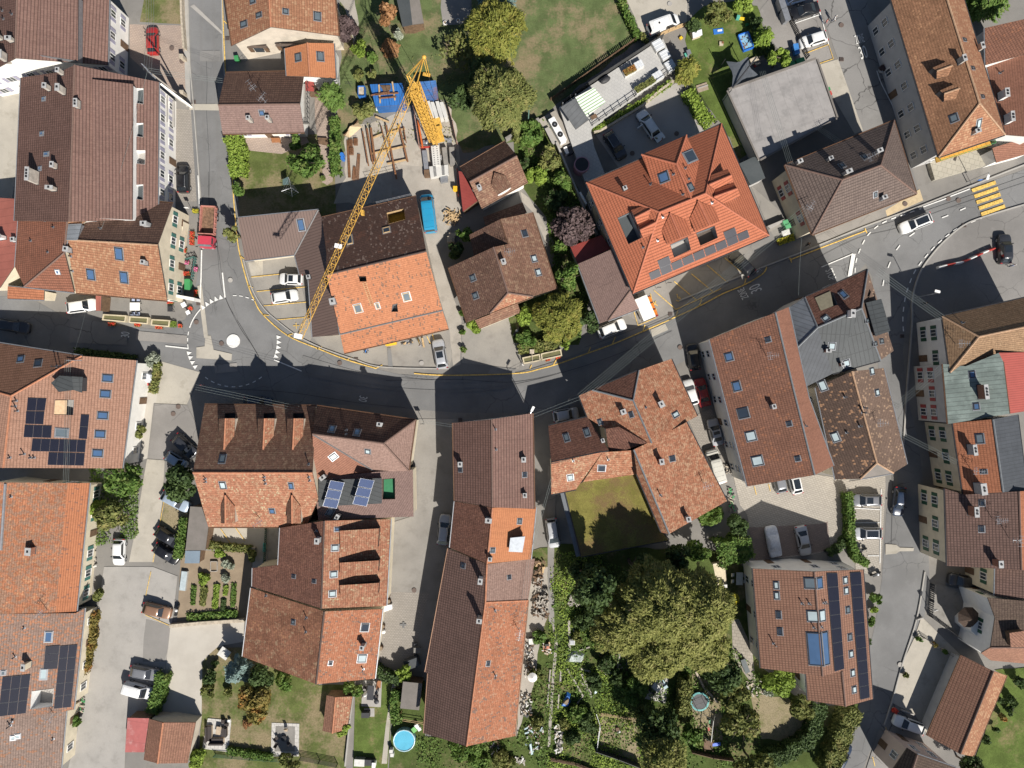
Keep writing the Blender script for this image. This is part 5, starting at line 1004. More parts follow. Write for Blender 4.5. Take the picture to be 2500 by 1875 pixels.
h.sky('C2','1322,1218,.5,.6,B 1306,1375,.8,.9,P 1295,1598,.8,.9,P 1285,1762,.8,.9,P 958,1615,.4,.5,D 1130,1656,.4,.5,D');h.chim('C2','1175,1300,.8,.6,1.4',CHIMG);h.vent('C2','1150,1230,.8')
h=House('farmhouse','red and brown lichen-patched farmhouse with a kinked ridge','house','D2','596,140,5.2 1216,338,8.6 1146,952,8.4 525,719,5 1706,318,5.2 1641,905,5.0',[(T_FARM,'0 1 2 3'),(T_OR36,'1 4 5 2')],W_CREAM,over=.35,ridge=R_DK,gut=ZINC)
h.sky('D2','955,428,.6,.5,G 1268,775,.5,.5,D 1558,473,1.1,1.1,D 1534,735,1.1,1.2,P');h.chim('D2','1550,615,.6,.6,1.5',CHIM);h.vent('D2','725,205,.5 1065,390,.7 1060,510,.5 1545,825,.6');H['33']=h
h=House('town_house','brown ribbed-tile gabled house whose gable faces the main road','house','C3','365,320,6.5 692,290,9.2 1038,238,6.5 1052,1046,6.5 698,1032,9.2 380,976,6.5',[(T_BRIBW,'0 1 4 5'),(T_BRIB,'1 2 3 4')],W_WHITE,over=.3,ridge=R_BR,gut=COPPER)
h.chim('C3','962,625,.7,.6,.9',CHIMG);h.chim('C3','430,665,.7,.6,.9 972,925,.6,.5,.8',CHIM);h.vent('C3','725,375,.9 730,545,.3');h.sky('C3','430,717,.5,.5,D 970,758,.6,.6,D');H['34']=h
h=House('town_house','narrow house with new plain orange east slope and dark brown west slope','house','C3','380,982,6 700,1036,8.8 1066,1030,6.2 1022,1470,6.2 654,1508,8.8 340,1372,6',[(T_DMOT,'0 1 4 5'),(T_ANNEX,'1 2 3 4')],W_CREAM,over=.2,ridge=R_OR,gut=ZINC)
h.sky('C3','928,1150,.7,.6,G 700,1395,.6,.6,G');h.chim('C3','668,1130,.6,.9,1.4 680,1460,.5,.5,.8',CHIMG)
h.dormer('C3','850,1290,8.5 975,1278,8.3 952,1412,8.1 836,1406,8.3',[(plain('white_sheet',(.36,.39,.43),.5,.1),'0 1 2 3')],ZINC,1.0)
h=House('barn','very long barn-like house, brown west slope and patchy orange east slope','house','D3','325,-193,5 652,-60,8.6 1058,-108,5 1000,245,5 886,1390,5 482,1476,8.6 120,1366,5 156,862,5 132,850,5 640,262,8.6',[(T_BR36,'0 1 9 5 6 7 8'),(T_PK36,'1 2 3 9'),(T_OR36,'9 3 4 5')],W_BEIGE,over=.3,ridge=R_OR,gut=COPPER)
h.chim('D3','600,60,.8,.6,1.6',WHITE);h.chim('D3','592,385,.6,.7,1.8',CHIM);h.sky('D3','840,50,.5,.5,D 662,778,.6,.5,D');h.sky('C3','452,1525,.6,.6,D');h.vent('D3','725,880,.9 722,330,.4');h.antenna('D3',925,500,2.4,1.4);H['36']=h
h=House('town_house','rambling orange mottled house with valleys and a dark north gable','house','C4','-56,90,5.7 55,42,6.7 400,130,9.2 557,490,9.0 520,487,8.8 165,368,7.3 20,280,6 449,-124,7.2 722,-221,5.7 942,262,5.7 850,312,6.0',[(T_MOTT,'0 1 2 3 4 5 6'),(T_DMOT,'1 7 2'),(T_MOTT,'2 7 8 9 10 3')],W_CREAM,over=.3,ridge=R_GR,gut=DARKMET)  # north face: shade painted in by using the dark tiles
h.chim('C4','625,160,.9,.7,1.2',CHIMB);h.chim('C4','310,225,.7,.7,.9',WHITE);h.sky('C4','758,250,.7,1.0,P 385,250,.7,.5,D 122,312,.7,.5,G');h.vent('C4','507,190,.2')
h=House('town_house','orange mottled roof running down to the parked cream van','house','C4','405,545,9.0 520,490,9.1 850,314,7.2 1192,978,5.3 705,1256,8.6 640,1246,7.6 432,752,8.0',[(T_MOTT,'0 1 2 3 4'),(T_MOTT,'0 4 5 6')],W_CREAM,over=.25,ridge=R_GR,gut=DARKMET)
h.chim('C4','625,640,.8,.6,1.4',CHIMB);h.chim('C4','850,1120,.7,.6,1.3',CHIM);h.sky('C4','730,622,.7,.8,D');h.vent('C4','630,930,.9');h.antenna('C4',1000,840,2,.3)
h=House('town_house','small house with dark mottled north slope and pale south slope above the silver car','house','C4','-316,345,5.7 14,270,6.2 194,548,8.0 -291,656,8.0 140,566,8.1 -82,880,5.8 -290,922,5.6',[(T_DMOT,'0 1 2 3'),(T_LICHO,'3 4 5 6')],W_CREAM,over=.25,ridge=R_OR,gut=DARKMET)
h.sky('C4','-162,445,.7,1.1,G 10,402,.7,1.1,G -130,780,.8,.9,P');h.chim('C4','138,465,.4,.5,.9',WHITE);h.vent('C4','-105,640,.4')
h=House('annex','orange tiled link roof beside the moss roof','annex','C4','142,568,8.0 408,550,8.3 438,752,6.6 -22,818,6.0 ',[(T_MOTT,'0 1 2 3')],W_CREAM,over=.1,gut=None)
h.sky('C4','135,702,1.0,.9,D');h.vent('C4','190,630,.6')
h=House('annex','steep dark tiled gable in shade between the mottled roofs','annex','C4','168,370,7.6 280,352,8.6 518,486,8.9 200,594,7.4',[(T_DMOT,'0 1 2 3')],W_CREAM,over=.05,gut=None)  # deep shade on a gable wall, painted as dark tiles
h=House('flat_roofed_building','flat mossy yellow-green roof with shadow of the big tree','flat-roofed building','C4','-172,905,5.6 -20,816,5.6 432,752,5.6 642,1244,5.6 702,1308,5.6 -36,1448,5.6',[(M_MOSS,'0 1 2 3 4 5')],plain('blue_sheeting',(.12,.24,.42),.5,.2,var=.4,scale=2),over=.1,gut=DARKMET)
mb=MB();a,b_=W('C4',-172,905,5.55),W('C4',-36,1448,5.55);dd=(b_-a).normalized();n=V3((-dd.y,dd.x,0));mb.box((a+b_)/2-n*.0+V3((-.35,0,-.2)),((b_-a).length,.8,.06),rz=math.atan2(dd.y,dd.x));mb.build('roof_edge',[M_ZNC],h.roof)
# vehicles
PT={'white':paint('paint_white',(.74,.74,.73)),'cream':paint('paint_cream',(.62,.60,.54)),'silver':paint('paint_silver',(.46,.47,.49),.3,.5,.2),'grey':paint('paint_grey',(.20,.205,.22),.3,.5,.15),'dark':paint('paint_dark_grey',(.045,.047,.055),.28,.6,.3),'black':paint('paint_black',(.010,.010,.012)),'red':paint('paint_red',(.36,.025,.022)),'redt':paint('paint_truck_red',(.50,.05,.08),.4,.3),'blue':paint('paint_blue',(.02,.26,.46),.35,.4),'navy':paint('paint_navy',(.02,.035,.07)),'brown':paint('paint_bronze',(.28,.16,.10),.3,.5,.2),'pale':paint('paint_pale_blue',(.42,.50,.60),.3,.5,.3)}
TYRE=plain('tyre',(.018,.018,.019),.85);LAMP=glass('lamp_glass',(.60,.62,.64),.1);TAIL=glass('tail_lamp',(.40,.02,.02),.2);TRIM=plain('car_trim',(.03,.03,.032),.6);CGL=glass('car_glass',(.018,.022,.027),.04)
CT={'hatch':(4.05,1.76,1.48,.95,1.10,.62,.22,.45,.78,.93),'small':(3.6,1.64,1.48,.95,.82,.58,.12,.42,.78,.93),'suv':(4.5,1.86,1.66,1.06,1.22,.62,.22,.50,.92,1.04),'wagon':(4.65,1.83,1.48,.95,1.22,.72,.20,.55,.78,.93),'sedan':(4.6,1.80,1.44,.94,1.25,.75,.75,.70,.76,.92),'mpv':(4.5,1.84,1.72,1.02,.85,.85,.14,.30,.86,1.0),'van':(5.0,1.94,1.95,1.12,.70,.75,.06,.16,.98,1.1),'bigvan':(5.9,2.02,2.15,1.22,.62,.80,.05,.14,1.02,1.2),'caddy':(4.35,1.80,1.80,1.04,.90,.70,.06,.16,.9,1.0)}
CARM={}
def carmesh(kind):
 if kind in CARM:return CARM[kind]
 L,Wd,Ht,bz,hood,rf,rear,rr,nz,tz=CT[kind];h=L/2;w=Wd/2;D={}
 st=[(h,.60,nz-.22),(h-.05,.76,nz-.10),(h-.18,.89,nz-.01),(h-.45,.97,nz+.05),(h-hood*.6,1.0,(nz+bz)/2+.04),(h-hood,1.0,bz),(0,1.0,bz+.01),(-h+rear+.3,1.0,bz+.01),(-h+.30,.98,tz+.02),(-h+.12,.92,tz),(-h+.03,.82,tz-.12),(-h,.70,tz-.28)]
 mb=MB();ring=[]
 for x,fw,zt in st:
  b=w*fw
  half=[(b*.90,.20),(b*.99,.34),(b,.55),(b*.985,zt-.12),(b*.93,zt-.03),(b*.80,zt+.015),(b*.42,zt+.04)]
  pts=[(x,y,z)for y,z in half]+[(x,0,zt+.05)]+[(x,-y,z)for y,z in reversed(half)]
  ring.append(len(mb.v));mb.v+=pts
 n=15
 for i in range(len(st)-1):
  a,b=ring[i],ring[i+1]
  for j in range(n-1):mb.f.append([a+j,a+j+1,b+j+1,b+j]);mb.m.append(0)
  mb.f.append([a+n-1,a,b,b+n-1]);mb.m.append(1)
 mb.f.append([ring[0]+j for j in reversed(range(n))]);mb.m.append(0);mb.f.append([ring[-1]+j for j in range(n)]);mb.m.append(0)
 xf,xr=h-hood+.05,-h+rear;xf2,xr2=xf-rf,xr+rr;wb,wr=w*.90,w*(.74 if kind not in('van','bigvan','caddy')else .84)
 base=[(xf,-wb*.86),(xf-.18,-wb),(0,-wb),(xr+.2,-wb),(xr,-wb*.86),(xr,wb*.86),(xr+.2,wb),(0,wb),(xf-.18,wb),(xf,wb*.86)]
 roof=[(xf2,-wr*.84),(xf2-.12,-wr*.97),((xf2+xr2)/2,-wr*1.0),(xr2+.1,-wr*.97),(xr2,-wr*.84),(xr2,wr*.84),(xr2+.1,wr*.97),((xf2+xr2)/2,wr),(xf2-.12,wr*.97),(xf2,wr*.84)]
 b0=len(mb.v);mb.v+=[(x,y,bz-.01)for x,y in base]+[(x,y,Ht-.07)for x,y in roof];N=10
 for i in range(N):mb.f.append([b0+(i+1)%N,b0+i,b0+N+i,b0+N+(i+1)%N]);mb.m.append(0)
 b1=len(mb.v);cx=(xf2+xr2)/2
 mb.v+=[(cx+(x-cx)*.93,y*.90,Ht-.025)for x,y in roof]+[(cx+(x-cx)*.6,y*.5,Ht)for x,y in roof]
 for i in range(N):
  mb.f.append([b0+N+(i+1)%N,b0+N+i,b1+i,b1+(i+1)%N]);mb.m.append(0);mb.f.append([b1+(i+1)%N,b1+i,b1+N+i,b1+N+(i+1)%N]);mb.m.append(0)
 mb.f.append([b1+N+i for i in reversed(range(N))]);mb.m.append(0)
 if kind in('van','bigvan','caddy'):
  for k in range(5):
   x=xr2+.35+(xf2-xr2-.7)*k/4;mb.box((x,0,Ht+.006),(.06,wr*1.5,.03))
 bm=bmesh.new();me=mb.me('body',[PT['white'],TRIM]);bm.from_mesh(me);bmesh.ops.recalc_face_normals(bm,faces=bm.faces[:]);bm.to_mesh(me);bm.free()
 me.polygons.foreach_set('use_smooth',[True]*len(me.polygons));me.set_sharp_from_angle(angle=R(38));D['body']=me
 zt=Ht-.10
 def pane(p,q,r,s,off):
  m=MB();P4=[V3(v)+V3(off)for v in(p,q,r,s)];m.add(P4,[(0,1,2,3)]);m.add([v-V3(off)*1.6 for v in P4],[(3,2,1,0)]);return m.me('glass',[CGL])
 k=.08
 D['windscreen']=pane((xf-.03,-wb*.84,bz+.05),(xf-.03,wb*.84,bz+.05),(xf2+.05,wr*.82,zt),(xf2+.05,-wr*.82,zt),(.02,0,.03))
 D['rear_window']=pane((xr+.03,wb*.80,bz+.07),(xr+.03,-wb*.80,bz+.07),(xr2-.03,-wr*.80,zt),(xr2-.03,wr*.80,zt),(-.02,0,.03))
 x1,x0=xf-.30,xr+.28;X1,X0=xf2-.14,xr2+.16
 if kind in('van','bigvan','caddy'):x0=X0=xf2-1.1
 for nm,sg in(('L',1),('R',-1)):
  q=[(x0,sg*wb,bz+.06),(x1,sg*wb,bz+.06),(X1,sg*wr*.985,zt),(X0,sg*wr*.985,zt)]
  D['side'+nm]=pane(*(q if sg<0 else q[::-1]),(0,sg*.022,.012))
 r=.33 if kind not in('van','bigvan','suv')else .36;m=MB();m.tube((0,-.11,0),(0,.11,0),r,18);D['wheel']=m.me('wheel',[TYRE]);m=MB();m.tube((0,-.118,0),(0,.118,0),r*.62,14);D['rim']=m.me('rim',[STEEL])
 D['wpos']=[(sx,sy*(w-.10),r)for sx in(h-.86,-h+.80)for sy in(1,-1)]
 m=MB();m.add([(h-.05,.50*w,nz-.12),(h-.17,.86*w,nz-.10),(h-.34,.905*w,nz-.0),(h-.20,.60*w,nz+.03)],[(0,1,2,3)]);D['hlL']=m.me('headlight',[LAMP]);m=MB();m.add([(h-.05,-.50*w,nz-.12),(h-.17,-.86*w,nz-.10),(h-.34,-.905*w,nz-.0),(h-.20,-.60*w,nz+.03)],[(3,2,1,0)]);D['hlR']=m.me('headlight',[LAMP])
 for nm,sg in(('tlL',1),('tlR',-1)):m=MB();m.box((-h+.08,sg*w*.78,tz-.10),(.12,.26,.22));D[nm]=m.me('tail_light',[TAIL])
 for nm,sg in(('mL',1),('mR',-1)):m=MB();m.box((xf-.32,sg*(w+.07),bz+.08),(.14,.22,.14));D[nm]=m.me('mirror',[TRIM])
 D['roofbox']=(xf2,xr2,wr,Ht);CARM[kind]=D;return D
def car(label,t,x,y,ang,col,kind='hatch',sc_=1.0,roof=None,rails=False,cat='car',group=None,bed=False,name='parked_car'):
 D=carmesh(kind);p=W(t,x,y,.8);r=thing(name,label,cat,(p.x,p.y,.02),R(ang),group);r.scale=(sc_,1,1)
 def part(nm,key,par=r,mat=None):
  o=bpy.data.objects.new(nm,D[key]);COL.objects.link(o);o.parent=par
  if mat is not None:o.material_slots[0].link='OBJECT';o.material_slots[0].material=mat
  return o
 part('body','body',r,PT[col]);part('windscreen','windscreen');part('rear_window','rear_window');part('side_window','sideL');part('side_window','sideR')
 for nm,k in(('headlight','hlL'),('headlight','hlR'),('tail_light','tlL'),('tail_light','tlR'),('mirror','mL'),('mirror','mR')):part(nm,k)
 for q in D['wpos']:
  o=part('wheel','wheel');o.location=q;part('rim','rim',o)
 xf2,xr2,wr,Ht=D['roofbox']
 if roof:
  a,b=(xr2+.15,xf2-.12)if roof=='pano' else((xf2+xr2)/2-.1,xf2-.18)
  m=MB();m.box(((a+b)/2,0,Ht+.0),(b-a,wr*1.42,.03));m.build('sunroof',[CGL],r,0)
 if rails:
  for sg in(-1,1):
   m=MB();m.tube((xr2+.1,sg*wr*.9,Ht+.04),(xf2-.15,sg*wr*.9,Ht+.04),.022,5);m.build('roof_rail',[STEEL],r,0)
 return r
G='cars parked around the village'
car('bright red hatchback on the pinkish paved court behind white apartment house','A1',1285,340,92,'red','hatch',1.03,group=G)
car('black off-roader at kerb beside white front of long brown apartment house','A1',1545,1510,91,'black','suv',.92,rails=True,group=G)
car('white estate car squeezed beside the red-brown carport roof','B1',688,1130,8,'white','wagon',1.0,group=G)
car('dark blue-grey estate car driving in the shaded lane at the left edge','B1',105,1300,-9,'dark','wagon',1.08,name='moving_car')
car('white hatchback with black sunroof, upper of two in brown L-shaped building car park','B2',726,903,178,'white','hatch',.88,roof='small',group=G)
car('white hatchback facing right, lower of two in brown L-shaped building car park','B2',672,1050,9,'white','hatch',1.0,group=G)
car('silver off-roader with dark sunroof parked in front of the orange house under repair','B2',1985,1535,100,'silver','suv',1.0,roof='small',group=G)
car('white off-roader half in shade beside the plain brown barn','B3',1708,1320,22,'white','suv',.98,rails=True,group=G)
car('black car with rear bicycle carrier under the eaves of the modern orange building','B4',1320,770,134,'black','wagon',.95,group=G)
car('white car with black panoramic roof driving on the main road','B5',1300,432,202,'white','suv',1.12,roof='pano',name='moving_car')
car('dark brown-black off-roader standing on the shaded square','B5',2050,650,92,'dark','suv',1.0,roof='small',group=G)
car('black saloon parked at the top right beside the two pedestrians','A4',1845,88,196,'black','sedan',1.0,group=G)
car('white hatchback in the white-marked bay near the yellow marked bay','A4',1922,332,197,'white','hatch',1.05,group=G)
car('grey-blue car cut off by the top edge above the black saloon','A4',1745,-20,195,'navy','hatch',1.0,group=G)
r=car('white estate car with open doors and tailgate in the shaded rear courtyard','A4',530,1045,124,'white','wagon',1.0,rails=True,group=G)
m=MB();m.box((-2.75,0,1.42),(1.0,1.5,.06));m.build('tailgate',[PT['white']],r,0)
m=MB();m.box((.35,1.35,.75),(.12,1.0,.95));m.build('open_door',[PT['white']],r,0)
car('black estate car with roof box parked in the shaded rear courtyard','A4',250,1225,-58,'dark','wagon',1.0,rails=True,group=G)
car('black and silver off-roader, upper left of the row beside the three-dormer house','C1',1560,722,-43,'dark','suv',.95,group=G)
car('small pale blue car under the tree beside the black and silver off-roader','C1',1484,846,-33,'pale','small',.98,group=G)
car('pale silver-blue estate car half under the dark tree on the verge','C1',1478,1188,-28,'pale','wagon',1.0,group=G)
car('glossy black car, upper of two facing the garden hedge and lean-to','C1',1415,1495,-33,'black','hatch',1.05,group=G)
car('glossy black car, lower of two facing the garden hedge and lean-to','C1',1402,1632,-33,'black','hatch',1.05,group=G)
car('white hatchback on the pale concrete drive by the left row of houses','C1',1002,1618,-92,'white','hatch',1.0,group=G)
car('bronze brown car parked against the vegetable garden corner','D1',1322,332,-14,'brown','wagon',.94,group=G)
car('dark grey estate car with roof rails next to the white delivery van','D1',1218,858,-11,'grey','wagon',.95,rails=True,group=G)
car('white delivery van parked against the short hedge','D1',1165,1003,-16,'white','caddy',1.05,cat='van',group=G,name='parked_van')
car('dark blue car in the shade below the three-dormer house','C2',655,150,-3,'navy','hatch',1.05,group=G)
car('silver off-roader in shade above the small dark-mottled house','C3',1318,252,10,'silver','suv',.88,group=G)
car('silver estate car in the shaded alley beside the narrow dark brown west slope','C3',290,1222,83,'silver','wagon',1.0,group=G)
car('silver people carrier on the lane beside the moss roof','C3',1208,1250,-82,'silver','mpv',1.0,rails=True,group=G)
car('white saloon beside the red car in the narrow gap between the mottled houses','C4',885,62,106,'white','hatch',1.0,group=G)
car('red saloon in the shaded gap beside the white town house wall','C4',985,62,104,'red','sedan',.95,group=G)
car('silver saloon with dark sunroof beside the long brick-red town house','C4',1095,398,104,'silver','sedan',.9,roof='small',group=G)
car('long cream passenger van beside the orange mottled roof','C4',1098,690,106,'cream','van',1.08,cat='van',group=G,name='parked_van')
car('silver saloon on the dark paved bay right of the covered car','C4',1838,1315,-78,'silver','sedan',1.0,group=G)
car('dark grey car with its tail showing under the brick-red roof eaves','C4',1635,800,102,'grey','hatch',1.0,group=G)
car('white car with black roof, tail showing under the brick-red roof eaves','C4',1765,805,103,'white','hatch',1.05,roof='pano',group=G)
car('silver grey estate car with sunroof, upper of two beside the long thin hedge','C5',885,1110,180,'grey','wagon',.98,roof='small',group=G)
car('silver estate car with black roof glass, lower of two beside the long thin hedge','C5',888,1390,180,'silver','wagon',.98,roof='pano',group=G)
car('dark blue-black hatchback driving down the right-hand street','C5',1160,1122,-96,'navy','hatch',1.1,name='moving_car')
car('white pickup with grey load cover parked beside the long tiled garage','D5',1245,1297,160,'white','wagon',1.05,group=G)
car('dark grey car in the shaded yard of the old farmhouse','D5',1690,78,172,'dark','suv',.9,group=G)
car('dark blue shiny car half hidden by the hedge at the bottom edge','D5',665,1585,62,'navy','wagon',1.1,group=G)
car('black car in the dark gap left of the long brick-red town house','B4',910,1560,98,'black','hatch',1.0,group=G)
D=carmesh('sedan');p=W('C4',1585,1322,.8);r=thing('covered_car','car under a crumpled white cover on the dark paved bay','car',(p.x,p.y,.02),R(101),G)
me=D['body'].copy();
for v in me.vertices:
 k=math.sin(v.co.x*5+v.co.y*7)*.03+math.sin(v.co.x*11-v.co.y*5)*.02;v.co=(v.co.x*1.02+k,v.co.y*1.05+k,max(.15,v.co.z+.02+k))
o=bpy.data.objects.new('car_cover',me);COL.objects.link(o);o.parent=r
for i in(0,1):o.material_slots[i].link='OBJECT';o.material_slots[i].material=plain('car_cover_cloth',(.60,.62,.66),.7,var=.15,scale=4)
for q in D['wpos']:o=bpy.data.objects.new('wheel',D['wheel']);COL.objects.link(o);o.parent=r;o.location=q
r=car('bright blue delivery van on the gravel beside the house under repair','B2',1888,350,97,'blue','bigvan',1.0,cat='van',name='parked_van')
r=car('white van with a square roof hatch on the concrete drive','A4',655,210,20,'white','van',1.0,cat='van',name='parked_van')
m=MB();m.box((-.9,0,1.97),(1.5,1.1,.05));m.box((-.9,0,2.02),(.25,.25,.08),m=1);m.build('roof_hatch',[WHITE,BLACK],r,0)
p=W('B1',1762,470,1.0);r=thing('tipper_truck','red tipper lorry with rusty empty load bed at the left kerb','lorry',(p.x,p.y,.02),R(-93))
tk=plain('faded_red_steel',(.46,.20,.16),.6,var=.25,scale=4)
m=MB();m.box((0,0,.75),(6.0,.9,.25));m.build('chassis',[TRIM],r,0)
m=MB();m.box((-1.0,0,1.02),(4.3,2.2,.08),m=1)
for sg in(-1,1):m.box((-1.0,sg*1.08,1.35),(4.3,.10,.75));
m.box((1.12,0,1.55),(.10,2.26,1.15));m.box((-3.12,0,1.35),(.10,2.26,.75))
for i in range(6):
 for sg in(-1,1):m.box((-2.9+.75*i,sg*1.17,1.35),(.08,.08,.72))
m.build('load_bed',[tk,plain('rusty_bed',(.17,.10,.06),.8,var=.5,scale=3)],r,0)
m=MB();m.prism([(1.5,-1.05),(2.9,-1.05),(3.15,-.9),(3.15,.9),(2.9,1.05),(1.5,1.05)],.55,1.55);m.prism([(1.5,-1.0),(2.75,-1.0),(2.75,1.0),(1.5,1.0)],1.5,2.25)
for i in range(9):m.box((2.12,-.85+.21*i,2.26),(1.1,.06,.03))
m.build('cab',[PT['redt']],r,0)
m=MB();m.add([(2.98,-.95,1.58),(2.98,.95,1.58),(2.77,.9,2.2),(2.77,-.9,2.2)],[(0,1,2,3)]);m.build('windscreen',[GL_G],r,0)
for sg in(-1,1):
 m=MB();m.add([(1.75,sg*1.02,1.62),(2.65,sg*1.02,1.62),(2.6,sg*1.01,2.15),(1.75,sg*1.01,2.15)],[(0,1,2,3)if sg<0 else(3,2,1,0)]);m.build('side_window',[CGL],r,0)
 m=MB();m.tube((2.9,sg*1.05,1.75),(3.05,sg*1.32,1.8),.03,5);m.box((3.05,sg*1.36,1.7),(.1,.22,.36));m.build('mirror',[TRIM],r,0)
 for x in(2.35,-1.6,-2.6):
  m=MB();m.tube((x,sg*.72,.48),(x,sg*1.05,.48),.48,16);w_=m.build('wheel',[TYRE],r,0);m=MB();m.tube((x,sg*.9,.48),(x,sg*1.06,.48),.25,12);m.build('rim',[STEEL],w_,0)
 m=MB();m.box((3.15,sg*.75,.85),(.06,.3,.18));m.build('headlight',[LAMP],r,0)
p=W('B4',497,1150,2.0);r=thing('food_trailer','white sales trailer with orange and red picture board beside the barn','trailer',(p.x,p.y,.02),R(113))
m=MB();m.box((0,0,1.45),(3.4,1.85,1.9));m.box((0,0,2.43),(3.5,1.92,.08));m.build('body',[WHITE],r,0)
m=MB();m.tube((1.95,0,.5),(3.1,0,.45),.06,6);m.box((2.3,.3,.75),(.6,.6,.5));m.build('drawbar',[DARKMET],r,0)
ORG=plain('orange_panel',(.75,.26,.015),.5,var=.1);DRD=plain('dark_red_panel',(.20,.02,.015),.5)
m=MB();m.box((-.2,-1.25,1.95),(3.3,.5,.06))
for i in range(3):
 for j,(dx,dy,sx,sy)in enumerate(((-1.2,-.12,.8,.14),(-1.15,.10,.75,.16))):m.box((dx+1.06*i,-1.25+dy,1.99),(sx,sy,.02),m=1)
 m.box((-1.17+1.06*i,-1.28,1.99),(.7,.10,.024),m=2);m.box((-.66+1.06*i,-1.25,1.99),(.12,.46,.022),m=3)
m.build('picture_board',[DRD,ORG,plain('red_panel',(.40,.04,.02),.5),BLACK],r,0)
for x in(-.2,.2):
 for sg in(-1,1):m=MB();m.tube((x*2,sg*.85,.32),(x*2,sg*1.0,.32),.32,14);m.build('wheel',[TYRE],r,0)
def cycle(name,label,t,x,y,ang,col,cat='motorcycle',L=2.0):
 p=W(t,x,y,.5);r=thing(name,label,cat,(p.x,p.y,.02),R(ang))
 for sx in(-L*.34,L*.34):m=MB();m.tube((sx,-.05,.31),(sx,.05,.31),.31,14);m.build('wheel',[TYRE],r,0)
 m=MB();m.tube((-L*.34,0,.4),(0,0,.55),.07,6);m.tube((0,0,.55),(L*.27,0,.85),.07,6);m.tube((L*.27,0,.95),(L*.34,0,.31),.04,6);m.box((0,0,.6),(.7,.28,.35));m.build('frame',[DARKMET],r,0)
 m=MB();m.box((-.32,0,.85),(.75,.30,.12));m.build('seat',[BLACK],r,0);m=MB();m.ball((.12,0,.85),.24,10,6,sz=.8);m.build('tank',[col],r,0)
 m=MB();m.tube((L*.25,-.38,1.02),(L*.25,.38,1.02),.025,6);m.build('handlebar',[DARKMET],r,0);return r
cycle('parked_motorcycle','motorcycle standing by the bushes in the fountain forecourt','B3',902,1345,50,PT['silver'])
cycle('parked_motorcycle','black motorcycle under a dark cover in the bay below the silver cars','C5',835,1525,8,PT['black'],L=2.2)
cycle('parked_scooter','small scooter beside the modern brown house by the street','D5',962,22,20,PT['silver'],'scooter',1.7)
cycle('parked_scooter','quad-like scooter with white boxes between brown car and garden','D1',1495,330,75,PT['white'],'scooter',1.8)
p=W('B4',1440,842,.6);r=thing('bicycle','bicycle hung on the rear carrier of the black car','bicycle',(p.x,p.y,.5),R(44))
for sx in(-.5,.5):m=MB();m.tube((sx,-.02,.34),(sx,.02,.34),.33,16);m.build('wheel',[TYRE],r,0)
m=MB();m.tube((-.5,0,.34),(-.1,0,.85),.02,5);m.tube((-.1,0,.85),(.4,0,.88),.02,5);m.tube((.5,0,.34),(.38,0,1.0),.02,5);m.tube((0,0,.34),(.4,0,.88),.02,5);m.tube((.38,-.3,1.02),(.38,.3,1.02),.02,5);m.box((-.12,0,.92),(.26,.14,.06));m.build('frame',[STEEL],r,0)
# trees, shrubs, hedges
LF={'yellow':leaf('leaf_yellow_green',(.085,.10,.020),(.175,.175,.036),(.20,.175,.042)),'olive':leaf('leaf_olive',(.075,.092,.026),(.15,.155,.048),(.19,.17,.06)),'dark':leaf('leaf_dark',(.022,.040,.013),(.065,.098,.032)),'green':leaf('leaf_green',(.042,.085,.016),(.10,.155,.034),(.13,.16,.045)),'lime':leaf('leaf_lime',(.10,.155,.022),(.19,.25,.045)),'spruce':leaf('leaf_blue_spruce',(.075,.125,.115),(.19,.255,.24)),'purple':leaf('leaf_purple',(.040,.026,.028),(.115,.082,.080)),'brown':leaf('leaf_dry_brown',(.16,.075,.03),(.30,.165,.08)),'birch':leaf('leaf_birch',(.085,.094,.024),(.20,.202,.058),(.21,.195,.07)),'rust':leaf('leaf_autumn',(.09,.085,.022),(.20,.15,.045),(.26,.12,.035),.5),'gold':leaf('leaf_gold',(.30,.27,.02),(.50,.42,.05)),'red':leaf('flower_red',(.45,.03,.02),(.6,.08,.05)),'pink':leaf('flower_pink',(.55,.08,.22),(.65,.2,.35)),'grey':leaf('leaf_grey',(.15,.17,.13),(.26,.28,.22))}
BARK=plain('bark',(.13,.10,.075),.9,var=.35,scale=8);BIRCHB=plain('birch_bark',(.50,.48,.45),.8,var=.35,scale=6)
def quads(C,N,S,rng,asp=.62,fold=True,T=None,tone=None,name='leaves',mat=None):
 n=len(C);N=N/np.maximum(np.linalg.norm(N,axis=1,keepdims=True),1e-6)
 if T is None:T=rng.normal(size=(n,3))
 T=T-N*(T*N).sum(1,keepdims=True);T/=np.maximum(np.linalg.norm(T,axis=1,keepdims=True),1e-6);B=np.cross(N,T)
 s=S.reshape(-1,1);V=np.stack([C-T*s,C-B*s*asp,C+T*s,C+B*s*asp],1).reshape(-1,3)
 me=bpy.data.meshes.new(name);me.vertices.add(4*n);me.vertices.foreach_set('co',V.astype(np.float32).ravel())
 me.loops.add(4*n);me.loops.foreach_set('vertex_index',np.arange(4*n,dtype=np.int32));me.polygons.add(n);me.polygons.foreach_set('loop_start',np.arange(0,4*n,4,dtype=np.int32));me.polygons.foreach_set('loop_total',np.full(n,4,dtype=np.int32))
 at=me.attributes.new('tone','FLOAT','FACE');at.data.foreach_set('value',(rng.random(n)if tone is None else tone).astype(np.float32))
 me.update(calc_edges=True);me.materials.append(mat);return me
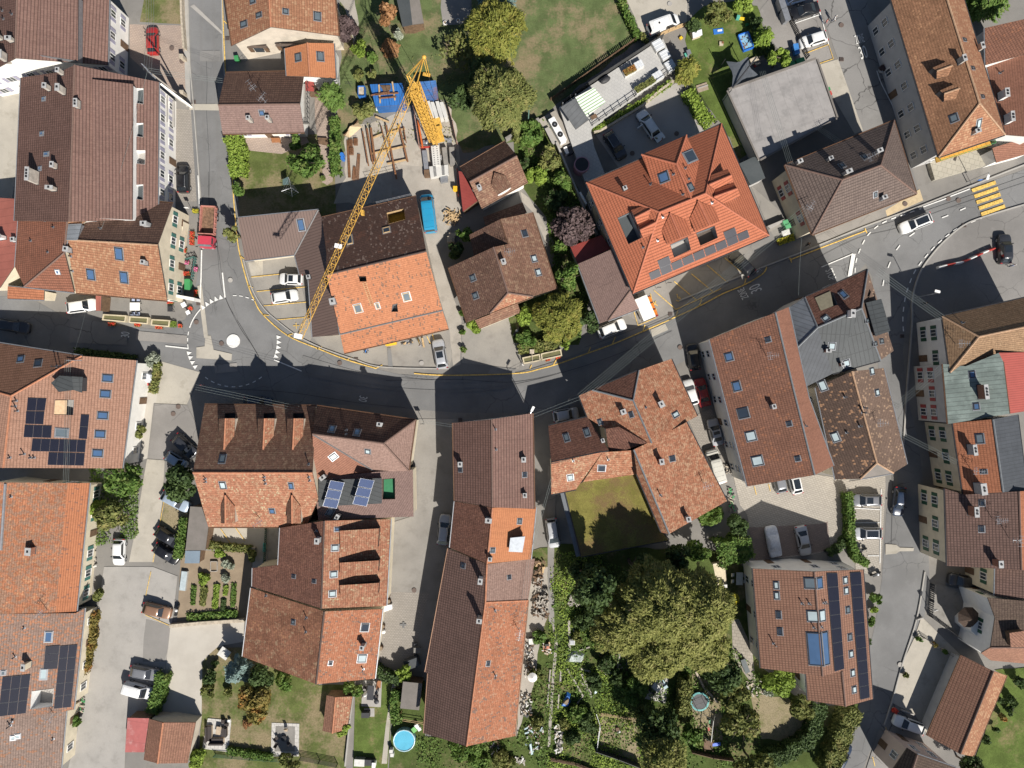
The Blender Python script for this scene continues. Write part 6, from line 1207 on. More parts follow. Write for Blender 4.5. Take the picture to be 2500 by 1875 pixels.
def crown(Rr,hgt,base,kind,mat,seed,dens=1.0,leafs=None):
 rng=np.random.default_rng(seed);A=Rr
 if kind in('round','loose','willow','birch'):
  K=max(5,int(5+Rr*3.2));ang=rng.random(K)*6.283;rad=np.sqrt(rng.random(K))*Rr*.72;zc=base+(hgt-base)*(.35+.5*rng.random(K)*(1-.45*rad/Rr));lr=Rr*(.26+.22*rng.random(K))
  LC=np.stack([rad*np.cos(ang)*(.85+.3*rng.random()),rad*np.sin(ang),zc],1);n=int(Rr*Rr*(330 if kind in('round','loose')else 620)*dens);n=max(120,min(n,30000));w=lr**2/np.sum(lr**2);li=rng.choice(K,n,p=w)
  if kind in('birch','willow'):
   K=int(14+Rr*7);ang=rng.random(K)*6.283;q=np.sqrt(rng.random(K));rad=q*Rr*(.80+.14*np.sin(ang*3+seed)+.1*rng.random(K));lr=Rr*(.13+.13*rng.random(K));zc=base+(hgt-base)*(.30+.62*np.sqrt(1-q*q*.93)*(.8+.2*rng.random(K)))
   LC=np.stack([rad*np.cos(ang),rad*np.sin(ang),zc],1);w=lr**2/np.sum(lr**2);li=rng.choice(K,n,p=w)
  d=rng.normal(size=(n,3));d[:,2]=d[:,2]*.8+.35;d/=np.linalg.norm(d,axis=1,keepdims=True)
  rr=(.55+.55*rng.random(n)**.6)[:,None]*lr[li][:,None];C=LC[li]+d*rr
  if kind in('birch','willow'):
   h2=int(n*.55);a=rng.random(h2)*6.283;q=np.sqrt(rng.random(h2))*(.93+.09*np.sin(a*5+seed)+.06*np.sin(a*11));X=q*Rr*np.cos(a);Y=q*Rr*np.sin(a)
   zz=base+(hgt-base)*(.28+.62*np.sqrt(np.clip(1-q*q*.95,0,1)))+.55*np.sin(X*1.5+seed)*np.sin(Y*1.3)+.35*np.sin(X*3.1+Y*2.3)+rng.normal(size=h2)*.22
   C[:h2]=np.stack([X,Y,zz],1);d[:h2]=np.stack([X/Rr*.6,Y/Rr*.6,np.full(h2,.8)],1)
  C=C+0;C[:,2]=np.clip(C[:,2],base*.7,None)
  tone=np.clip(.5*rng.random(K)[li]+.5*rng.random(n)+.10*rng.normal(size=n),0,1)
  if kind in('willow','birch'):
   T=C-np.array([0,0,base+(hgt-base)*.3]);T[:,2]-=Rr*.2;T+=rng.normal(size=(n,3))*Rr*.25;S=(.17+.20*rng.random(n))*(leafs or 1);N=d+rng.normal(size=(n,3))*.6+np.array([0,0,.4])
   return quads(C,N,S,rng,.34,T=T,tone=tone,name='crown',mat=mat)
  S=(.15+.17*rng.random(n))*(leafs or 1)*(1+.05*Rr);N=d+rng.normal(size=(n,3))*.55
  return quads(C,N,S,rng,.65,tone=tone,name='crown',mat=mat)
 if kind in('cone','column'):
  n=int(max(160,min(Rr*hgt*170*dens,7000)));u=rng.random(n);z=base+(hgt-base)*(u**1.35 if kind=='cone' else u)
  prof=(1-u**1.35)**.8 if kind=='cone' else np.sqrt(np.clip(1-(2*u-1)**4,0.02,1));lay=.80+.2*np.sin(z*5.5+rng.random()*6);a=rng.random(n)*6.283;wob=1+.16*np.sin(a*5+seed)+.1*np.sin(a*9+z*2)
  r=Rr*prof*wob*lay*(.55+.45*rng.random(n)**.5);C=np.stack([r*np.cos(a),r*np.sin(a),z],1);T=np.stack([np.cos(a),np.sin(a),-.25+0*a],1)+rng.normal(size=(n,3))*.25
  N=np.stack([np.cos(a)*.5,np.sin(a)*.5,.8+0*a],1)+rng.normal(size=(n,3))*.4;S=.22+.18*rng.random(n)
  return quads(C,N,S,rng,.4,T=T,tone=np.clip(.6*rng.random(n)+.4*rng.random(),0,1),name='crown',mat=mat)
def trunk(Rr,hgt,base,seed,bark,limbs=6):
 rnd=random.Random(seed);m=MB();r0=.05+.022*hgt;top=base+(hgt-base)*.65;p=V3((0,0,-.1));
 for i in range(4):
  q=V3((rnd.uniform(-.12,.12),rnd.uniform(-.12,.12),top*(i+1)/4));m.tube(p,q,r0*(1-.2*i),7,0,r0*(1-.2*(i+1)),cap=(i in(0,3)));p=q
 for i in range(limbs):
  a=i*6.283/limbs+rnd.uniform(-.4,.4);z=base*.8+(top-base*.8)*rnd.random();L=Rr*rnd.uniform(.5,.85)
  q=V3((L*math.cos(a)*.55,L*math.sin(a)*.55,z+L*.45));m.tube((0,0,z),q,r0*.42,5,0,r0*.28);m.tube(q,q+V3((L*math.cos(a+.3)*.45,L*math.sin(a+.3)*.45,L*.3)),r0*.28,5,0,r0*.08)
  m.tube(q,q+V3((L*math.cos(a-.6)*.35,L*math.sin(a-.6)*.35,L*.4)),r0*.2,5,0,r0*.06)
 return m.me('trunk',[bark])
SEED=[100]
def tree(label,t,x,y,rpx,hgt,kind='round',mat='green',base=None,name='broadleaf_tree',cat='tree',group=None,dens=1.0,bark=None,leafs=None,zoff=0.0):
 SEED[0]+=7;base=hgt*.28 if base is None else base;zc=hgt*.55+zoff;p=W(t,x,y,zc);Rr=M(rpx)*(HC-zc)/HC
 r=thing(name,label,cat,(p.x,p.y,zoff),0,group)
 o=bpy.data.objects.new('crown',crown(Rr,hgt,base,kind,LF[mat],SEED[0],dens,leafs));COL.objects.link(o);o.parent=r;o.rotation_euler.z=0
 o=bpy.data.objects.new('trunk',trunk(Rr,hgt,base,SEED[0],bark or BARK,4 if Rr<2 else 8));COL.objects.link(o);o.parent=r;return r
def shrub(label,t,x,y,rpx,hgt,mat='green',kind='round',group=None,name='shrub',cat='shrub',dens=1.6,zoff=0.0):
 return tree(label,t,x,y,rpx,hgt,kind,mat,hgt*.12,name,cat,group,dens,zoff=zoff)
def hedge(label,t,s,w,hgt,mat='green',dens=1.0,name='hedge',zoff=0.0,group=None,jit=.12,cat=None):
 SEED[0]+=7;rng=np.random.default_rng(SEED[0]);ps=P(t,s,hgt*.6+zoff);seg=[(ps[i],ps[i+1],(ps[i+1]-ps[i]).length)for i in range(len(ps)-1)];Cs=[];Ns=[]
 for a,b,L in seg:
  n=int(L*(w+2*hgt)*95*dens)+20;u=rng.random(n);side=rng.random(n)*(w+2*hgt*.8);d=(b-a).normalized();c=np.array([-d.y,d.x,0]);up=np.array([0,0,1.]);av=np.array(a);dv=np.array(b-a);av[2]=zoff;dv[2]=0
  top=side<w;lft=(~top)&(side<w+hgt*.8);wob=1+.14*np.sin(u*L*2.2+SEED[0])+.08*np.sin(u*L*5)
  off=np.where(top,side-w/2,np.where(lft,w/2,-w/2))*wob;z=np.where(top,hgt*(1+.07*np.sin(u*L*1.7)),rng.random(n)*hgt)
  C=av+dv*u[:,None]+c*off[:,None]+up*z[:,None]+rng.normal(size=(n,3))*jit;C[:,2]=np.maximum(C[:,2],zoff+.05);N=np.where(top[:,None],up,c*np.sign(off)[:,None])+rng.normal(size=(n,3))*.55
  Cs.append(C);Ns.append(N)
 C=np.concatenate(Cs);N=np.concatenate(Ns);S=.12+.12*rng.random(len(C));me=quads(C,N,S,rng,.65,name=name,mat=LF[mat]);c0=C.mean(0);c0[2]=zoff
 co=np.empty(len(me.vertices)*3,np.float32);me.vertices.foreach_get('co',co);co=co.reshape(-1,3)-c0;me.vertices.foreach_set('co',co.astype(np.float32).ravel());me.update()
 o=mesh_obj(name,me);o.location=c0;return tag(o,label,cat or name.replace('_',' '),group)
def cover(name,t,s,n,hgt,mat,seed,size=.2,label=None,mask=.45):
 """ground cover: leafy tufts over a patch, nobody could count them"""
 ps=P(t,s);rng=np.random.default_rng(seed);xs=[p.x for p in ps];ys=[p.y for p in ps];out=[]
 X=rng.uniform(min(xs),max(xs),n*3);Y=rng.uniform(min(ys),max(ys),n*3);inside=np.zeros(len(X),bool);j=len(ps)-1
 for i in range(len(ps)):
  a,b=ps[i],ps[j];c=((a.y>Y)!=(b.y>Y))&(X<(b.x-a.x)*(Y-a.y)/(b.y-a.y+1e-9)+a.x);inside^=c;j=i
 f=np.sin(X*1.1+seed)+np.sin(Y*.9+seed*2)+np.sin((X+Y)*.7)+np.sin((X-Y)*2.3+seed)*.6;keep=inside&((f/3.6*.5+.5+rng.normal(size=len(X))*.12)>mask)
 X,Y,f=X[keep][:n],Y[keep][:n],f[keep][:n];k=len(X);Z=rng.random(k)*hgt*np.clip(.4+.3*f,.15,1.2)+.15
 me=quads(np.stack([X,Y,Z],1),rng.normal(size=(k,3))*.6+np.array([0,0,1.]),size*(.6+.8*rng.random(k)),rng,.6,tone=np.clip(.5*rng.random(k)+.15*f+.25,0,1),name=name,mat=LF[mat])
 o=mesh_obj(name,me);o['kind']='stuff';
 if label:o['label']=label;o['category']='ground cover'
 return o
# upper gardens and field
tree('big yellow-green willow-like tree at the west edge of the large field','A3',725,285,255,9.5,'willow','yellow',dens=.75)
tree('large olive-green round tree left of the green lamp post','A3',770,850,265,11,'willow','olive',dens=1.1)
tree('pale blue spruce cut by the top edge of the photo','A3',720,-10,185,8,'cone','spruce',name='conifer');tree('dark shadowy conifer touching the large olive tree','A3',600,590,120,7,'cone','dark',name='conifer');tree('dark green bushy tree beside the blue site container','A3',430,850,120,5.5,'round','dark')
tree('low dull green tree in the field between willow-like tree and crane','A3',400,430,150,3.5,'round','olive',dens=.25)
shrub('dark red-leaved shrub behind the orange-roofed detached house','A2',1185,240,100,4.5,'purple');tree('tall dry brown thuja left of the grey garden hut','A2',1530,140,105,5.5,'round','brown',name='conifer',dens=1.3);tree('dead brown conifer below the grey garden hut','A2',1560,395,80,4.5,'cone','brown',name='conifer',dens=1.6)
shrub('silvery green shrub between the two dry brown conifers','A2',1620,290,50,2,'grey');shrub('yellow-green rounded bush under the dark red shrub','A2',1305,425,72,2.6,'lime');shrub('small green bush right of the yellow-green rounded bush','A2',1420,480,55,1.8,'green');shrub('little olive bush upper left of the blue container','A2',1300,640,48,1.8,'olive');shrub('thin young shrub directly above the blue container','A2',1405,620,38,2.4,'olive')
tree('narrow dark green tree east of the dark-roofed house balcony','A2',1070,815,95,6,'column','green',base=.6);tree('round green tree on the small garden lawn','A2',860,1375,155,6.5,'round','green');shrub('leafy bush against the south wall of the pinkish-brown house','A2',765,1190,70,2.5,'green');shrub('brown-green round bush left of the gravel site','A2',1335,930,88,2.8,'olive')
hedge('bright green hedge along the street beside the small garden lawn','A2','235,1150 280,1250 285,1380 290,1500',.0+2.2,1.6,'lime',.8);hedge('thin hedge between garden path and site','A2','1095,1000 1100,1150 1095,1320 1110,1480',1.0,1.5,'green');shrub('pinkish-green bush at the street corner of the small lawn','A2',305,1605,65,2.4,'green')
tree('thin-leaved tree leaning over the street beside the lorry','B2',240,520,72,5.5,'loose' if False else 'round','olive',dens=.7)
shrub('climbing plant on the east wall of the narrow passage','A2',1000,1500,18,.8,'green')
# gardens between the houses
tree('round purple-leaved tree next to the dark red lean-to','B3',1385,455,168,6.5,'round','purple',dens=1.5);tree('broad yellow-green tree above the stone fountain','B3',1255,1235,205,6.5,'willow','yellow',dens=1.1)
tree('dark green tree between L-shaped house and brown barn','B3',1330,880,125,5.5,'round','green');tree('dark bush at the barn corner beside the white off-roader','B3',1500,1270,90,4,'round','dark');tree('green sumach-like bush left of the broad yellow-green tree','B3',990,1230,95,3.5,'round','lime',dens=.9)
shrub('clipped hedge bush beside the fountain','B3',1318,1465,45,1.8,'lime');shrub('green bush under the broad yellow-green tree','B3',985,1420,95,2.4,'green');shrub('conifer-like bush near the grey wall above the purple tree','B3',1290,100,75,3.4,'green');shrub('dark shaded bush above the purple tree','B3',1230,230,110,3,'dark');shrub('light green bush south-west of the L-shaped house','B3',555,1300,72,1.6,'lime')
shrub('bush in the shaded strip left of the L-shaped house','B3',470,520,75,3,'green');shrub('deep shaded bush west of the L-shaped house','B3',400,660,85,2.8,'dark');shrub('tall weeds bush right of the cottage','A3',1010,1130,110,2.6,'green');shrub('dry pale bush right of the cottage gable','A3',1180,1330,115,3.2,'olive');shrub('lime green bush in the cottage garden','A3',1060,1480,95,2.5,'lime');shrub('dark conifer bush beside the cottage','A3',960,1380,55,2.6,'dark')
shrub('green bush at the top of the cottage garden wall','A3',930,1130,75,2,'olive');shrub('shaded olive bush near the long garden wall','A3',1300,1520,80,2.8,'green');hedge('overgrown hedge below the barn garden','B3','920,1500 1000,1480 1130,1470 1270,1420',1.2,1.5,'olive')
shrub('dark green bush left edge of barn below red lean-to','B3',1270,620,70,2.6,'green')
# north-east gardens
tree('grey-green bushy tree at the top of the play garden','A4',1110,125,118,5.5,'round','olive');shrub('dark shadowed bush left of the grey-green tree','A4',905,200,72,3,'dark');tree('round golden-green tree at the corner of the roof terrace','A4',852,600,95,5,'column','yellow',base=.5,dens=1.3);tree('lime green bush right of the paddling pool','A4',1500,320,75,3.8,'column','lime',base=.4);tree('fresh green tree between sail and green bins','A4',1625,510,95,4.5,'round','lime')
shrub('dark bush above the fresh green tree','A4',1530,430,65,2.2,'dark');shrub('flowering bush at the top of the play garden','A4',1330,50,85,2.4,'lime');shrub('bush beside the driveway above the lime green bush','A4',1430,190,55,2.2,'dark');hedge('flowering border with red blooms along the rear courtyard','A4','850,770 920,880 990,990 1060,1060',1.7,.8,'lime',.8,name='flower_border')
tree('clipped wide green hedge tree at the top right','A5',1900,-10,175,5,'column','green',base=.3,dens=1.6);hedge('green hedge strip along the lawn side fence of the field','A3','1780,0 1850,160 1930,330',.7,1.2,'green');shrub('bush at the lower corner of the field','A3',1985,320,45,1.6,'olive');hedge('low hedge strip on the terrace edge wall','A3','1560,1110 1800,960 2000,840 2212,690',.5,.7,'lime',.8)
# west side
tree('bright green leafy tree in the garden left of the concrete drive','C1',1060,1000,170,6.5,'round','green');tree('yellow-green garden tree, lower one left of the concrete drive','C1',1010,1330,165,5.5,'round','olive');shrub('lime green bush against the teal-shuttered house','C1',850,1250,90,3,'lime');tree('dark round tree over the parked silver-blue cars','C1',1530,1045,165,6,'round','dark',dens=1.2)
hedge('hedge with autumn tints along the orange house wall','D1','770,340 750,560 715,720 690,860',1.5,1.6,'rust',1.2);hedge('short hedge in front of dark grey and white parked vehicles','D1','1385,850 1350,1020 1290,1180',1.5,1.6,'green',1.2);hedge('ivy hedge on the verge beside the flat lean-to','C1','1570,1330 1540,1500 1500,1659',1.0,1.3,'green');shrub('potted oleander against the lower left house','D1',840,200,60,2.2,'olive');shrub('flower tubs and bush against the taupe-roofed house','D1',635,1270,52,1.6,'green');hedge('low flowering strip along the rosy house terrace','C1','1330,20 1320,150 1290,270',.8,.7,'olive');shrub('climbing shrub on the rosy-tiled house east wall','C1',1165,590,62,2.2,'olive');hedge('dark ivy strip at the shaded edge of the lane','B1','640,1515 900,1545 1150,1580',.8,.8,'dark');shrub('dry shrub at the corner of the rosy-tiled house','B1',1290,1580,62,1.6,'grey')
# southern gardens
tree('pale blue spruce beside the gravel drive','D2',470,850,118,6.5,'cone','spruce',name='conifer',dens=1.5);tree('autumn-tinted tree in the middle of the lawn','D2',660,1080,165,6,'round','rust');tree('dark tree between blue spruce and farmhouse','D2',690,880,120,5,'round','dark');shrub('green fig-like bush under the farmhouse eaves','D2',880,930,75,2.4,'green');shrub('two-tone bush at the drive edge, upper','D2',262,880,60,2.4,'dark');shrub('olive bush at the drive edge below the dark bush','D2',240,1000,65,2.4,'olive');shrub('tiny round bush on the lawn near blue spruce','D2',300,775,32,.9,'dark');shrub('slim thin bush on the lawn below the blue spruce','D2',405,1020,42,1.6,'olive');shrub('dark red little shrub on the lawn','D2',570,1290,38,.8,'brown');shrub('lime bush hanging over the tool shed roof','D2',1375,1320,65,2.8,'lime');shrub('small leafy tree casting shade over the fire pit','D2',930,1590,85,3,'olive');hedge('hedge along the bottom garden fence','D2','400,1510 600,1540 780,1570',.7,.8,'green');shrub('bushy hedge corner at the bottom by the tiled shed','D2',150,1590,95,2,'lime')
shrub('bright green bush beside the covered garden stack','D2',1905,845,75,2.6,'lime');hedge('dark bushes in the shade of the farmhouse south wall','D2','1660,820 1750,880 1850,905',1.2,1.6,'dark');shrub('bush left of the table terrace','D2',1495,1010,42,2.2,'green');hedge('tall garden plants along the pool garden path','D2','1830,1000 1810,1150 1830,1270',1.2,1.4,'green');shrub('bush between tool shed and farmhouse','D2',1420,975,60,2.4,'green')
tree('very big olive birch, upper crown of the group','C4',600,1800,350,16.5,'birch','birch',name='birch_tree');tree('very big birch crown, right-hand one of the group','D4',880,290,340,15.5,'birch','birch',name='birch_tree');tree('big birch crown, lower middle of the group','D4',600,570,300,13.5,'birch','birch',name='birch_tree');tree('big birch crown, left-hand one of the group','D4',310,400,270,13.5,'birch','birch',name='birch_tree');tree('birch crown at the lower right of the group beside the slab path','D4',960,580,240,12,'birch','birch',name='birch_tree')
tree('tall dark bluish conifer left of the birch group','D3',1560,130,190,16,'round','dark',name='conifer',dens=1.4,leafs=1.1);tree('dark green tree below the moss roof','C3',1450,1590,120,7,'round','dark');tree('dark tree right below the moss roof corner','C4',420,1560,150,11,'round','dark');tree('dark tree between moss roof and pale patio','C4',760,1470,150,8,'round','dark');tree('olive bush tree under the mottled roof beside the hedge','C4',930,1400,110,5,'round','green');hedge('conifer hedge along the paved courtyard','C4','1100,1420 1380,1350',3.4,3,'green',.7);shrub('tall dark hedge bush at the courtyard corner','C4',1290,1180,110,3.6,'dark');shrub('green vine bush in the courtyard garden','C4',1050,1100,110,1.8,'green')
tree('dark green tree right of the trampoline path','D4',1130,800,170,7,'round','dark');tree('olive-tipped tree by the trampoline lawn, lower right','D4',1290,1270,180,6.5,'round','olive');tree('grey-green tree between dark tree and dry lawn','D4',1230,1010,140,6,'round','olive');shrub('bright conifer bush against the modern brown house','D4',1630,905,140,3,'lime',);shrub('ball-shaped dark yew beside the modern house corner','D4',1830,1130,105,3.2,'olive');shrub('grey lavender bush below the bright conifer bush','D4',1530,1010,50,1,'grey');shrub('yellow blooming bush between birch and patio','D4',1255,230,42,2.2,'gold')
tree('sparse birch with white branches at the bottom edge','D4',640,1530,200,10,'birch','birch',name='birch_tree',dens=.55,bark=BIRCHB);tree('dark tree behind the bare-branched birch','D4',600,1330,210,8,'round','dark');tree('dark broad bush below the trampoline','D4',890,1370,100,5,'round','green');hedge('tall clipped hedge between trampoline and tiled terrace','D4','840,900 830,1050 820,1250',1.5,2.6,'olive');hedge('long tall hedge along the street at the lower right','D5','770,1150 690,1290 640,1450 540,1680',2.2,2.6,'olive',1.1);tree('dark olive tree at the bottom edge near the long hedge','D4',1400,1620,170,6,'round','olive');hedge('dark hedge in shade below the modern house','D5','480,1110 420,1380 150,1560 0,1560',1.8,2.0,'dark');shrub('rounded bush in the left of the tiled garden terrace','D4',470,1190,70,2,'olive');shrub('green bush left of the tiled garden terrace','D4',440,950,95,3,'green')
hedge('long thin hedge between paved courtyard and car bays','C5','720,1050 735,1250 740,1450 790,1590 880,1640',.85,1.7,'green',1.2);hedge('low dark hedge curving round the paved courtyard end','C5','700,1440 640,1510 560,1560',.9,.9,'dark');shrub('evergreen bush beside the modern house street front','D5',965,225,60,1.8,'green');shrub('evergreen bush at the street edge of the solar-strip roof','D5',915,420,52,1.8,'green');shrub('small evergreen beside the glazed-ridge house','D5',908,590,30,1.4,'dark');shrub('pale green bush near the scooter','D5',940,320,38,1.2,'lime')
for i,(x,y,r)in enumerate(((2160,935,52),(2115,1085,58),(2100,1175,42),(2030,1235,40),(2020,1090,36),(1970,1340,26),(1895,1420,40))):
 shrub(['dark clipped ball bush, topmost in the garden right of the long garage','biggest clipped ball bush in the garden right of the long garage','clipped ball bush directly below the biggest one','brownish ball bush right of the long garage','small dark ball bush left of the biggest clipped one','tiny ball bush beside the garage eaves','round bush at the lower end of the long garage'][i],'D5',x,y,r,1.2+.012*r,'dark' if i!=3 else 'rust',group='clipped bushes beside the long garage')
tree('dark tree at the bottom right corner','D5',1740,1640,110,5,'round','dark')
for i,(x0,y0,x1,y1,w,m,n)in enumerate(((118,120,108,280,1.1,'green','leftmost'),(205,130,190,285,1.5,'olive','second'),(312,110,292,310,1.3,'lime','bright middle'),(388,120,382,200,1.0,'lime','short bright'),(368,235,365,330,1.1,'dark','short dark'),(455,100,445,295,1.1,'green','rightmost'))):
 hedge(f'{n} row of vegetables in the vegetable garden','D2',f'{x0},{y0} {x1},{y1}',w*.52,.32,m,1.2,name='vegetable_row',group='vegetable rows in the soil garden',jit=.05)
shrub('pale flowering shrub at the top of the vegetable garden','D2',385,55,42,1.0,'grey');shrub('green cabbage-like clump at the top left of the vegetable garden','D2',200,55,55,.8,'lime');shrub('olive clump in the upper vegetable garden','C2',340,1415,60,1.0,'lime');shrub('bluish kale clump in the upper vegetable garden','C2',415,1515,52,1.1,'grey');hedge('bean hedge along the parking wall of the vegetable garden','C2','235,1350 420,1370 600,1385',.7,1.0,'olive');shrub('bush at the right end of the vegetable garden','C2',600,1450,55,1.8,'olive');hedge('shaded grass bank below the vegetable garden','D2','60,385 250,375 480,348',.8,.4,'green')
cover('ground_cover','F','900,1590 1115,1600 1190,1400 1195,1200 1240,1190 1420,1250 1640,1450 1640,1659 900,1659',12000,.6,'green',3,.16,'tangled green undergrowth of the allotment garden',.42)
for i,(x,y,r,h,m)in enumerate(((1480,420,90,2,'dark'),(1600,560,85,2,'green'),(1650,430,70,2.2,'dark'),(1420,560,50,1,'olive'),(1560,930,75,1.8,'dark'),(1650,800,80,2,'dark'),(1420,1200,85,1.6,'green'),(1500,1270,95,2,'dark'),(1320,1300,60,1.2,'olive'),(1080,860,60,1.6,'olive'),(1090,560,70,1.4,'green'),(1080,1270,60,1.4,'olive'),(560,1560,110,1.5,'green'),(800,1600,90,1.3,'olive'),(420,1500,95,1.3,'green'),(1750,900,70,2,'dark'),(1850,1050,85,2.2,'green'),(1380,1420,80,1.6,'dark'))):
 shrub(['dark bush beside the upright long board','green bush under the birch edge','shaded bush at the upper allotment','low olive clump near the white tank','dark bush right of the wide slanting board','dark bush under the tall slanting board','green bush right of the blue tarpaulin','dark bush below the crossing thin board','olive clump in the lower allotment','olive bush above the white parasol','green bush above the jumble of the barn wall','olive bush by the barn wall end','green bush in weeds below the barn-like house','olive bush at the bottom edge of the weeds','green bush left in weeds below the barn-like house','dark bush left of the pale terrace tiles','green bush next to the garden terrace edge','dark bush beside the cluttered bed'][i],'D3',x,y,r,h,m,group=None)
cover('ground_cover','F','1190,1190 1300,1190 1330,1450 1400,1659 1180,1659',6000,.5,'lime',5,.14,'bright weeds along the allotment path',.5)
cover('ground_cover','F','1110,290 1190,255 1215,335 1300,540 1250,740 1190,560 1180,470',4500,.6,'green',8,.16,'undergrowth of the cottage garden',.4)
cover('ground_cover','F','745,300 985,310 960,215 1000,250 1140,300 1180,245 1000,120 860,120',1500,.15,'olive',12,.10,'coarse grass near the crane',.6)
cover('ground_cover','F','195,1010 300,1010 300,1160 200,1180',2500,.5,'green',15,.16,'undergrowth below the garden trees left of the drive',.4)
# tower crane on the building site
Z=V3((0,0,1))
def lattice(m,a,b,w0,w1,n,tri=False,up=None,r=.055,rd=.032):
 d=(b-a).normalized();u=(up or V3((0,1,0)));s=d.cross(u).normalized();u=s.cross(d).normalized()
 def ring(t):
  c=a.lerp(b,t);w=(w0+(w1-w0)*t)/2
  return[c+u*w*1.1,c-u*w*.5-s*w,c-u*w*.5+s*w]if tri else[c+u*w+s*w,c+u*w-s*w,c-u*w-s*w,c-u*w+s*w]
 rs=[ring(i/n)for i in range(n+1)];k=len(rs[0])
 for j in range(k):m.tube(rs[0][j],rs[-1][j],r,5)
 for i in range(n):
  for j in range(k):
   q=(j+1)%k;m.tube(rs[i][j],rs[i+1][q]if i%2 else rs[i+1][q],rd,4);m.tube(rs[i][q],rs[i+1][j],rd,4)if not tri else m.tube(rs[i][q],rs[i][j],rd,4)
CRY=plain('crane_yellow',(.58,.335,.06),.6,var=.3,scale=5)
b0=W('A2',1940,1180,1.6);t0=W('A2',1762,715,19.2);apex=W('A2',1850,482,25.0);tip=W('B2',792,1398,20.5);root=W('A2',1745,745,19.4)
cr=thing('tower_crane','yellow lattice tower crane with long jib reaching over the roundabout','crane',(b0.x,b0.y,0))
m=MB();lattice(m,b0,t0,1.25,1.15,16,up=V3((.35,1,0)),r=.075,rd=.04)
for i in range(26):
 c=b0.lerp(t0,(i+.5)/26);m.box(c+V3((0,-.05,0)),(1.0,.9,.05),rz=.35)
m.build('mast',[CRY],cr)
m=MB();lattice(m,root,tip,.95,.8,34,True,Z,r=.045,rd=.024);m.build('jib',[CRY],cr)
m=MB();q=W('A2',1712,640,20.2)
for a in(V3((.4,0,0)),V3((-.4,.1,0))):m.tube(t0+a,apex,.075,6);m.tube(q+a*.4,apex,.05,5);m.tube(t0+a,q+a*.3,.07,6)
m.ball(apex,.28,8,6);m.build('apex_frame',[CRY],cr)
m=MB();e1=W('A2',1888,640,22.0);e2=W('A2',1882,655,21.0)
for a in(V3((.12,0,0)),V3((-.12,0,0))):m.tube(apex+a,e1+a,.045,5)
m.box(W('A2',1872,630,21.8),(.9,.35,.2),rz=-.2);m.build('tie_bar',[CRY],cr)
m=MB();m.tube(e1,W('A2',1945,860,3.0),.03,4);m.tube(apex,root.lerp(tip,.55)+Z*1.0,.03,4);m.tube(apex,root.lerp(tip,.93)+Z*.5,.03,4);m.tube(q,W('A2',1600,990,3.5),.025,4);m.build('cable',[DARKMET],cr)
m=MB();m.box(root.lerp(tip,.995)+Z*.45,(1.0,.6,.06),rz=-.2);m.box(root.lerp(tip,.64)+Z*.75,(.9,.55,.06),rz=-.2);m.build('sign_board',[WHITE],cr)
m=MB();m.box(W('A2',1955,1140,2.2),(1.9,2.0,1.3),rz=.3);m.box(W('A2',1960,1045,2.0),(1.2,1.4,1.0),rz=.3);m.build('machinery',[CRY],cr)
m=MB()
for(x,y)in((1862,1205),(2065,1185),(1985,1330),(1850,1040)):m.tube(W('A2',1950,1140,1.0),W('A2',x,y,.5),.22,4,0,.14);m.box(W('A2',x,y,.2),(.7,.7,.35))
m.build('outrigger',[STEEL],cr)
BAL=ground('ballast_concrete',(.58,.57,.54),(.52,.51,.49),7,.6,.3)
for(x0,y0)in((1885,870),(1962,872)):
 for k in(0,1):
  m=MB();o=36*k;ps=P('A2',f'{x0+o-15},{y0-10+k*6} {x0+o+14},{y0-14+k*10} {x0+o+34},{y0+50} {x0+o+52},{y0+118} {x0+o+24},{y0+128} {x0+o+2},{y0+62}',2.6);m.prism([tuple(v)for v in ps],1.0,2.9);m.build('ballast_block',[BAL],cr)
hk=root.lerp(tip,.48);m=MB();m.tube(hk,hk-Z*2.6,.02,4);m.box(hk-Z*2.9,(.35,.6,.7));m.build('hook_block',[CRY],cr)
# building site
def prismT(name,label,cat,t,s,z0,z1,mat,group=None,mtop=None):
 m=MB();m.prism([tuple(v)for v in P(t,s,z1)],z0,z1,0,1 if mtop else None);return item(m,name,label,cat,[mat]+([mtop]if mtop else[]),group)
CB=seam('container_blue',(.035,.16,.46),.4,.5,.1,.35,var=.15);CBR=seam('container_rusty_blue',(.06,.17,.42),.35,.6,.1,.2,var=.2,stain=(.28,.13,.07),stamt=.75)
o=House('site_container','blue flat-roofed site container loaded with beams','container','A2','1393,712,2.6 1668,700,2.6 1690,882,2.6 1440,902,2.6',[(CB,'0 1 2 3')],CB,over=.05,gut=None,th=.1)
House('site_container','blue container with rusty striped roof behind the crane mast','container','A2','1808,690,2.6 1950,678,2.6 1972,842,2.6 1845,856,2.6',[(CBR,'0 1 2 3')],CB,over=.05,gut=None,th=.1)
for i,(a,b)in enumerate((((1470,715),(1480,870)),((1582,690),(1605,845)))):m=MB();p,q=W('A2',*a,2.7),W('A2',*b,2.7);d=q-p;m.box((p+q)/2,(d.length,.22,.14),rz=math.atan2(d.y,d.x));item(m,'timber_beam',f"{['left','right'][i]} pale timber lying across the blue container roof",'beam',[WOOD])
for i,(a,b)in enumerate((((1400,805),(1560,775)),((1440,800),(1635,785)),((1470,830),(1615,818)))):m=MB();p,q=W('A2',*a,2.9),W('A2',*b,2.9);d=q-p;m.box((p+q)/2,(d.length,.16,.16),rz=math.atan2(d.y,d.x));item(m,'steel_beam',f"{['upper','middle','lower'][i]} rusty beam on the blue container roof",'beam',[RUST])
m=MB();
for i in range(5):m.box(W('A2',1525+i*3,725+i*9,2.8+.03*i),(1.5-.1*i,.14,.1),rz=.05*i)
item(m,'plank_stack','small stack of short planks on the blue container roof','planks',[WOODD])
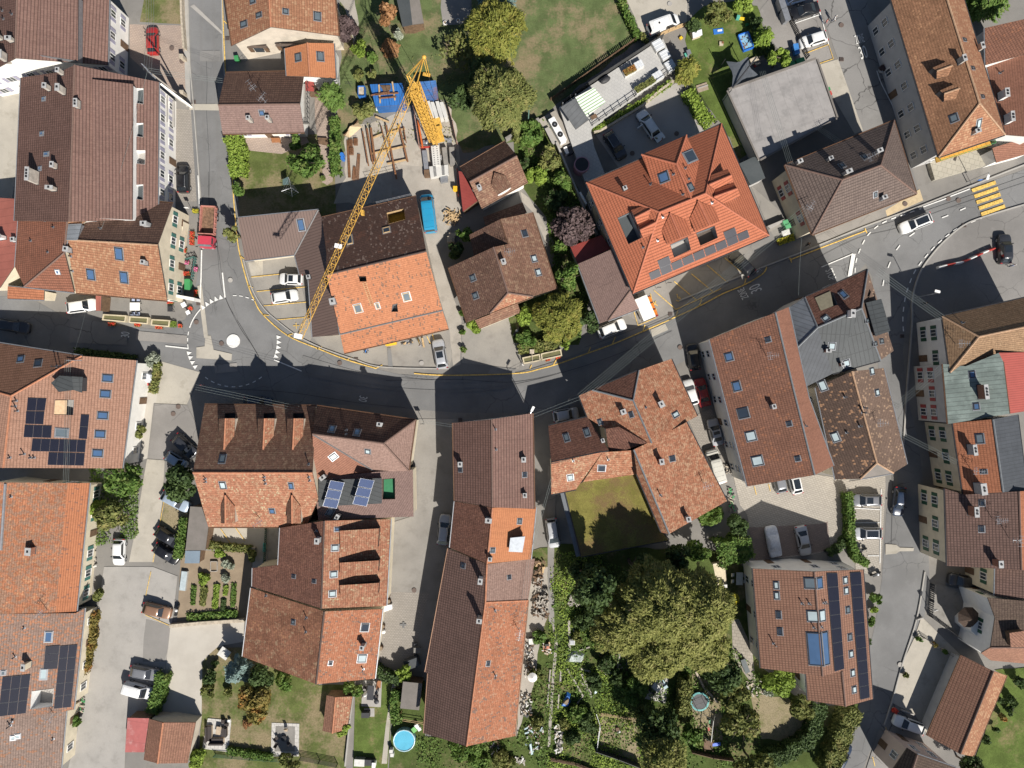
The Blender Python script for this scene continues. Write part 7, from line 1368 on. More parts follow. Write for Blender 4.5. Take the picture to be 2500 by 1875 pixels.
m=MB();p=W('A2',1330,785,.5);m.box(p+Z*.4,(1.0,1.5,.12),m=1)
for a,s in(((-.5,0,.3),(.06,1.5,1.0)),((.5,0,.3),(.06,1.5,1.0)),((0,-.75,.3),(.95,.06,1.0)),((0,.75,.3),(.95,.06,1.0))):m.box(p+V3(a),s)
item(m,'skip','small rubble skip left of the blue container','skip',[BLUE,STONE])
prismT('trestle_table','white board table below the blue container','table','A2','1442,892 1515,888 1515,932 1446,935',.7,.78,WHITE)
bars=(('1332,1108 1382,1400',.16,'far left'),('1368,1082 1420,1385',.22,'second'),('1402,1078 1440,1382',.26,'third'),('1488,1062 1562,1352',.12,'thin middle'),('1532,1058 1618,1510',.24,'longest'),('1643,1070 1712,1365',.26,'right thick'),('1676,1066 1700,1205',.12,'right short'))
for s,w,n in bars:m=MB();p,q=P('A2',s,.75);d=q-p;m.box((p+q)/2,(d.length,w,.26),rz=math.atan2(d.y,d.x));item(m,'steel_beam',f'{n} rusty steel beam laid out on the gravel site','beam',[RUST],'rusty beams on the building site')
for s,n in(('1415,1165 1500,1130','upper left'),('1560,1120 1690,1085','upper right'),('1395,1300 1700,1232','middle'),('1540,1382 1715,1345','lower'),('1440,985 1555,1032','loose diagonal')):m=MB();p,q=P('A2',s,.35);d=q-p;m.box((p+q)/2,(d.length,.24,.2),rz=math.atan2(d.y,d.x));item(m,'timber_beam',f'{n} pale timber sleeper on the gravel site','beam',[WOOD])
for s,w,n in(('1205,1185 1222,1500',.28,'long thin'),('1262,1405 1255,1520',.35,'short left'),('1300,1300 1285,1515',.4,'wide lower')):
 m=MB();p,q=P('A2',s,.2);d=q-p;c=V3((-d.y,d.x,0)).normalized()
 for k in range(7):m.tube(p+c*w*(k/6-.5)+Z*.05*(k%3),q+c*w*(k/6-.5)*1.3+Z*.05*(k%2),.03,4)
 item(m,'rebar_bundle',f'{n} bundle of rusty reinforcing bars at the site edge','rebar',[RUST])
for x,y,n in((1232,1210,'left'),(1275,1200,'right'),(1240,1280,'lower')):
 m=MB();p=W('A2',x,y,.3)
 for k in range(6):m.tube(p+V3((-.3,-.5+.2*k,0)),p+V3((.3,-.5+.2*k,0)),.035,4);m.tube(p+V3((-.3+.12*k,-.55,.05)),p+V3((-.3+.12*k,.55,.05)),.035,4);m.tube(p+V3((-.3,-.5+.2*k,.3)),p+V3((.3,-.5+.2*k,.3)),.035,4)
 item(m,'rebar_cage',f'{n} rusty reinforcing cage beside the sand wedge','rebar',[RUST])
m=MB();a,b,c,d=P('A2','1180,1140 1290,1030 1330,1070 1215,1170');m.add([(a.x,a.y,0),(b.x,b.y,0),(c.x,c.y,0),(d.x,d.y,0),tuple((a+b)/2+Z*.9)],[(0,1,4),(1,2,4),(2,3,4),(3,0,4),(3,2,1,0)]);item(m,'sand_heap','sand heap beside the curved timber edge on the site','sand heap',[plain('sand',(.52,.40,.25),.95,var=.1)])
m=MB();a,b=P('A2','1180,1135 1285,1030',.3);
for i in range(12):m.box(a.lerp(b,i/11),(.12,.5,.5),rz=-.8)
item(m,'pallet_fence','dark slatted pallets along the sand heap','pallets',[WOODD])
FP=seam('formwork_white',(.55,.54,.50),.35,.6,.1,.35)
def panelstack(label,t,s,z):
 m=MB();ps=P(t,s,z);m.prism([tuple(v)for v in ps],0.1,z);a,b,c,d=ps
 for i in range(9):
  for(u,v)in((.2,.35),(.65,.8)):
   w=(i+.5)/9;L1=a.lerp(d,w);R1=b.lerp(c,w);p=L1.lerp(R1,u);q=L1.lerp(R1,v);m.tube(p+Z*.01,q+Z*.01,.05,4,1)
 return item(m,'formwork_stack',label,'formwork',[BAL,DARKMET])
panelstack('tall stack of white formwork panels with dark slots below the crane','A2','1908,1232 1975,1225 1990,1392 1925,1398',1.3);panelstack('wide stack of white formwork panels near the cottage','A2','1892,1405 2052,1388 2056,1470 1905,1498',1.1)
for s,n in(('2000,1245 2040,1240 2055,1390 2018,1395','left'),('2062,1240 2105,1238 2110,1385 2070,1392','right')):prismT('concrete_beam',f'{n} grey concrete beam standing by the pinkish fence','beam','A2',s,0,1.0,CONCD)
prismT('tool_box','long grey steel box left of the formwork stack','box','A2','1832,1270 1872,1266 1890,1425 1852,1432',0,.7,STEEL);prismT('crate','small wooden crate below the grey steel box','crate','A2','1848,1432 1898,1428 1900,1488 1852,1492',0,.8,WOODD);prismT('metal_frame','grey tilted metal tank below the wide formwork stack','tank','A2','1985,1490 2048,1482 2052,1530 1990,1540',0,.7,ZINC)
m=MB();p,q=W('A2',1798,1015,1.2),W('A2',1838,1245,1.0);m.tube(p,q,.14,8);item(m,'pipe','orange pipe lying beside the crane mast','pipe',[plain('orange_pipe',(.55,.13,.03),.5)])
def fence(label,t,s,hgt,mat,step=2.0,slat=.0,name='fence',post=None,rails=3,z0=0,thick=.05,group=None):
 ps=P(t,s);r=None;m=MB();pm=MB()
 for i in range(len(ps)-1):
  a,b=ps[i],ps[i+1];d=b-a;L=d.length;rz=math.atan2(d.y,d.x)
  if slat:
   k=int(L/slat)
   for j in range(k):p=a.lerp(b,(j+.5)/k);m.box((p.x,p.y,z0+hgt/2),(slat*.6,thick,hgt),rz=rz)
   for z in(.2,.8):m.box(((a.x+b.x)/2,(a.y+b.y)/2,z0+hgt*z),(L,thick*.9,.08),rz=rz)
  else:
   for j in range(rails):m.box(((a.x+b.x)/2,(a.y+b.y)/2,z0+hgt*(j+.8)/(rails)*.97),(L,thick,.09 if rails<6 else hgt/rails*.7),rz=rz)
  k=max(1,int(L/step))
  for j in range(k+1):p=a.lerp(b,j/k);m.box((p.x,p.y,z0+hgt*.52),(.09,.09,hgt*1.04))
 return item(m,name,label,'fence',[mat],group)
fence('pinkish board fence left of the crane mast','A2','1765,905 1818,1258',1.6,plain('pink_boards',(.42,.25,.20),.8),rails=8);fence('pinkish board fence right of the crane mast','A2','2048,880 2095,1050 2132,1222',1.6,plain('pink_boards',(.42,.25,.20),.8),rails=8);fence('red and white barrier planks in front of the crane','A2','1830,1255 1905,1250',.9,RED,rails=4)
def bin_(label,t,x,y,mat,ang=0,h=1.05,w=.6,d=.7,group=None,name='wheelie_bin',cat='bin'):
 p=W(t,x,y,h);r=thing(name,label,cat,(p.x,p.y,0),R(ang),group);m=MB();m.prism([(-w*.42,-d*.42),(w*.42,-d*.42),(w*.42,d*.42),(-w*.42,d*.42)],.1,h*.55);m.prism([(-w*.48,-d*.47),(w*.48,-d*.47),(w*.48,d*.47),(-w*.48,d*.47)],h*.55,h*.93);m.build('body',[mat],r,0)
 m=MB();m.box((0,0,h*.96),(w*1.04,d*1.04,.07));m.tube((-w*.4,d*.54,h*.95),(w*.4,d*.54,h*.95),.03,5);m.build('lid',[mat],r,0);m=MB();m.tube((-w*.45,d*.4,.1),(w*.45,d*.4,.1),.1,8);m.build('wheels',[BLACK],r,0);return r
bin_('bright yellow bin near the red lean-to on the gravel','A2',2112,1590,YEL);m=MB();m.cyl(W('A2',1168,1320,0),.32,1.0,12);m.cyl(W('A2',1172,1350,0),.28,.9,12);item(m,'barrel','blue water barrels by the garden path hedge','barrel',[BLUE])
bin_('green bin against the beige gable house','A1',1992,487,GREEN,10);bin_('upper blue bin beside the dark fence of the car bays','A4',1776,388,plain('bin_blue',(.05,.20,.50),.5),10,1.1,.75,.75);bin_('lower blue bin beside the dark fence of the car bays','A4',1786,432,plain('bin_blue',(.05,.20,.50),.5),10,1.1,.75,.75)
for x,y,n in((1735,545,'left'),(1816,515,'right')):bin_(f'{n} large green container behind the flat grey hall','A4',x,y,GREEN,18,1.25,1.25,.9,name='waste_container',cat='container')
for x,y,n in((1660,15,'upper'),(1695,118,'lower')):bin_(f'{n} tall grey metal cabinet beside the top drive','A4',x,y,ZINC,18,1.7,.85,1.9,name='cabinet',cat='cabinet')
for x,y,n in((1690,425,'left'),(1708,455,'right')):bin_(f'{n} light green bin beside the grey-brown corner house','B4',x,y,plain('bin_green',(.10,.36,.16),.5),20,1.1,.8,.7)
bin_('big dark green bin on the corner house terrace','B1',1578,950,GREEN,0,1.2,.8,1.6);bin_('green and white compost bin in the pool garden','D2',1972,1340,plain('lime_plastic',(.16,.42,.12),.5),40,.8,.7,.7)
m=MB();p0=W('B3',352,385,0)
rnd=random.Random(4)
for i in range(70):p=p0+V3((rnd.gauss(0,.55),rnd.gauss(0,.6),.08+rnd.random()*.45));m.box(p,(rnd.uniform(.4,.8),.13,.12),rz=rnd.random()*3.1)
item(m,'firewood_heap','loose heap of split firewood beside the blue van','firewood',[WOOD])
m=MB();p=W('B3',352,575,0);m.box(p+Z*.4,(1.1,.9,.8));m.box(p+V3((.2,.75,.3)),(1.0,.5,.6));m.box(p+V3((-.1,-.1,.85)),(.7,.6,.12));item(m,'stone_pile','pile of grey slabs and crates at the drive edge','slabs',[STONE])
fence('red and white striped barrier post along the lean-to','A3','403,1440 415,1659',1.0,plain('barrier_red',(.5,.06,.05),.5),rails=2)
for i,(x,y)in enumerate(((440,1190),(445,1350),(455,1500),(420,1000))):
 p=W('B3',x,y,.4);r=thing('planter_box',['planter box by the driveway level with the porch','planter box by the driveway below the porch','lowest planter box along the driveway','planter box beside the L-shaped house wall'][i],'planter',(p.x,p.y,0),0,'planters along the gravel drive');m=MB();m.box((0,0,.25),(.6,.8,.5));m.build('box',[WOODD],r,0)
 o=bpy.data.objects.new('plants',crown(.42,1.0,.4,'round',LF['green'],500+i,2.0));COL.objects.link(o);o.parent=r
p=W('A2',738,1592,1.0);r=thing('clothes_dryer','rotary clothes dryer with a dark cloth on the small lawn','clothes dryer',(p.x,p.y,0),.1);m=MB();m.tube((0,0,0),(0,0,1.8),.04,6)
for a in(95,200,-40,-85):m.tube((0,0,1.5),(1.5*math.cos(R(a)),1.5*math.sin(R(a)),1.9),.035,5)
for rr in(.6,1.0,1.4):
 q=[V3((rr*math.cos(R(a)),rr*math.sin(R(a)),1.5+.27*rr))for a in(95,200,275,320)]
 for i in range(4):m.tube(q[i],q[(i+1)%4],.008,3)
m.build('frame',[STEEL],r,0);m=MB();m.add([(-1.1,1.3,1.75),(-.2,1.6,1.85),(-.3,.5,1.5),(-1.3,.6,1.3)],[(0,1,2,3),(3,2,1,0)]);m.build('cloth',[plain('dark_cloth',(.06,.10,.10),.9)],r,0)
m=MB();p=W('A2',1235,735,0);m.tube(p,p+Z*2.0,.04,5)
for z in(1.4,1.9):m.tube(p+V3((-.6,0,z)),p+V3((.6,0,z)),.03,5)
item(m,'clothes_post','dark double-armed clothes post in the upper garden','post',[DARKMET])
m=MB();a,b=W('A2',565,1185,.45),W('A2',638,1192,.45);d=b-a;m.box((a+b)/2,(d.length,.5,.06));m.box((a+b)/2+V3((0,.25,.3)),(d.length,.06,.5))
for s in(.05,.95):m.box(a.lerp(b,s)-Z*.22,(.07,.5,.44))
item(m,'garden_bench','brown garden bench against the south wall of the pinkish-brown house','bench',[plain('bench_wood',(.32,.14,.06),.7)])
prismT('garden_step','weathered timber deck at the end of the balcony path','deck','A2','952,1160 1030,1165 1045,1225 955,1205',0,.5,WOODD)
for q_,(x,y,n)in enumerate(((300,198,'white ring'),(410,180,'pale stone'))):
 m=MB();p=W('A3',x,y,0);m.cyl(p,.30,.3,16);m.cyl(p+Z*.3,.2,.05,16,m=1);item(m,'plant_pot',f'{n} flower pot on the top garden path','pot',[WHITE,SOIL])
# corner house terrace, troughs
WAT=glass('trough_water',(.16,.15,.07),.05);BASIN=plain('basin_stone',(.52,.45,.31),.9,var=.15,scale=1.5)
def trough(label,t,s,h,group=None,name='stone_trough'):
 a,b,c,d=P(t,s,h);r=thing(name,label,'trough',((a.x+c.x)/2,(a.y+c.y)/2,0),0,group);m=MB();ps=[a,b,c,d];ctr=(a+b+c+d)/4
 if(b-a).cross(c-b).z<0:ps=ps[::-1]
 inn=[]
 for i in range(4):
  p=ps[i];u=(ps[(i+1)%4]-p).normalized();v=(ps[i-1]-p).normalized();inn.append(p+u*.18+v*.18)
 o=[(p.x,p.y,z)for z in(0,h)for p in ps];q=[(p.x,p.y,z)for z in(h,h-.35)for p in inn];m.v=o+q
 for i in range(4):
  j=(i+1)%4;m.f+=[[i,j,4+j,4+i],[4+i,4+j,8+j,8+i],[8+i,8+j,12+j,12+i]];m.m+=[0,0,0]
 m.f.append([12,13,14,15]);m.m.append(0);m.build('basin',[BASIN],r);m=MB();m.add([(p.x,p.y,h-.14)for p in inn],[(0,1,2,3)]);m.build('water',[WAT],r);return r
trough('leftmost long stone trough in front of the corner house terrace','B1','868,1198 1066,1210 1056,1268 860,1250',.7,'stone troughs by the lane');trough('middle stone trough in front of the corner house terrace','B1','1090,1216 1252,1226 1246,1284 1084,1272',.7,'stone troughs by the lane');trough('rightmost stone trough in front of the corner house terrace','B1','1276,1240 1434,1250 1426,1308 1270,1294',.7,'stone troughs by the lane')
trough('left basin of the stone fountain under the broad yellow-green tree','B3','950,1566 1098,1534 1108,1592 962,1620',.75,'fountain basins on the main road');trough('right basin of the stone fountain under the broad yellow-green tree','B3','1106,1532 1278,1494 1288,1552 1114,1590',.75,'fountain basins on the main road')
m=MB();p=W('B3',1030,1520,0);m.box(p+Z*.9,(.5,.5,1.8));m.box(p+Z*1.85,(.65,.65,.12));m.tube(p+V3((0,-.2,1.2)),p+V3((.1,-1.5,.95)),.04,6);item(m,'fountain_pillar','grey stone fountain pillar behind the two basins','pillar',[STONE])
def flowers(label,t,x,y,w,l,ang,mat,h=.45,z=0,group=None):
 SEED[0]+=3;p=W(t,x,y,z+h);r=thing('flower_box',label,'flowers',(p.x,p.y,z),R(ang),group);m=MB();m.box((0,0,h*.4),(l,w*.7,h*.7));m.build('box',[WOODD],r,0);rng=np.random.default_rng(SEED[0]);n=int(160*w*l)+50
 C=np.stack([rng.uniform(-l/2,l/2,n),rng.uniform(-w/2,w/2,n),h*.7+rng.random(n)*.3],1);me=quads(C,rng.normal(size=(n,3))*.6+np.array([0,0,1.]),.05+.05*rng.random(n),rng,.8,name='blooms',mat=LF[mat]);o=mesh_obj('blooms',me);o.parent=r
 n=int(n*.7);C=np.stack([rng.uniform(-l/2,l/2,n)*1.05,rng.uniform(-w/2,w/2,n)*1.1,h*.55+rng.random(n)*.3],1);o=mesh_obj('foliage',quads(C,rng.normal(size=(n,3))*.6+np.array([0,0,1.]),.06+.05*rng.random(n),rng,.7,name='foliage',mat=LF['green']));o.parent=r
for a in((942,1285,.5,1.0,0,'red','red geraniums on the rim of the leftmost trough'),(1160,1290,.5,.9,0,'red','red geraniums on the rim of the middle trough'),(1340,1310,.5,1.0,0,'red','red geraniums on the rim of the rightmost trough'),(1460,1285,.9,.9,0,'lime','leafy tub at the end of the three troughs'),(1520,1297,.5,.5,0,'red','small red flower tub right of the three troughs'),(1650,330,.6,.9,0,'gold','bright yellow flowers behind the red lorry'),(1555,525,.5,.9,80,'red','red window flowers at the corner house, upper'),(1558,660,.5,.7,80,'red','red window flowers at the corner house, middle'),(1620,560,.7,2.0,88,'red','long red flower bed beside the kerb of the corner house'),(1580,765,.5,.6,0,'pink','pinkish flower pot near the terrace stairs'),(1575,858,.6,.9,0,'red','red flower pot beside the dark green bin'),(1650,820,.6,.7,80,'pink','pink flower pot on the terrace railing'),(1650,1020,.5,1.0,85,'red','red flower box at the lower kerb of the corner house'),(1485,510,.5,.6,0,'red','red hanging flowers on the cream wall, upper'),(1480,675,.5,.6,0,'pink','pink hanging flowers on the cream wall, middle'),(1468,850,.5,.7,0,'red','red hanging flowers on the cream wall, lower'),(1435,1095,.6,.9,0,'red','red flower box on the terrace corner table'),(1605,1150,.5,.6,0,'red','red cushions of flowers on the terrace edge'),(1455,440,.5,.8,80,'gold','yellow-orange flowers at the top of the balcony')):
 flowers(a[6],'B1',a[0],a[1],a[2],a[3],a[4],a[5])
for a in((1410,560,.8,1.6,80,'red','red and pink flower mass on the upper balcony end'),(1412,665,.8,1.7,84,'pink','pink flower mass along the balcony middle'),(1393,760,.7,1.4,84,'pink','magenta flower mass at the lower balcony end')):flowers(a[6],'B1',a[0],a[1],a[2],a[3],a[4],a[5],.5,3.2)
for a in((1165,1580,.5,.7,20,'red','red flowers on the left fountain basin'),(1252,1560,.5,.7,20,'red','red flowers on the right fountain basin')):flowers(a[6],'B3',a[0],a[1],a[2],a[3],a[4],a[5])
attach(prismT('balcony','flower-hung balcony on the east front of the corner house','balcony','B1','1362,490 1445,470 1425,840 1366,845',3.0,3.2,WOODD),H['4']);attach(prismT('awning','white awning below the flowered balcony','awning','B1','1416,668 1462,672 1455,848 1400,845',2.6,2.7,WHITE),H['4'])
m=MB();a,b,c,d=P('B1','1412,1020 1642,1062 1640,1088 1410,1040',2.2);m.prism([tuple(v)for v in(a,b,c,d)],0,2.4);item(m,'terrace_wall','white terrace wall at the lower corner of the flowered house','wall',[W_WHITE])
m=MB();a,b=W('B1',1500,1000,0),W('B1',1590,440,0);d=b-a;m.box((a+b)/2+Z*.9,(d.length,.25,1.8),rz=math.atan2(d.y,d.x));item(m,'terrace_wall','cream retaining wall below the flowered balcony','wall',[W_CREAM])
def table(label,t,x,y,ang,w,l,mat,name='garden_table',chairs=0,cm=None,z=0,cl='garden chair beside'):
 p=W(t,x,y,.75+z);r=thing(name,label,'table',(p.x,p.y,z),R(ang));m=MB();m.box((0,0,.73),(l,w,.05));m.build('tabletop',[mat],r,0)
 for sx in(-1,1):
  for sy in(-1,1):m=MB();m.box((sx*(l/2-.08),sy*(w/2-.08),.35),(.06,.06,.70));m.build('leg',[DARKMET],r,0)
 ca,sa=math.cos(R(ang)),math.sin(R(ang))
 for k in range(chairs):
  sx=(-.25 if k%4<2 else .25)*l;sy=(w/2+.45)*(1 if k%2 else-1);q=(p.x+ca*sx-sa*sy,p.y+sa*sx+ca*sy,z);chair(f"{cl} {['upper left','lower left','upper right','lower right'][k%4]} side of {label.split(' on ')[0].split(' in ')[0]}",q,R(ang)+(math.pi if sy>0 else 0),cm or mat)
 return r
def chair(label,q,rz,mat):
 r=thing('garden_chair',label,'chair',q,rz,'garden chairs');m=MB();m.box((0,0,.44),(.46,.46,.05));m.build('seat',[mat],r,0);m=MB();m.box((0,-.23,.72),(.46,.05,.5));m.build('backrest',[mat],r,0)
 for sx in(-.2,.2):
  for sy in(-.2,.2):m=MB();m.tube((sx,sy,0),(sx,sy,.43),.02,5);m.build('leg',[DARKMET],r,0)
CHB=plain('blue_grey_plastic',(.34,.38,.50),.5)
table('white table on the corner house terrace','B1',1137,1135,0,1.2,1.5,WHITE,chairs=4,cm=CHB);table('dark side table on the terrace near red cushions','B1',1435,1155,0,.8,.8,DARKMET);table('small white cafe table at the terrace edge','B1',1548,1120,30,.7,.7,WHITE);table('small white cafe table below the red cushions','B1',1585,1185,30,.6,.6,WHITE)
fence('green metal railing beside the terrace stairs of the corner house','B1','1585,740 1665,720 1635,905',1.0,SH_T,rails=2,step=.4)
# roof terrace garden with pergola
TM=pavers('terrace_slabs',(.47,.46,.44),(.43,.42,.405),.5,.5,.02,(.33,.33,.32),.55)
m=MB();ps=P('A3','1262,905 1400,808 2056,372 2140,330 2240,560 1525,1088 1560,1245 1660,1500 1480,1530 1340,1140',1.3);bm=fillpoly(ps);
me=bpy.data.meshes.new('roof_terrace');ex=bmesh.ops.extrude_face_region(bm,geom=bm.faces[:]);
for v in[e for e in ex['geom']if isinstance(e,bmesh.types.BMVert)]:v.co.z=1.3
bmesh.ops.recalc_face_normals(bm,faces=bm.faces[:]);bm.to_mesh(me);bm.free();me.materials.append(TM);o=mesh_obj('garden_terrace',me);tag(o,'long raised terrace paved in pale slabs along the field','terrace')
fence('dark board fence between raised terrace and field','A3','1275,905 1390,818 2056,385 2120,345',2.3,plain('dark_boards',(.05,.05,.05),.8),rails=12,thick=.08);fence('thin metal railing along the courtyard side of the raised terrace','A3','1532,1088 2240,600',1.0,DARKMET,rails=2,z0=1.3,thick=.03,step=1.2)
fence('green wire fence on the east side of the field','A3','1740,-40 1860,170 1960,360',1.2,plain('fence_green',(.05,.12,.07),.6),rails=3,thick=.03);fence('slatted fence along the south side of the field','A3','1190,850 1900,345',1.1,WOODD,slat=.28,thick=.05)
r=House('pergola','grey ribbed pergola roof on the raised terrace','pergola','A3','1275,905,3.6 1396,830,3.9 1512,1010,3.8 1402,1092,3.5',[(seam('pergola_grey',(.13,.135,.14),.7,.6,.1,.3),'0 1 2 3')],ZINC,over=.15,gut=None,walls=False)
m=MB()
for q in P('A3','1285,915 1390,845 1500,1010 1405,1080',1.3):m.box((q.x,q.y,2.4),(.14,.14,2.2))
m.build('post',[ZINC],r.root)
AW=seam('striped_awning',(.62,.64,.58),.5,.8,0,1.0,var=.02)
def striped():
 m_,t,b=newmat('green_striped_cloth');uv=t.nodes.new('ShaderNodeUVMap');uv.uv_map='UVMap';sp=t.nodes.new('ShaderNodeSeparateXYZ');t.links.new(uv.outputs[0],sp.inputs[0])
 k=mth(t,'GREATER_THAN',mth(t,'FRACT',mth(t,'DIVIDE',sp.outputs[0],.42)),.62);t.links.new(mixc(t,k,(.66,.68,.60),(.22,.33,.20)),b.inputs['Base Color']);b.inputs['Roughness'].default_value=.8;return m_
q=P('A3','1398,822,3.9 1556,738,3.9 1655,860,3.3 1490,990,3.3');m=MB();n_=norm3(q);e=(q[1]-q[0]).normalized();s_=(q[3]-q[0]).normalized()
m.uv[0]=m.uv[1]=(lambda co:(co-q[0]).dot(s_)and((co-q[0]).dot(s_),(co-q[0]).dot(e))or(0,0));m.add(q,[(0,1,2,3)]);m.add([p-Z*.04 for p in q],[(3,2,1,0)])
b_=MB();o=tag(mesh_obj('awning',m.me('awning',[striped()])),'pale awning with green stripes on the raised terrace','awning')
m=MB();m.ball((0,0,.5),.55,12,6,sz=.85);p=W('A3',1652,672,1.9);o=m.build('barbecue',[plain('black_cover',(.03,.03,.033),.6)],None);o.location=(p.x,p.y,1.32);o.scale=(1.6,.85,1);o.rotation_euler=(0,0,R(30));tag(o,'long black covered barbecue on the raised terrace','barbecue')
PW=plain('white_planter',(.58,.57,.54),.7);FRG=glass('frosted_pane',(.58,.60,.62),.25)
for i,(x,y,l,an)in enumerate(((1855,600,1.9,28),(1985,720,3.4,32))):
 p=W('A3',x,y,1.9);r=thing('planter_box',['short white planter with plants on the raised terrace','long white planter with plants near the terrace railing'][i],'planter',(p.x,p.y,1.3),R(an));m=MB();m.box((0,0,.3),(l,1.0,.6));m.box((0,0,.61),(l-.15,.85,.02),m=1);m.build('box',[PW,SOIL],r,0)
 rng=np.random.default_rng(40+i);n=700;C=np.stack([rng.uniform(-l/2+.05,l/2-.05,n),rng.uniform(-.45,.45,n),.62+rng.random(n)*.5],1);o=mesh_obj('plants',quads(C,rng.normal(size=(n,3))*.6+np.array([0,0,1.]),.08+.08*rng.random(n),rng,.6,name='plants',mat=LF['rust' if i==0 else 'olive']));o.parent=r
for i,(t,x,y,w,l,an)in enumerate((('A3',1935,545,1.1,1.3,28),('A3',2095,640,1.3,1.5,32),('A4',612,380,1.5,1.6,-60),('A4',668,462,1.4,1.4,-60),('A4',715,555,1.4,1.6,-60))):
 p=W(t,x,y,2.0);r=thing('cold_frame',['small glazed frame beside the short white planter','glazed frame beside the long white planter','uppermost glazed cold frame at the terrace end','middle glazed cold frame with open lid at the terrace end','lowest glazed cold frame at the terrace end'][i],'cold frame',(p.x,p.y,1.3),R(an));m=MB();m.box((0,0,.35),(l,w,.7));m.build('box',[PW],r,0)
 m=MB();m.box((0,0,.78),(l-.05,w-.05,.05));m.build('glazed_lid',[FRG],r,0);m=MB();
 for k in(-.33,0,.33):m.box((l*k,0,.82),(.05,w,.04))
 m.build('glazing_bars',[WHITE],r,0)
table('small wooden table beside the striped awning','A3',1555,985,30,.6,.9,WOODD,z=1.3);
p=W('A3',1452,1392,1.9);r=thing('hot_tub','round dark hot tub with pink rim beside the raised terrace','hot tub',(p.x,p.y,.0));m=MB();m.cyl((0,0,0),1.15,2.2,28);m.build('shell',[plain('pink_shell',(.42,.22,.26),.6)],r,0);m=MB();m.cyl((0,0,2.2),1.0,.04,28);m.build('cover',[BLACK],r,0)
p=W('A3',1248,1092,2.0);r=thing('heat_pump','white heat pump unit with two round fans beside the pergola','heat pump',(p.x,p.y,.6),R(-61));m=MB();m.box((0,0,.7),(3.9,1.0,1.4));m.build('case',[WHITE],r,0)
for sx in(-.85,.85):m=MB();m.cyl((sx,0,1.40),.42,.06,20);m.cyl((sx,0,1.46),.12,.04,10,m=1);m.build('fan',[BLACK,STEEL],r,0)
prismT('machine_plinth','gravel-covered concrete plinth under the white heat pump','plinth','A3','1085,1010 1230,930 1385,1190 1255,1260',0,.6,GRAVD);prismT('stone_box','beige stone box left of the white heat pump','box','A3','1140,1085 1175,1070 1245,1195 1205,1215',.6,1.1,CONC);prismT('slatted_box','dark slatted box below the white heat pump','box','A3','1320,1235 1385,1205 1420,1265 1345,1305',0,.9,DARKMET);prismT('cabinet','white cabinet next to the dark slatted box','cabinet','A3','1298,1245 1325,1232 1345,1290 1320,1300',0,1.0,WHITE);prismT('blue_tarpaulin','blue tarpaulin at the foot of the orange roof corner','tarpaulin','A3','1490,1512 1555,1462 1590,1500 1520,1545',0,.35,BLUE)
def wall(label,t,s,h,w,mat,name='garden_wall'):
 ps=P(t,s);m=MB()
 for i in range(len(ps)-1):
  a,b=ps[i],ps[i+1];d=b-a;m.box((a+b)/2+Z*h/2,(d.length+w*(.98 if i else .5),w,h+.003*i),rz=math.atan2(d.y,d.x))
 return item(m,name,label,'wall',[mat])
wall('long pale wall running down beside the hot tub to the purple tree','A3','1235,1230 1330,1450 1420,1659 1500,1850 1570,1990',1.4,.28,CONC);wall('concrete wall from the cottage to the heat pump','A3','815,1190 900,1140 1080,1030',1.2,.4,CONCD);wall('low stone retaining wall along the courtyard edge','A3','1555,1130 1600,1120 1700,1062 1960,905 2080,800 2212,700',.9,.3,STONE);wall('white wall of the dark shaded passage beside the pale wall','B3','1430,200 1480,290',1.8,.3,W_WHITE)
m=MB();p=W('A3',1000,1035,0);q=V3((p.x,p.y,6.5));m.tube(p,q,.09,8);m.tube(q,q+V3((.3,.05,.1)),.06,6);item(m,'street_lamp','green lamp post standing alone at the corner of the field','street lamp',[plain('lamp_green',(.14,.24,.20),.5)]);m=MB()
# play garden
p=W('A4',1352,348,.5);r=thing('paddling_pool','rectangular blue paddling pool full of toys on the lawn','pool',(p.x,p.y,0),R(-70));m=MB()
for a,s in(((-1.25,0,.3),(.14,1.6,.6)),((1.25,0,.3),(.14,1.6,.6)),((0,.8,.3),(2.36,.14,.6)),((0,-.8,.3),(2.36,.14,.6))):m.box(a,s)
m.build('frame',[plain('pool_blue',(.02,.14,.55),.5)],r,0);m=MB();m.box((0,0,.22),(2.36,1.46,.42));m.build('water',[glass('pool_water',(.22,.42,.58),.08)],r,0)
m=MB();rnd=random.Random(9)
for i in range(40):m.ball((rnd.uniform(-1,1),rnd.uniform(-.6,.6),.44),rnd.uniform(.05,.11),6,4)
m.build('floating_leaves',[RUST],r,0)
q=[W('A4',1188,515,3.0),W('A4',1372,475,3.6),W('A4',1462,635,3.2),W('A4',1238,742,4.2)];SAIL=plain('sail_grey',(.09,.10,.115),.8);m=MB();N=8;ctr=sum(q,V3())/4
for i in range(N+1):
 for j in range(N+1):
  u,v=i/N,j/N;p=q[0]*(1-u)*(1-v)+q[1]*u*(1-v)+q[2]*u*v+q[3]*(1-u)*v;eu=min(u,1-u);ev=min(v,1-v);pull=.26*(1-min(1,4*min(eu,ev)))*min(1,3*max(eu,ev)*.9);m.v.append(tuple(p.lerp(ctr,pull)-Z*.1))
for i in range(N):
 for j in range(N):a=i*(N+1)+j;m.f+=[[a,a+N+1,a+N+2,a+1]];m.m.append(0)
m.v+=[(x,y,z-.03)for x,y,z in m.v];k=(N+1)**2;m.f+=[[v+k for v in reversed(f)]for f in m.f[:]];m.m=[0]*len(m.f)
r=thing('shade_sail','dark grey four-cornered shade sail over the lawn by the hall','shade sail',(ctr.x,ctr.y,0));m.build('sail',[SAIL],r)
for i,p in enumerate(q):m=MB();e=p+(p-ctr)*.12;m.tube((e.x,e.y,0),(e.x,e.y,p.z+.2),.06,6);m.build('post',[DARKMET],r)
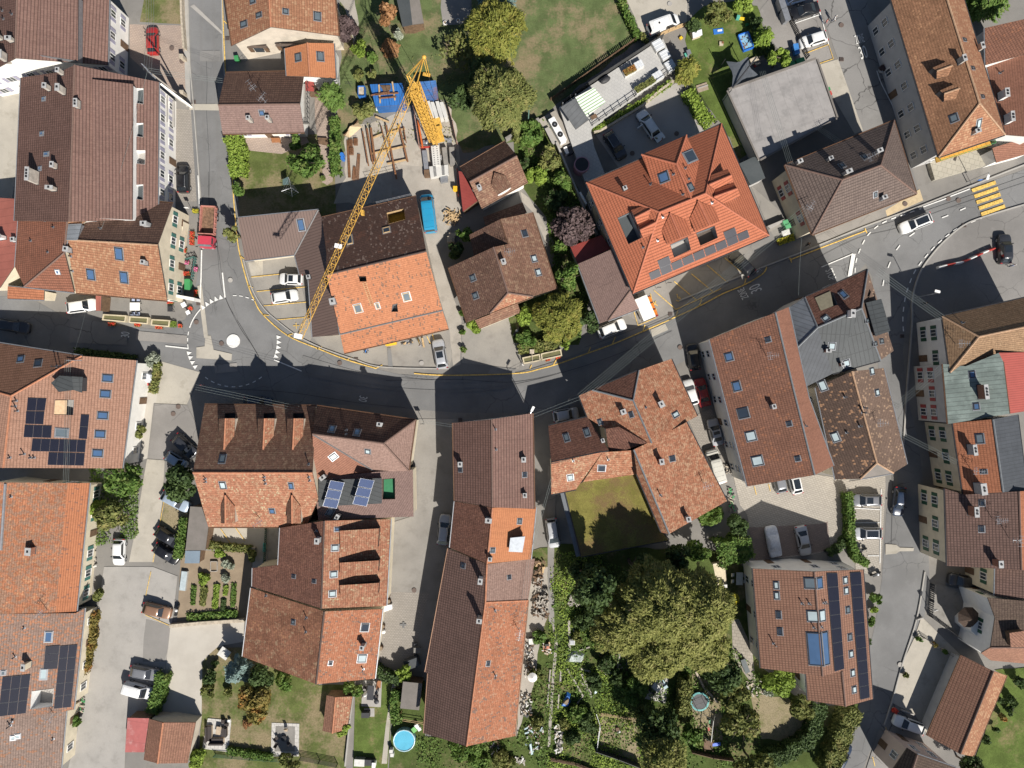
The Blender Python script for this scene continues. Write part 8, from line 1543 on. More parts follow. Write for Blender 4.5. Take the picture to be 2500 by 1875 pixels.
m=MB();m.tube(W('A4',1240,740,4.0),W('A4',1440,482,4.3),.12,6);m.build('boom',[DARKMET],r)
p=W('A4',930,280,.8);r=thing('playhouse','small grey-roofed toy playhouse on the lawn','playhouse',(p.x,p.y,0),R(20));m=MB();m.box((0,0,.5),(1.3,1.1,1.0));m.build('wall',[plain('beige_plastic',(.55,.47,.36),.6)],r,0);m=MB();m.add([(-.75,-.65,.95),(.75,-.65,.95),(.75,.65,.95),(-.75,.65,.95),(-.75,0,1.5),(.75,0,1.5)],[(0,1,5,4),(2,3,4,5),(0,4,3),(1,2,5),(3,2,1,0)]);m.build('roof',[ZINC],r,0)
def bits(name,label,cat,t,x,y,ang,specs,mats,z=0):
 p=W(t,x,y,.3+z);r=thing(name,label,cat,(p.x,p.y,z),R(ang));
 for nm,c,s,k in specs:m=MB();m.box(c,s);m.build(nm,[mats[k]],r,0)
 return r
TEAL=plain('teal_plastic',(.10,.38,.30),.5);YP=plain('yellow_plastic',(.75,.50,.03),.5);RP=plain('red_plastic',(.42,.05,.04),.6)
bits('toy_slide','yellow and green toddler slide near the grey-green tree','toy','A4',1305,155,-10,[('ladder',(-.4,0,.35),(.5,.5,.7),0),('chute',(.25,0,.3),(.9,.45,.1),1)],[TEAL,YP]);bits('toy_car','green toy vehicle on the play lawn','toy','A4',1365,205,20,[('body',(0,0,.2),(.5,.35,.3),0),('wheels',(0,0,.08),(.4,.42,.12),1)],[GREEN,BLACK]);bits('ball_pit','blue tarpaulin sheet with toys on the play lawn','toy','A4',1122,258,8,[('sheet',(0,0,.08),(1.5,.8,.15),0),('toys',(.2,.05,.2),(.7,.25,.12),1)],[BLUE,WHITE]);bits('fire_bowl','stone fire bowl on the play lawn','fire bowl','A4',1145,365,0,[('bowl',(0,0,.15),(.6,.6,.3),0),('ash',(.2,.1,.3),(.3,.3,.1),1)],[STONE,RUST]);bits('toy_scooter','yellow toy at the gravel edge of the play lawn','toy','A4',805,318,40,[('body',(0,0,.2),(.5,.35,.35),0),('handle',(.2,0,.45),(.05,.4,.05),1)],[YP,BLACK]);bits('toy_kitchen','grey toy kitchen with teal tray on the gravel','toy','A4',865,448,20,[('cabinet',(0,0,.35),(.6,.7,.7),0),('tray',(-.45,-.1,.2),(.3,.5,.3),1)],[ZINC,TEAL]);bits('wooden_sandpit','weathered wooden sandpit lid on the lawn','sandpit','A4',985,735,18,[('lid',(0,0,.12),(1.7,1.1,.2),0),('bar',(.1,.05,.28),(1.6,.18,.1),1)],[plain('old_boards',(.30,.24,.18),.85),CONC]);bits('rockery','pile of beige rocks and red toys near the sail','rocks','A4',1425,520,25,[('rock',(0,.2,.25),(1.3,.8,.5),0),('rock',(.3,-.4,.2),(.8,.6,.4),0),('toy',(-.1,-.6,.2),(.4,.3,.35),1)],[STONE,RP]);bits('toy_pile','green and red plastic toys at the hall corner','toy','A5',565,770,-70,[('toy_box',(-.3,0,.3),(.5,.4,.6),0),('toy_crate',(.35,0,.25),(.6,.5,.5),1)],[GREEN,RP]);bits('ac_unit','grey box unit on the west wall of the flat grey hall','cabinet','A4',1208,890,-62,[('case',(0,0,1.0),(1.7,.6,2.0),0),('door',(0,-.32,1.0),(1.5,.05,1.7),1)],[ZINC,PW])
fence('orange-brown timber fence along the drive of the white van','A4','600,325 690,278 860,212',1.3,WOOD,rails=7,thick=.08);fence('dark fence behind the marked car bays','A4','1600,-40 1720,180 1860,500',1.3,DARKMET,slat=.25);fence('dark rail fence along the flowering border','A4','860,700 960,830 1090,1045',1.0,DARKMET,rails=3,thick=.03)
# street furniture
def lamp(label,t,x,y,h,dx,dy):
 b=W(t,x,y,0);r=thing('street_lamp',label,'street lamp',(b.x,b.y,0));m=MB();m.tube((0,0,0),(0,0,h),.08,8,0,.05);m.tube((0,0,h),(dx,dy,h+.15),.05,6);m.build('post',[STEEL],r,0);m=MB();m.box((dx*1.25,dy*1.25,h+.15),(.35,.75,.12),rz=math.atan2(dy,dx)-math.pi/2);m.build('lamp_head',[WHITE],r,0)
lamp('street lamp with white head above the ribbed-tile gable house','C3',1010,222,7,.25,.5);lamp('street lamp leaning over the square by the tan house','B5',1288,1062,6.5,-.4,.1);lamp('thin lamp post on the shaded square kerb','B5',1730,85,5,-.2,-.6)
def sign(label,t,x,y,h,mat,ang=0,w=.6):b=W(t,x,y,0);r=thing('road_sign',label,'sign',(b.x,b.y,0),R(ang));m=MB();m.tube((0,0,0),(0,0,h),.035,6);m.build('post',[STEEL],r,0);m=MB();m.box((0,-.05,h-.3),(w,.04,w));m.build('sign_plate',[mat],r,0)
sign('traffic sign on a post at the alley mouth beside the pink-brown house','C2',2058,318,2.6,DARKMET,0,.7);sign('blue traffic sign at the pedestrian crossing','B5',1765,98,2.4,BLUE);sign('white sign post beside the old farmhouse fence','D5',1390,285,2.5,WHITE,20,.6);sign('sign with white plate beside the yellow kerb flowers','B1',1622,325,2.2,WHITE);sign('sign post on the kerb in front of the orange building','B4',682,945,2.4,DARKMET);sign('second sign post on the kerb in front of the orange building','B4',595,985,2.4,DARKMET);sign('road sign at the dark corner of the three-dormer house','C1',1760,205,2.4,RED)
seg=P('B5','1468,812 1540,792 1610,776 1680,764 1735,742 1790,716 1840,692 1890,670 1944,650')
for i in range(8):
 a,b=seg[i],seg[i+1];d=b-a;rz=math.atan2(d.y,d.x);m=MB();c=(a+b)/2;L=d.length*.97;u=V3((math.cos(rz),math.sin(rz),0));v=V3((-u.y,u.x,0))
 for z0,z1,w0,w1 in((.0,.25,.21,.19),(.25,.8,.19,.07)):
  q=[c+u*L/2*sx+v*w*sy+Z*z for z,w in((z0,w0),(z1,w1))for sx,sy in((-1,-1),(1,-1),(1,1),(-1,1))];m.add(q,[(3,2,1,0),(4,5,6,7),(0,1,5,4),(1,2,6,5),(2,3,7,6),(3,0,4,7)])
 item(m,'traffic_barrier',f"{['first','second','third','fourth','fifth','sixth','seventh','last'][i]} {'white' if i%2==0 else 'red'} plastic barrier from the left on the square",'barrier',[WHITE if i%2==0 else RP],'red and white plastic barriers on the square')
for t,x,y,n in(('B1',1947,913,'round dark manhole cover in a pale square above the roundabout'),('B1',1660,1267,'round brown manhole cover at the left edge of the roundabout'),('B1',1872,1447,'round brown manhole cover left of the white roundabout disc'),('A1',1453,410,'brown manhole cover on the pinkish court right of the red car'),('A1',1538,520,'brown manhole cover near the court gate post'),('A5',668,215,'brown manhole cover on the cracked side street'),('B5',1570,228,'left one of two manhole covers near the pedestrian crossing'),('B5',1655,242,'right one of two manhole covers near the pedestrian crossing'),('C1',1508,390,'upper brown manhole cover on the grey drive'),('C1',1465,450,'lower brown manhole cover on the grey drive'),('B2',1140,1612,'grey manhole cover at the yellow line below the orange house'),('B2',1830,1612,'pale ringed manhole cover left of the silver off-roader'),('B4',795,1480,'rust-coloured manhole cover in the sunlit road strip'),('A4',765,1130,'dark manhole cover right of the white estate car'),('A4',392,1295,'dark manhole cover right of the black estate car'),('B5',1205,270,'dark manhole cover on the tan pavement'),('D5',1162,783,'pale round manhole cover on the right-hand street'),('D2',1975,158,'ringed manhole cover in the alley'),('A4',708,36,'pale round manhole cover on the top drive')):
 m=MB();p=W(t,x,y,0);m.cyl((p.x,p.y,.12),.36,.055,18);item(m,'manhole_cover',n,'manhole cover',[plain('cast_iron',(.13,.095,.08),.8)if 'pale' not in n else CONC])
for t,x,y,n in(('A1',1638,865,'rusty square drain grate at the white wall corner'),('A1',1922,328,'square drain grate beside the orange-roofed house'),('B1',1677,1110,'square drain grate at the corner house kerb'),('B5',1180,1385,'dark drain grate in the shaded street'),('B5',1703,453,'dark drain grate on the dashed curve'),('A5',670,505,'rusty square drain grate by the yellow marked bay'),('B4',713,1200,'wide drain grate near the orange picture board'),('B2',1278,1583,'dark drain grate below the orange house'),('C3',428,292,'dark drain grate at the gable of the ribbed-tile house')):
 m=MB();p=W(t,x,y,0);m.box((p.x,p.y,.14),(.62,.55,.07))
 for k in range(5):m.box((p.x-.22+.11*k,p.y,.18),(.05,.45,.02),m=1)
 item(m,'drain_grate',n,'drain',[plain('cast_iron',(.13,.095,.08),.8),BLACK])
def cable(label,a,b,n=1,sp=.25,sag=.02,r=.014,group='overhead cables'):
 d=(b-a);c=V3((-d.y,d.x,0)).normalized()
 for k in range(n):
  m=MB();o=c*sp*(k-(n-1)/2);pts=[a.lerp(b,i/14)+o-Z*sag*d.length*4*(i/14)*(1-i/14)for i in range(15)]
  for i in range(14):m.tube(pts[i],pts[i+1],r,4,cap=False)
  item(m,'overhead_cable',label,'cable',[CABM],group if n==1 else label)
CABM=plain('cable',(.20,.23,.22),.6)
b=W('A1',1555,838,0);tp=W('A1',1245,592,10.5);r=thing('utility_pole','leaning wooden utility pole with crossarms on the pinkish court','pole',(b.x,b.y,0));m=MB();m.tube(b,tp,.15,8,0,.10);m.build('pole',[plain('pole_wood',(.36,.32,.28),.9)],r);m=MB()
for z in(0,-.6):m.tube(tp+V3((-.8,.9,z)),tp+V3((.8,-.9,z)),.07,6)
for k in(-.7,-.3,.3,.7):m.cyl(tp+V3((k,-k*1.1,.05)),.06,.25,6)
m.build('crossarm',[STEEL],r)
m=MB();p=W('B1',632,1590,7.0);m=MB();m.tube((p.x,p.y,4),(p.x,p.y,8.4),.06,6);m.tube((p.x-1,p.y,7.4),(p.x+1.2,p.y,7.3),.05,6);attach(item(m,'roof_mast','wire mast','mast',[STEEL]),H['26'])
cable('thin overhead cables running north from the leaning utility pole',tp,W('A1',1265,-40,9),4,.35);cable('thin overhead cables from utility pole to the dark-roofed house',tp,W('A2',150,680,6),3,.3);cable('single long cable from the utility pole over the brown roof',tp,W('B1',858,478,8.4));cable('single cable crossing the shaded lane to the wire mast',W('B1',720,1180,4),W('B1',632,1500,8.3))
cable('bundle of cables crossing the main road from the grey-brown house',W('B4',1862,315,8.6),W('C3',1440,108,8.0),5,.3,.012,.016);cable('cables between the mottled house and the ribbed-tile gable house',W('C3',1436,110,7.8),W('C3',1040,262,7),2,.4,.01);cable('cables from the ribbed-tile gable house to the left edge of alley',W('C3',362,345,7),W('C2',2000,300,6.8),2,.3,.01);cable('cables over the north road side of the three-dormer house',W('C2',1000,200,7),W('C1',1650,225,8),3,.35,.01)
cable('cable bundle from junction corner house to the tan house',W('B5',975,838,9),W('B5',1525,1235,8),4,.3,.01,.016);cable('cables across the right-hand street above the red shutters',W('C5',1115,335,7.5),W('C5',1525,-10,8.2),4,.3,.01,.015);cable('cables across the right-hand street at the speckled roof',W('C5',1170,548,7.5),W('C5',1645,790,7.8),3,.3,.01,.015);cable('cables over the flat grey hall to the grey-brown house',W('A4',1490,600,6),W('A4',1730,1385,8.6),4,.25,.01);cable('cables from the hall to the far corner of the grey-brown house',W('A4',1925,1050,5),W('A5',650,1195,8.6),4,.25,.01)
cable('vertical wire down from the lamp in front of corner house roof',W('B5',338,540,7),W('B5',310,1040,8.3));cable('pale cables over the narrow orange roof down the lane',W('C3',1200,790,7),W('C3',1010,1480,6.5),2,.25,.01,.016);cable('long pale cables along the barn-like house',W('C3',1010,1480,6.5),W('D3',925,500,7),3,.3,.01);cable('thin cables across the rosy-tiled house roof',W('C1',570,-10,8),W('C1',555,1030,8.5),4,.25,.01)
m=MB();a,b=W('A1',1350,712,5.6),W('A1',1592,893,1.1);n=V3((.15,.2,0));m.add([(a.x,a.y,0),(b.x,b.y,0),tuple(b),tuple(a)]+[tuple(V3(q)+n)for q in((a.x,a.y,0),(b.x,b.y,0),tuple(b),tuple(a))],[(0,1,2,3),(7,6,5,4),(0,4,5,1),(1,5,6,2),(2,6,7,3),(3,7,4,0)]);item(m,'boundary_wall','white sloping boundary wall below the leaning utility pole','wall',[W_WHITE])
wall('stone boundary wall along the top street','A1','1548,-30 1555,180 1572,420',1.0,.3,STONE);
for i,(x,y)in enumerate(((1565,510),(1568,810))):m=MB();p=W('A1',x,y,0);m.box(p+Z*.7,(.5,.5,1.4));m.box(p+Z*1.45,(.62,.62,.1));item(m,'gate_post',f"{['upper','lower'][i]} pale stone gate post of the pinkish court",'gate post',[STONE])
p=W('A1',1400,900,2.8);attach(prismT('balcony','white balcony with dark rail on the east front of the long brown house','balcony','A1','1338,795 1412,810 1410,1025 1338,1020',2.9,3.1,CONC),H['2']);attach(prismT('balcony','lower balcony with planters on the east front of the long brown house','balcony','A1','1415,850 1472,855 1470,1070 1415,1060',1.2,1.4,CONC),H['2'])
# southern gardens
p=W('D2',1890,1425,1.0);r=thing('swimming_pool','round light-blue above-ground pool beside the long barn-like house','pool',(p.x,p.y,0));m=MB();m.cyl((0,0,0),1.62,1.1,30);m.build('pool_wall',[plain('pool_wall_blue',(.20,.40,.50),.5)],r,0);m=MB();m.cyl((0,0,1.1),1.5,.02,30);m.build('water',[glass('pool_light_water',(.12,.45,.62),.12)],r,0);m=MB()
for i in range(16):a0,a1=R(22.5*i),R(22.5*(i+1));m.tube((1.6*math.cos(a0),1.6*math.sin(a0),1.13),(1.6*math.cos(a1),1.6*math.sin(a1),1.13),.09,6)
m.build('rim',[plain('pool_rim',(.45,.62,.68),.4)],r,0)
prismT('terrace','pale paved terrace with dark wicker sofa set','terrace','D2','232,1240 430,1258 405,1525 185,1495',0,.18,FLAG2);WK=plain('dark_wicker',(.045,.035,.033),.8,var=.3,scale=9);CU=plain('beige_cushion',(.42,.33,.24),.9)
def sofa(label,x,y,ang,l):
 p=W('D2',x,y,.6);r=thing('garden_sofa',label,'sofa',(p.x,p.y,.18),R(ang));m=MB();m.box((0,.05,.2),(l,.85,.4));m.build('base',[CU],r,0);m=MB();m.box((0,-.3,.55),(l,.25,.6));m.box((0,.15,.44),(l-.1,.6,.1));m.build('cushion',[WK],r,0)
sofa('left long part of the dark corner sofa on the pale terrace',240,1370,-90,2.3);sofa('lower long part of the dark corner sofa on the pale terrace',305,1435,0,2.2);sofa('single dark wicker armchair on the pale terrace',372,1355,90,1.3);table('low beige table in the dark sofa group','D2',322,1345,80,.75,1.2,CU)
bits('flower_tub','dark square planters at the top corner of the sofa terrace','planter','D2',375,1275,0,[('tub',(-.25,.2,.25),(.5,.5,.5),0),('tub',(.25,-.35,.25),(.5,.5,.5),0),('bucket',(.65,.25,.2),(.35,.35,.4),1)],[WK,WHITE],.18)
prismT('terrace','square pale-edged terrace with round fire pit on the lawn','terrace','D2','772,1278 1004,1286 1000,1560 765,1560',0,.14,FLAG2,mtop=None);prismT('terrace_floor','grey gravel field inside the pale-edged square terrace','terrace','D2','805,1306 968,1312 966,1520 795,1520',.141,.16,CONCD)
m=MB();p=W('D2',878,1402,.16);m.cyl((p.x,p.y,.16),.42,.35,18);m.cyl((p.x,p.y,.51),.34,.03,18,m=1);item(m,'fire_pit','round dark fire pit on the square terrace','fire pit',[DARKMET,BLACK])
for i,(x,y,a)in enumerate(((818,1400,-60),(815,1455,-30),(898,1330,180),(915,1440,45))):p=W('D2',x,y,.3);chair(['dark chair left of the fire pit','dark chair lower left of the fire pit','pale cushioned chair above the fire pit','dark chair lower right of the fire pit'][i],(p.x,p.y,.16),R(a),WK if i!=2 else CU)
prismT('terrace','grey concrete terrace with dark dining table','terrace','D2','1540,920 1702,930 1692,1146 1528,1138',0,.12,CONC);table('long dark dining table on the grey concrete terrace','D2',1605,1025,85,1.0,2.2,DARKMET,chairs=4,cm=WK);
m=MB();p=W('D2',1565,1030,1.4);m.tube((p.x,p.y,0),(p.x,p.y,2.4),.04,6);m.ball((p.x,p.y,1.6),.3,8,6,sz=2.6);item(m,'parasol','closed white parasol at the dark dining table','parasol',[WHITE])
m=MB();p=W('D2',1655,1100,.6);m.ball((p.x,p.y,.55),.4,12,6,sz=.5);m.tube((p.x,p.y,0),(p.x,p.y,.5),.06,5);item(m,'fire_bowl','round dark metal basket on the grey concrete terrace','fire bowl',[DARKMET])
bits('barbecue','black covered barbecue below the grey concrete terrace','barbecue','D2',1570,1195,0,[('cover',(0,0,.6),(1.2,.75,1.0),0),('slab',(.4,0,.05),(1.6,1.3,.1),1)],[plain('black_cover',(.03,.03,.033),.6),CONC]);bits('bench','slatted red-brown bench at the top of the concrete terrace','bench','D2',1680,950,85,[('seat',(0,0,.45),(1.1,.5,.06),0),('backrest',(0,.25,.7),(1.1,.06,.5),0)],[plain('bench_wood',(.32,.14,.06),.7),DARKMET],.12)
bits('garden_cabinet','grey outdoor kitchen with pale lid at the bottom edge','cabinet','D2',1560,1600,-3,[('cabinet',(-.75,0,.45),(1.5,1.0,.9),0),('cabinet',(.75,0,.4),(1.4,.9,.8),1),('lid',(-.75,0,.93),(1.55,1.05,.06),2)],[ZINC,DARKMET,PW]);bits('white_box','white storage box beside the outdoor kitchen','box','D2',1640,1615,-3,[('box',(0,0,.5),(.5,.7,1.0),0),('lid',(0,0,1.03),(.55,.75,.06),0)],[WHITE])
table('square white table beside the blue spruce','D2',370,692,-35,1.5,1.6,PW);wall('stone wall along the top of the gravel drive','D1','1455,448 1700,425 2062,402',.8,.5,STONE);wall('thin concrete wall between tool shed and table garden','D2','1480,930 1455,1100 1400,1620',.7,.22,CONC);fence('dark wire fence at the bottom right of the lawn','D2','1020,1560 1180,1590 1330,1620',1.2,DARKMET,rails=5,thick=.03);fence('low green fence along the bottom of the lawn','D2','300,1540 600,1565 850,1580',1.0,plain('fence_green',(.05,.12,.07),.6),rails=4,thick=.03);fence('wooden plant frame beside the grey fibre canopy','D2','1870,1170 1870,1235 2055,1265',1.0,WOOD,rails=2)
bits('pool_filter','white pool filter and boxes beside the round pool','pool filter','D2',1998,1300,30,[('pump',(0,0,.35),(.6,.6,.7),0),('tank',(.1,-.6,.3),(.5,.45,.6),0)],[WHITE]);bits('white_post','white plastic chair stack left of the round pool','chairs','D2',1785,1500,0,[('stack',(0,0,.5),(.5,.5,1.0),0),('stack',(.1,-.7,.4),(.5,.5,.8),0)],[PW])
prismT('white_tub','white double sink basin beside the workshop corner','sink','D2','1715,290 1785,280 1790,318 1715,345',0,.8,WHITE)
for i,(x,y,n)in enumerate(((1758,195,'upper'),(1765,240,'lower'),(1715,450,'middle'),(1700,632,'bottom'))):m=MB();p=W('D2',x,y,0);m.cyl(p,.32,.9,14);m.cyl(p+Z*.9,.27,.02,14,m=1);item(m,'barrel',f'{n} wooden barrel along the alley side of the farmhouse','barrel',[WOODD,SOIL],'barrels along the alley')
m=MB();p=W('D2',1718,500,0);m.ball(p+Z*.35,.36,10,6);item(m,'flower_pot','round white pot below the middle barrel','pot',[WHITE]);table('grey table in the shade of the barn-like house','D2',2000,668,0,.8,1.1,CONCD,chairs=2,cm=DARKMET);bits('covered_stack','dark plastic-covered stack in the shaded yard','stack','D2',1960,760,20,[('stack',(0,0,.6),(2.2,1.4,1.2),0),('sheet',(.1,.1,1.25),(1.8,1.1,.15),0)],[plain('dark_sheet',(.06,.065,.07),.4)]);m=MB();p=W('D2',1885,450,.02);m.box((p.x,p.y,.14),(.3,.95,.05));m.box((p.x-.05,p.y+.05,.165),(1.0,.28,.02));item(m,'drain_cover','dark cross-shaped patch in the alley paving','drain',[ASPH])
m=MB();p=W('D3',1037,900,2.2);m.tube((p.x,p.y,0),(p.x,p.y,2.4),.03,6);ring=[(p.x+.72*math.cos(R(a)),p.y+.72*math.sin(R(a)),2.0)for a in range(0,360,30)];m.add(ring+[(p.x,p.y,2.4)],[(i,(i+1)%12,12)for i in range(12)]+[tuple(reversed(range(12)))]);item(m,'parasol','open white parasol in the allotment beside the barn-like house','parasol',[WHITE])
GW=plain('grey_boards',(.33,.30,.265),.85,var=.25)
for i,(s,w)in enumerate((('1345,415 1350,668',.35),('1330,820 1462,1050',.25),('1425,890 1500,1020',.25),('1452,862 1540,1062',.4),('1428,815 1592,872',.3),('1778,660 1735,962',.28),('1278,835 1272,932',.25),('1188,830 1160,1150',.22),('1370,470 1410,550',.2),('1260,1040 1252,1160',.2),('1560,490 1580,545',.25),('1470,1045 1350,1200',.15),('1282,1300 1275,1500',.25),('1430,670 1520,640',.2))):
 m=MB();p,q=P('D3',s,.3);d=q-p;m.box((p+q)/2-Z*.1,(d.length,w,.16),rz=math.atan2(d.y,d.x));item(m,'garden_board',['upright long board at the top of the allotment','long slanting board in mid allotment','short slanting board beside the wide slanting board','wide pale slanting board in mid allotment','pale board under the foil sheet','tall slanting board below the birch','short upright board right of the path','thin board left of the path','small slanting board beside the upright long board','small board above the blue tarpaulin','stub board under the birch edge','thin board crossing the blue tarpaulin corner','board in the lower allotment bed','thin board above the foil sheet'][i],'board',[GW],'boards in the allotment')
def heap(name,label,cat,t,x,y,n,sx,sy,mats,sz,h=.4,seed=1):
 rnd=random.Random(seed);m=MB();p0=W(t,x,y,0)
 for i in range(n):p=p0+V3((rnd.uniform(-1,1)*sx,rnd.uniform(-1,1)*sy,.1+rnd.random()*h));m.box(p,(sz*rnd.uniform(.6,1.6),sz*rnd.uniform(.25,.6),sz*.35),rz=rnd.random()*3.1,m=rnd.randrange(len(mats)))
 return item(m,name,label,cat,mats)
heap('log_heap','grey heap of weathered branches and logs beside the lane','logs','D3',1105,290,150,1.1,1.9,[plain('grey_logs',(.36,.33,.29),.9,var=.3),GW,WOODD],.45,.7,2);heap('log_stack','stack of dark logs and pallets at the barn wall','logs','D3',1085,75,50,.55,.8,[WOODD,GW],.5,.9,3);heap('log_heap','brushwood heap in the upper allotment','logs','D3',1390,235,80,.9,.8,[GW,plain('grey_logs',(.42,.38,.34),.9,var=.3)],.4,.5,5);heap('junk_heap','jumble of pots, boxes and stones along the barn wall','junk','D3',1010,720,110,.7,3.0,[GW,ZINC,BLACK,STONE,WOODD,PW],.32,.6,6);heap('junk_heap','jumble of pots and boards lower along the barn wall','junk','D3',985,1120,80,.8,1.8,[GW,BLACK,WOODD,STONE,PW],.35,.5,7);heap('junk_heap','scattered planks and plastic in the lower allotment','junk','D3',1050,1400,45,1.4,2.0,[GW,PW,WOODD,plain('pale_plastic',(.35,.45,.48),.5)],.5,.4,8);heap('junk_heap','small jumble in the bottom left weeds','junk','D3',740,1490,25,.9,1.2,[BLACK,WOODD,PW],.45,.3,9);heap('junk_heap','cluttered bed at the bottom of the path','junk','D3',1260,1400,60,.6,2.2,[GW,STONE,BLACK,PW],.4,.5,10);heap('junk_heap','small pale jumble above the bottom fence','junk','D3',900,1590,25,1.2,.5,[GW,PW],.4,.3,11);heap('pallet_stack','pallets leaning at the end of the narrow orange house','pallets','C3',1095,1560,22,.7,1.4,[WOOD,WOODD],.6,.5,12);heap('junk_heap','clutter in the shade under the dark green tree','junk','D3',1720,720,60,2.2,2.6,[BLACK,GW,WOODD],.4,.3,13)
heap('rock_border','edge of pale rocks below the bright conifer bush','rocks','D4',1440,985,40,1.6,1.2,[STONE,CONC],.4,.25,14);heap('junk_heap','stones and pots at the courtyard wall garden','junk','C4',1225,960,40,.5,1.8,[STONE,CONCD,GREEN],.35,.3,15);heap('rubble_heap','small rubble heap at the cream van','rubble','C4',1215,700,40,.7,.8,[STONE,GW,BLACK],.35,.4,16);heap('log_heap','clutter behind the tiled shed','junk','D1',1480,1245,40,1.6,.35,[WOODD,GW,BLACK],.4,.5,17);heap('crate_pile','clutter and crates on the allotment bed beside the path','junk','D3',1150,640,30,.7,1.0,[PW,STONE,WOOD,plain('copper_red',(.45,.17,.10),.6)],.4,.4,18);heap('junk_heap','pots and furniture along the left row of houses','junk','C1',780,1600,40,.8,2.5,[BLACK,GW,ZINC,PW],.4,.5,19);heap('junk_heap','pots and garden furniture beside the rosy-tiled house','junk','C1',1150,270,30,.4,1.8,[WOODD,PW,BLACK],.45,.5,20);heap('junk_heap','pots along the taupe-roofed house','junk','D1',700,1060,26,.4,2.2,[STONE,GREEN,WOODD],.35,.5,21)
def sheet(name,label,t,s,mat,h=.5,seed=2):
 rnd=random.Random(seed);ps=P(t,s,h);c=sum(ps,V3())/len(ps);m=MB();n=len(ps);m.v=[(p.x,p.y,.12)for p in ps]+[tuple(p.lerp(c,.35)+Z*(rnd.uniform(.0,.15)))for p in ps]+[tuple(c+Z*.1)]
 for i in range(n):j=(i+1)%n;m.f+=[[i,j,n+j,n+i],[n+i,n+j,2*n]];m.m+=[0,0]
 return item(m,name,label,'tarpaulin',[mat])
sheet('plastic_sheet','crumpled clear foil sheet over a bed in the allotment','D3','1310,770 1345,695 1395,675 1480,705 1465,755 1450,775 1380,775',plain('clear_foil',(.38,.42,.40),.25,var=.35,scale=4));sheet('tarpaulin','blue tarpaulin with brown heap in the allotment','D3','1270,1140 1310,1070 1330,1025 1362,1040 1360,1110 1340,1150 1300,1152',BLUE);sheet('earth_heap','brown earth heap on the blue tarpaulin','D3','1285,1120 1315,1080 1350,1065 1350,1110 1325,1138',SOIL,.75);sheet('plastic_sheet','small pale plastic sheet beside the wide slanting board','D3','1548,1000 1575,985 1588,1030 1560,1045',plain('pale_plastic',(.35,.45,.48),.5));sheet('plastic_sheet','long pale plastic roll in the bottom allotment','D3','1003,1440 1025,1425 1048,1560 1025,1560',plain('pale_plastic',(.35,.45,.48),.5));sheet('dinghy','small white and grey tarpaulin-covered boat shape by rosy house','C1','1200,130 1235,90 1280,110 1280,160 1240,195 1205,180',plain('white_tarp',(.60,.62,.66),.5,var=.2),1.0);sheet('red_boat','red plastic tub below the white tarpaulin','C1','1212,215 1250,185 1262,195 1235,222',RP,.4)
m=MB();p=W('D3',1120,140,0)
for k in range(6):m.tube(p+V3((-.8+.3*k,.0-.02*k,.3)),p+V3((-.72+.3*k,0-.02*k,.3)),.34,14)
item(m,'tyre_row','row of black tyres under the log stack','tyres',[TYRE]);bits('water_tank','white round tank and grey boxes in the allotment','tank','D3',1370,590,0,[('tank',(0,0,.4),(.8,.8,.8),0),('lid',(0,0,.83),(.6,.6,.06),1)],[PW,ZINC]);bits('grey_box','grey box cupboard at the barn wall','box','D3',1025,582,5,[('box',(0,0,.4),(.7,.8,.8),0),('lid',(0,0,.83),(.75,.85,.05),1)],[ZINC,PW]);bits('garden_cart','pot and red lid beside the allotment path','pots','D3',1160,625,5,[('pot',(0,0,.3),(.6,.6,.6),0),('lid',(.1,-.2,.62),(.45,.4,.05),1)],[BLACK,plain('copper_red',(.45,.17,.10),.6)])
p=W('D4',962,1100,.9);r=thing('trampoline','round trampoline with teal rim and safety net on the dry lawn','trampoline',(p.x,p.y,0));m=MB();m.cyl((0,0,.86),1.18,.03,28);m.build('jumping_mat',[plain('mat_grey',(.10,.10,.105),.8)],r,0);m=MB()
for i in range(24):
 a0,a1=R(15*i),R(15*(i+1));m.quad((1.18*math.cos(a0),1.18*math.sin(a0),.93),(1.45*math.cos(a0),1.45*math.sin(a0),.91),(1.45*math.cos(a1),1.45*math.sin(a1),.91),(1.18*math.cos(a1),1.18*math.sin(a1),.93))
m.build('rim_pad',[plain('teal_pad',(.09,.32,.32),.6,var=.35,scale=6)],r,0)
for k in range(6):a=R(60*k+20);m=MB();m.tube((1.45*math.cos(a),1.45*math.sin(a),0),(1.45*math.cos(a),1.45*math.sin(a),2.7),.035,6);m.build('pole',[DARKMET],r,0)
m=MB()
for k in range(6):a,b_=R(60*k+20),R(60*k+80);m.tube((1.45*math.cos(a),1.45*math.sin(a),2.65),(1.45*math.cos(b_),1.45*math.sin(b_),2.65),.02,4);m.tube((1.45*math.cos(a),1.45*math.sin(a),1.8),(1.45*math.cos(b_),1.45*math.sin(b_),1.8),.01,3)
m.build('safety_net',[BLACK],r,0)
a,b_=W('D4',1078,1262,2.2),W('D4',1058,1440,2.2);r=thing('swing_set','white-framed swing set below the trampoline','swing',((a.x+b_.x)/2,(a.y+b_.y)/2,0));m=MB();m.tube(a,b_,.06,6)
for q in(a,b_):
 for sg in(-1,1):m.tube(q,(q.x+sg*.9,q.y,0),.05,6)
m.build('frame',[PW],r)
for k,mt in((.3,GREEN),(.65,RP)):q=a.lerp(b_,k);m=MB();m.box((q.x,q.y,.5),(.25,.5,.06));m.build('swing_seat',[mt],r);m=MB();m.tube((q.x,q.y-.2,.5),(q.x,q.y-.2,2.2),.012,4);m.tube((q.x,q.y+.2,.5),(q.x,q.y+.2,2.2),.012,4);m.build('rope',[BLACK],r)
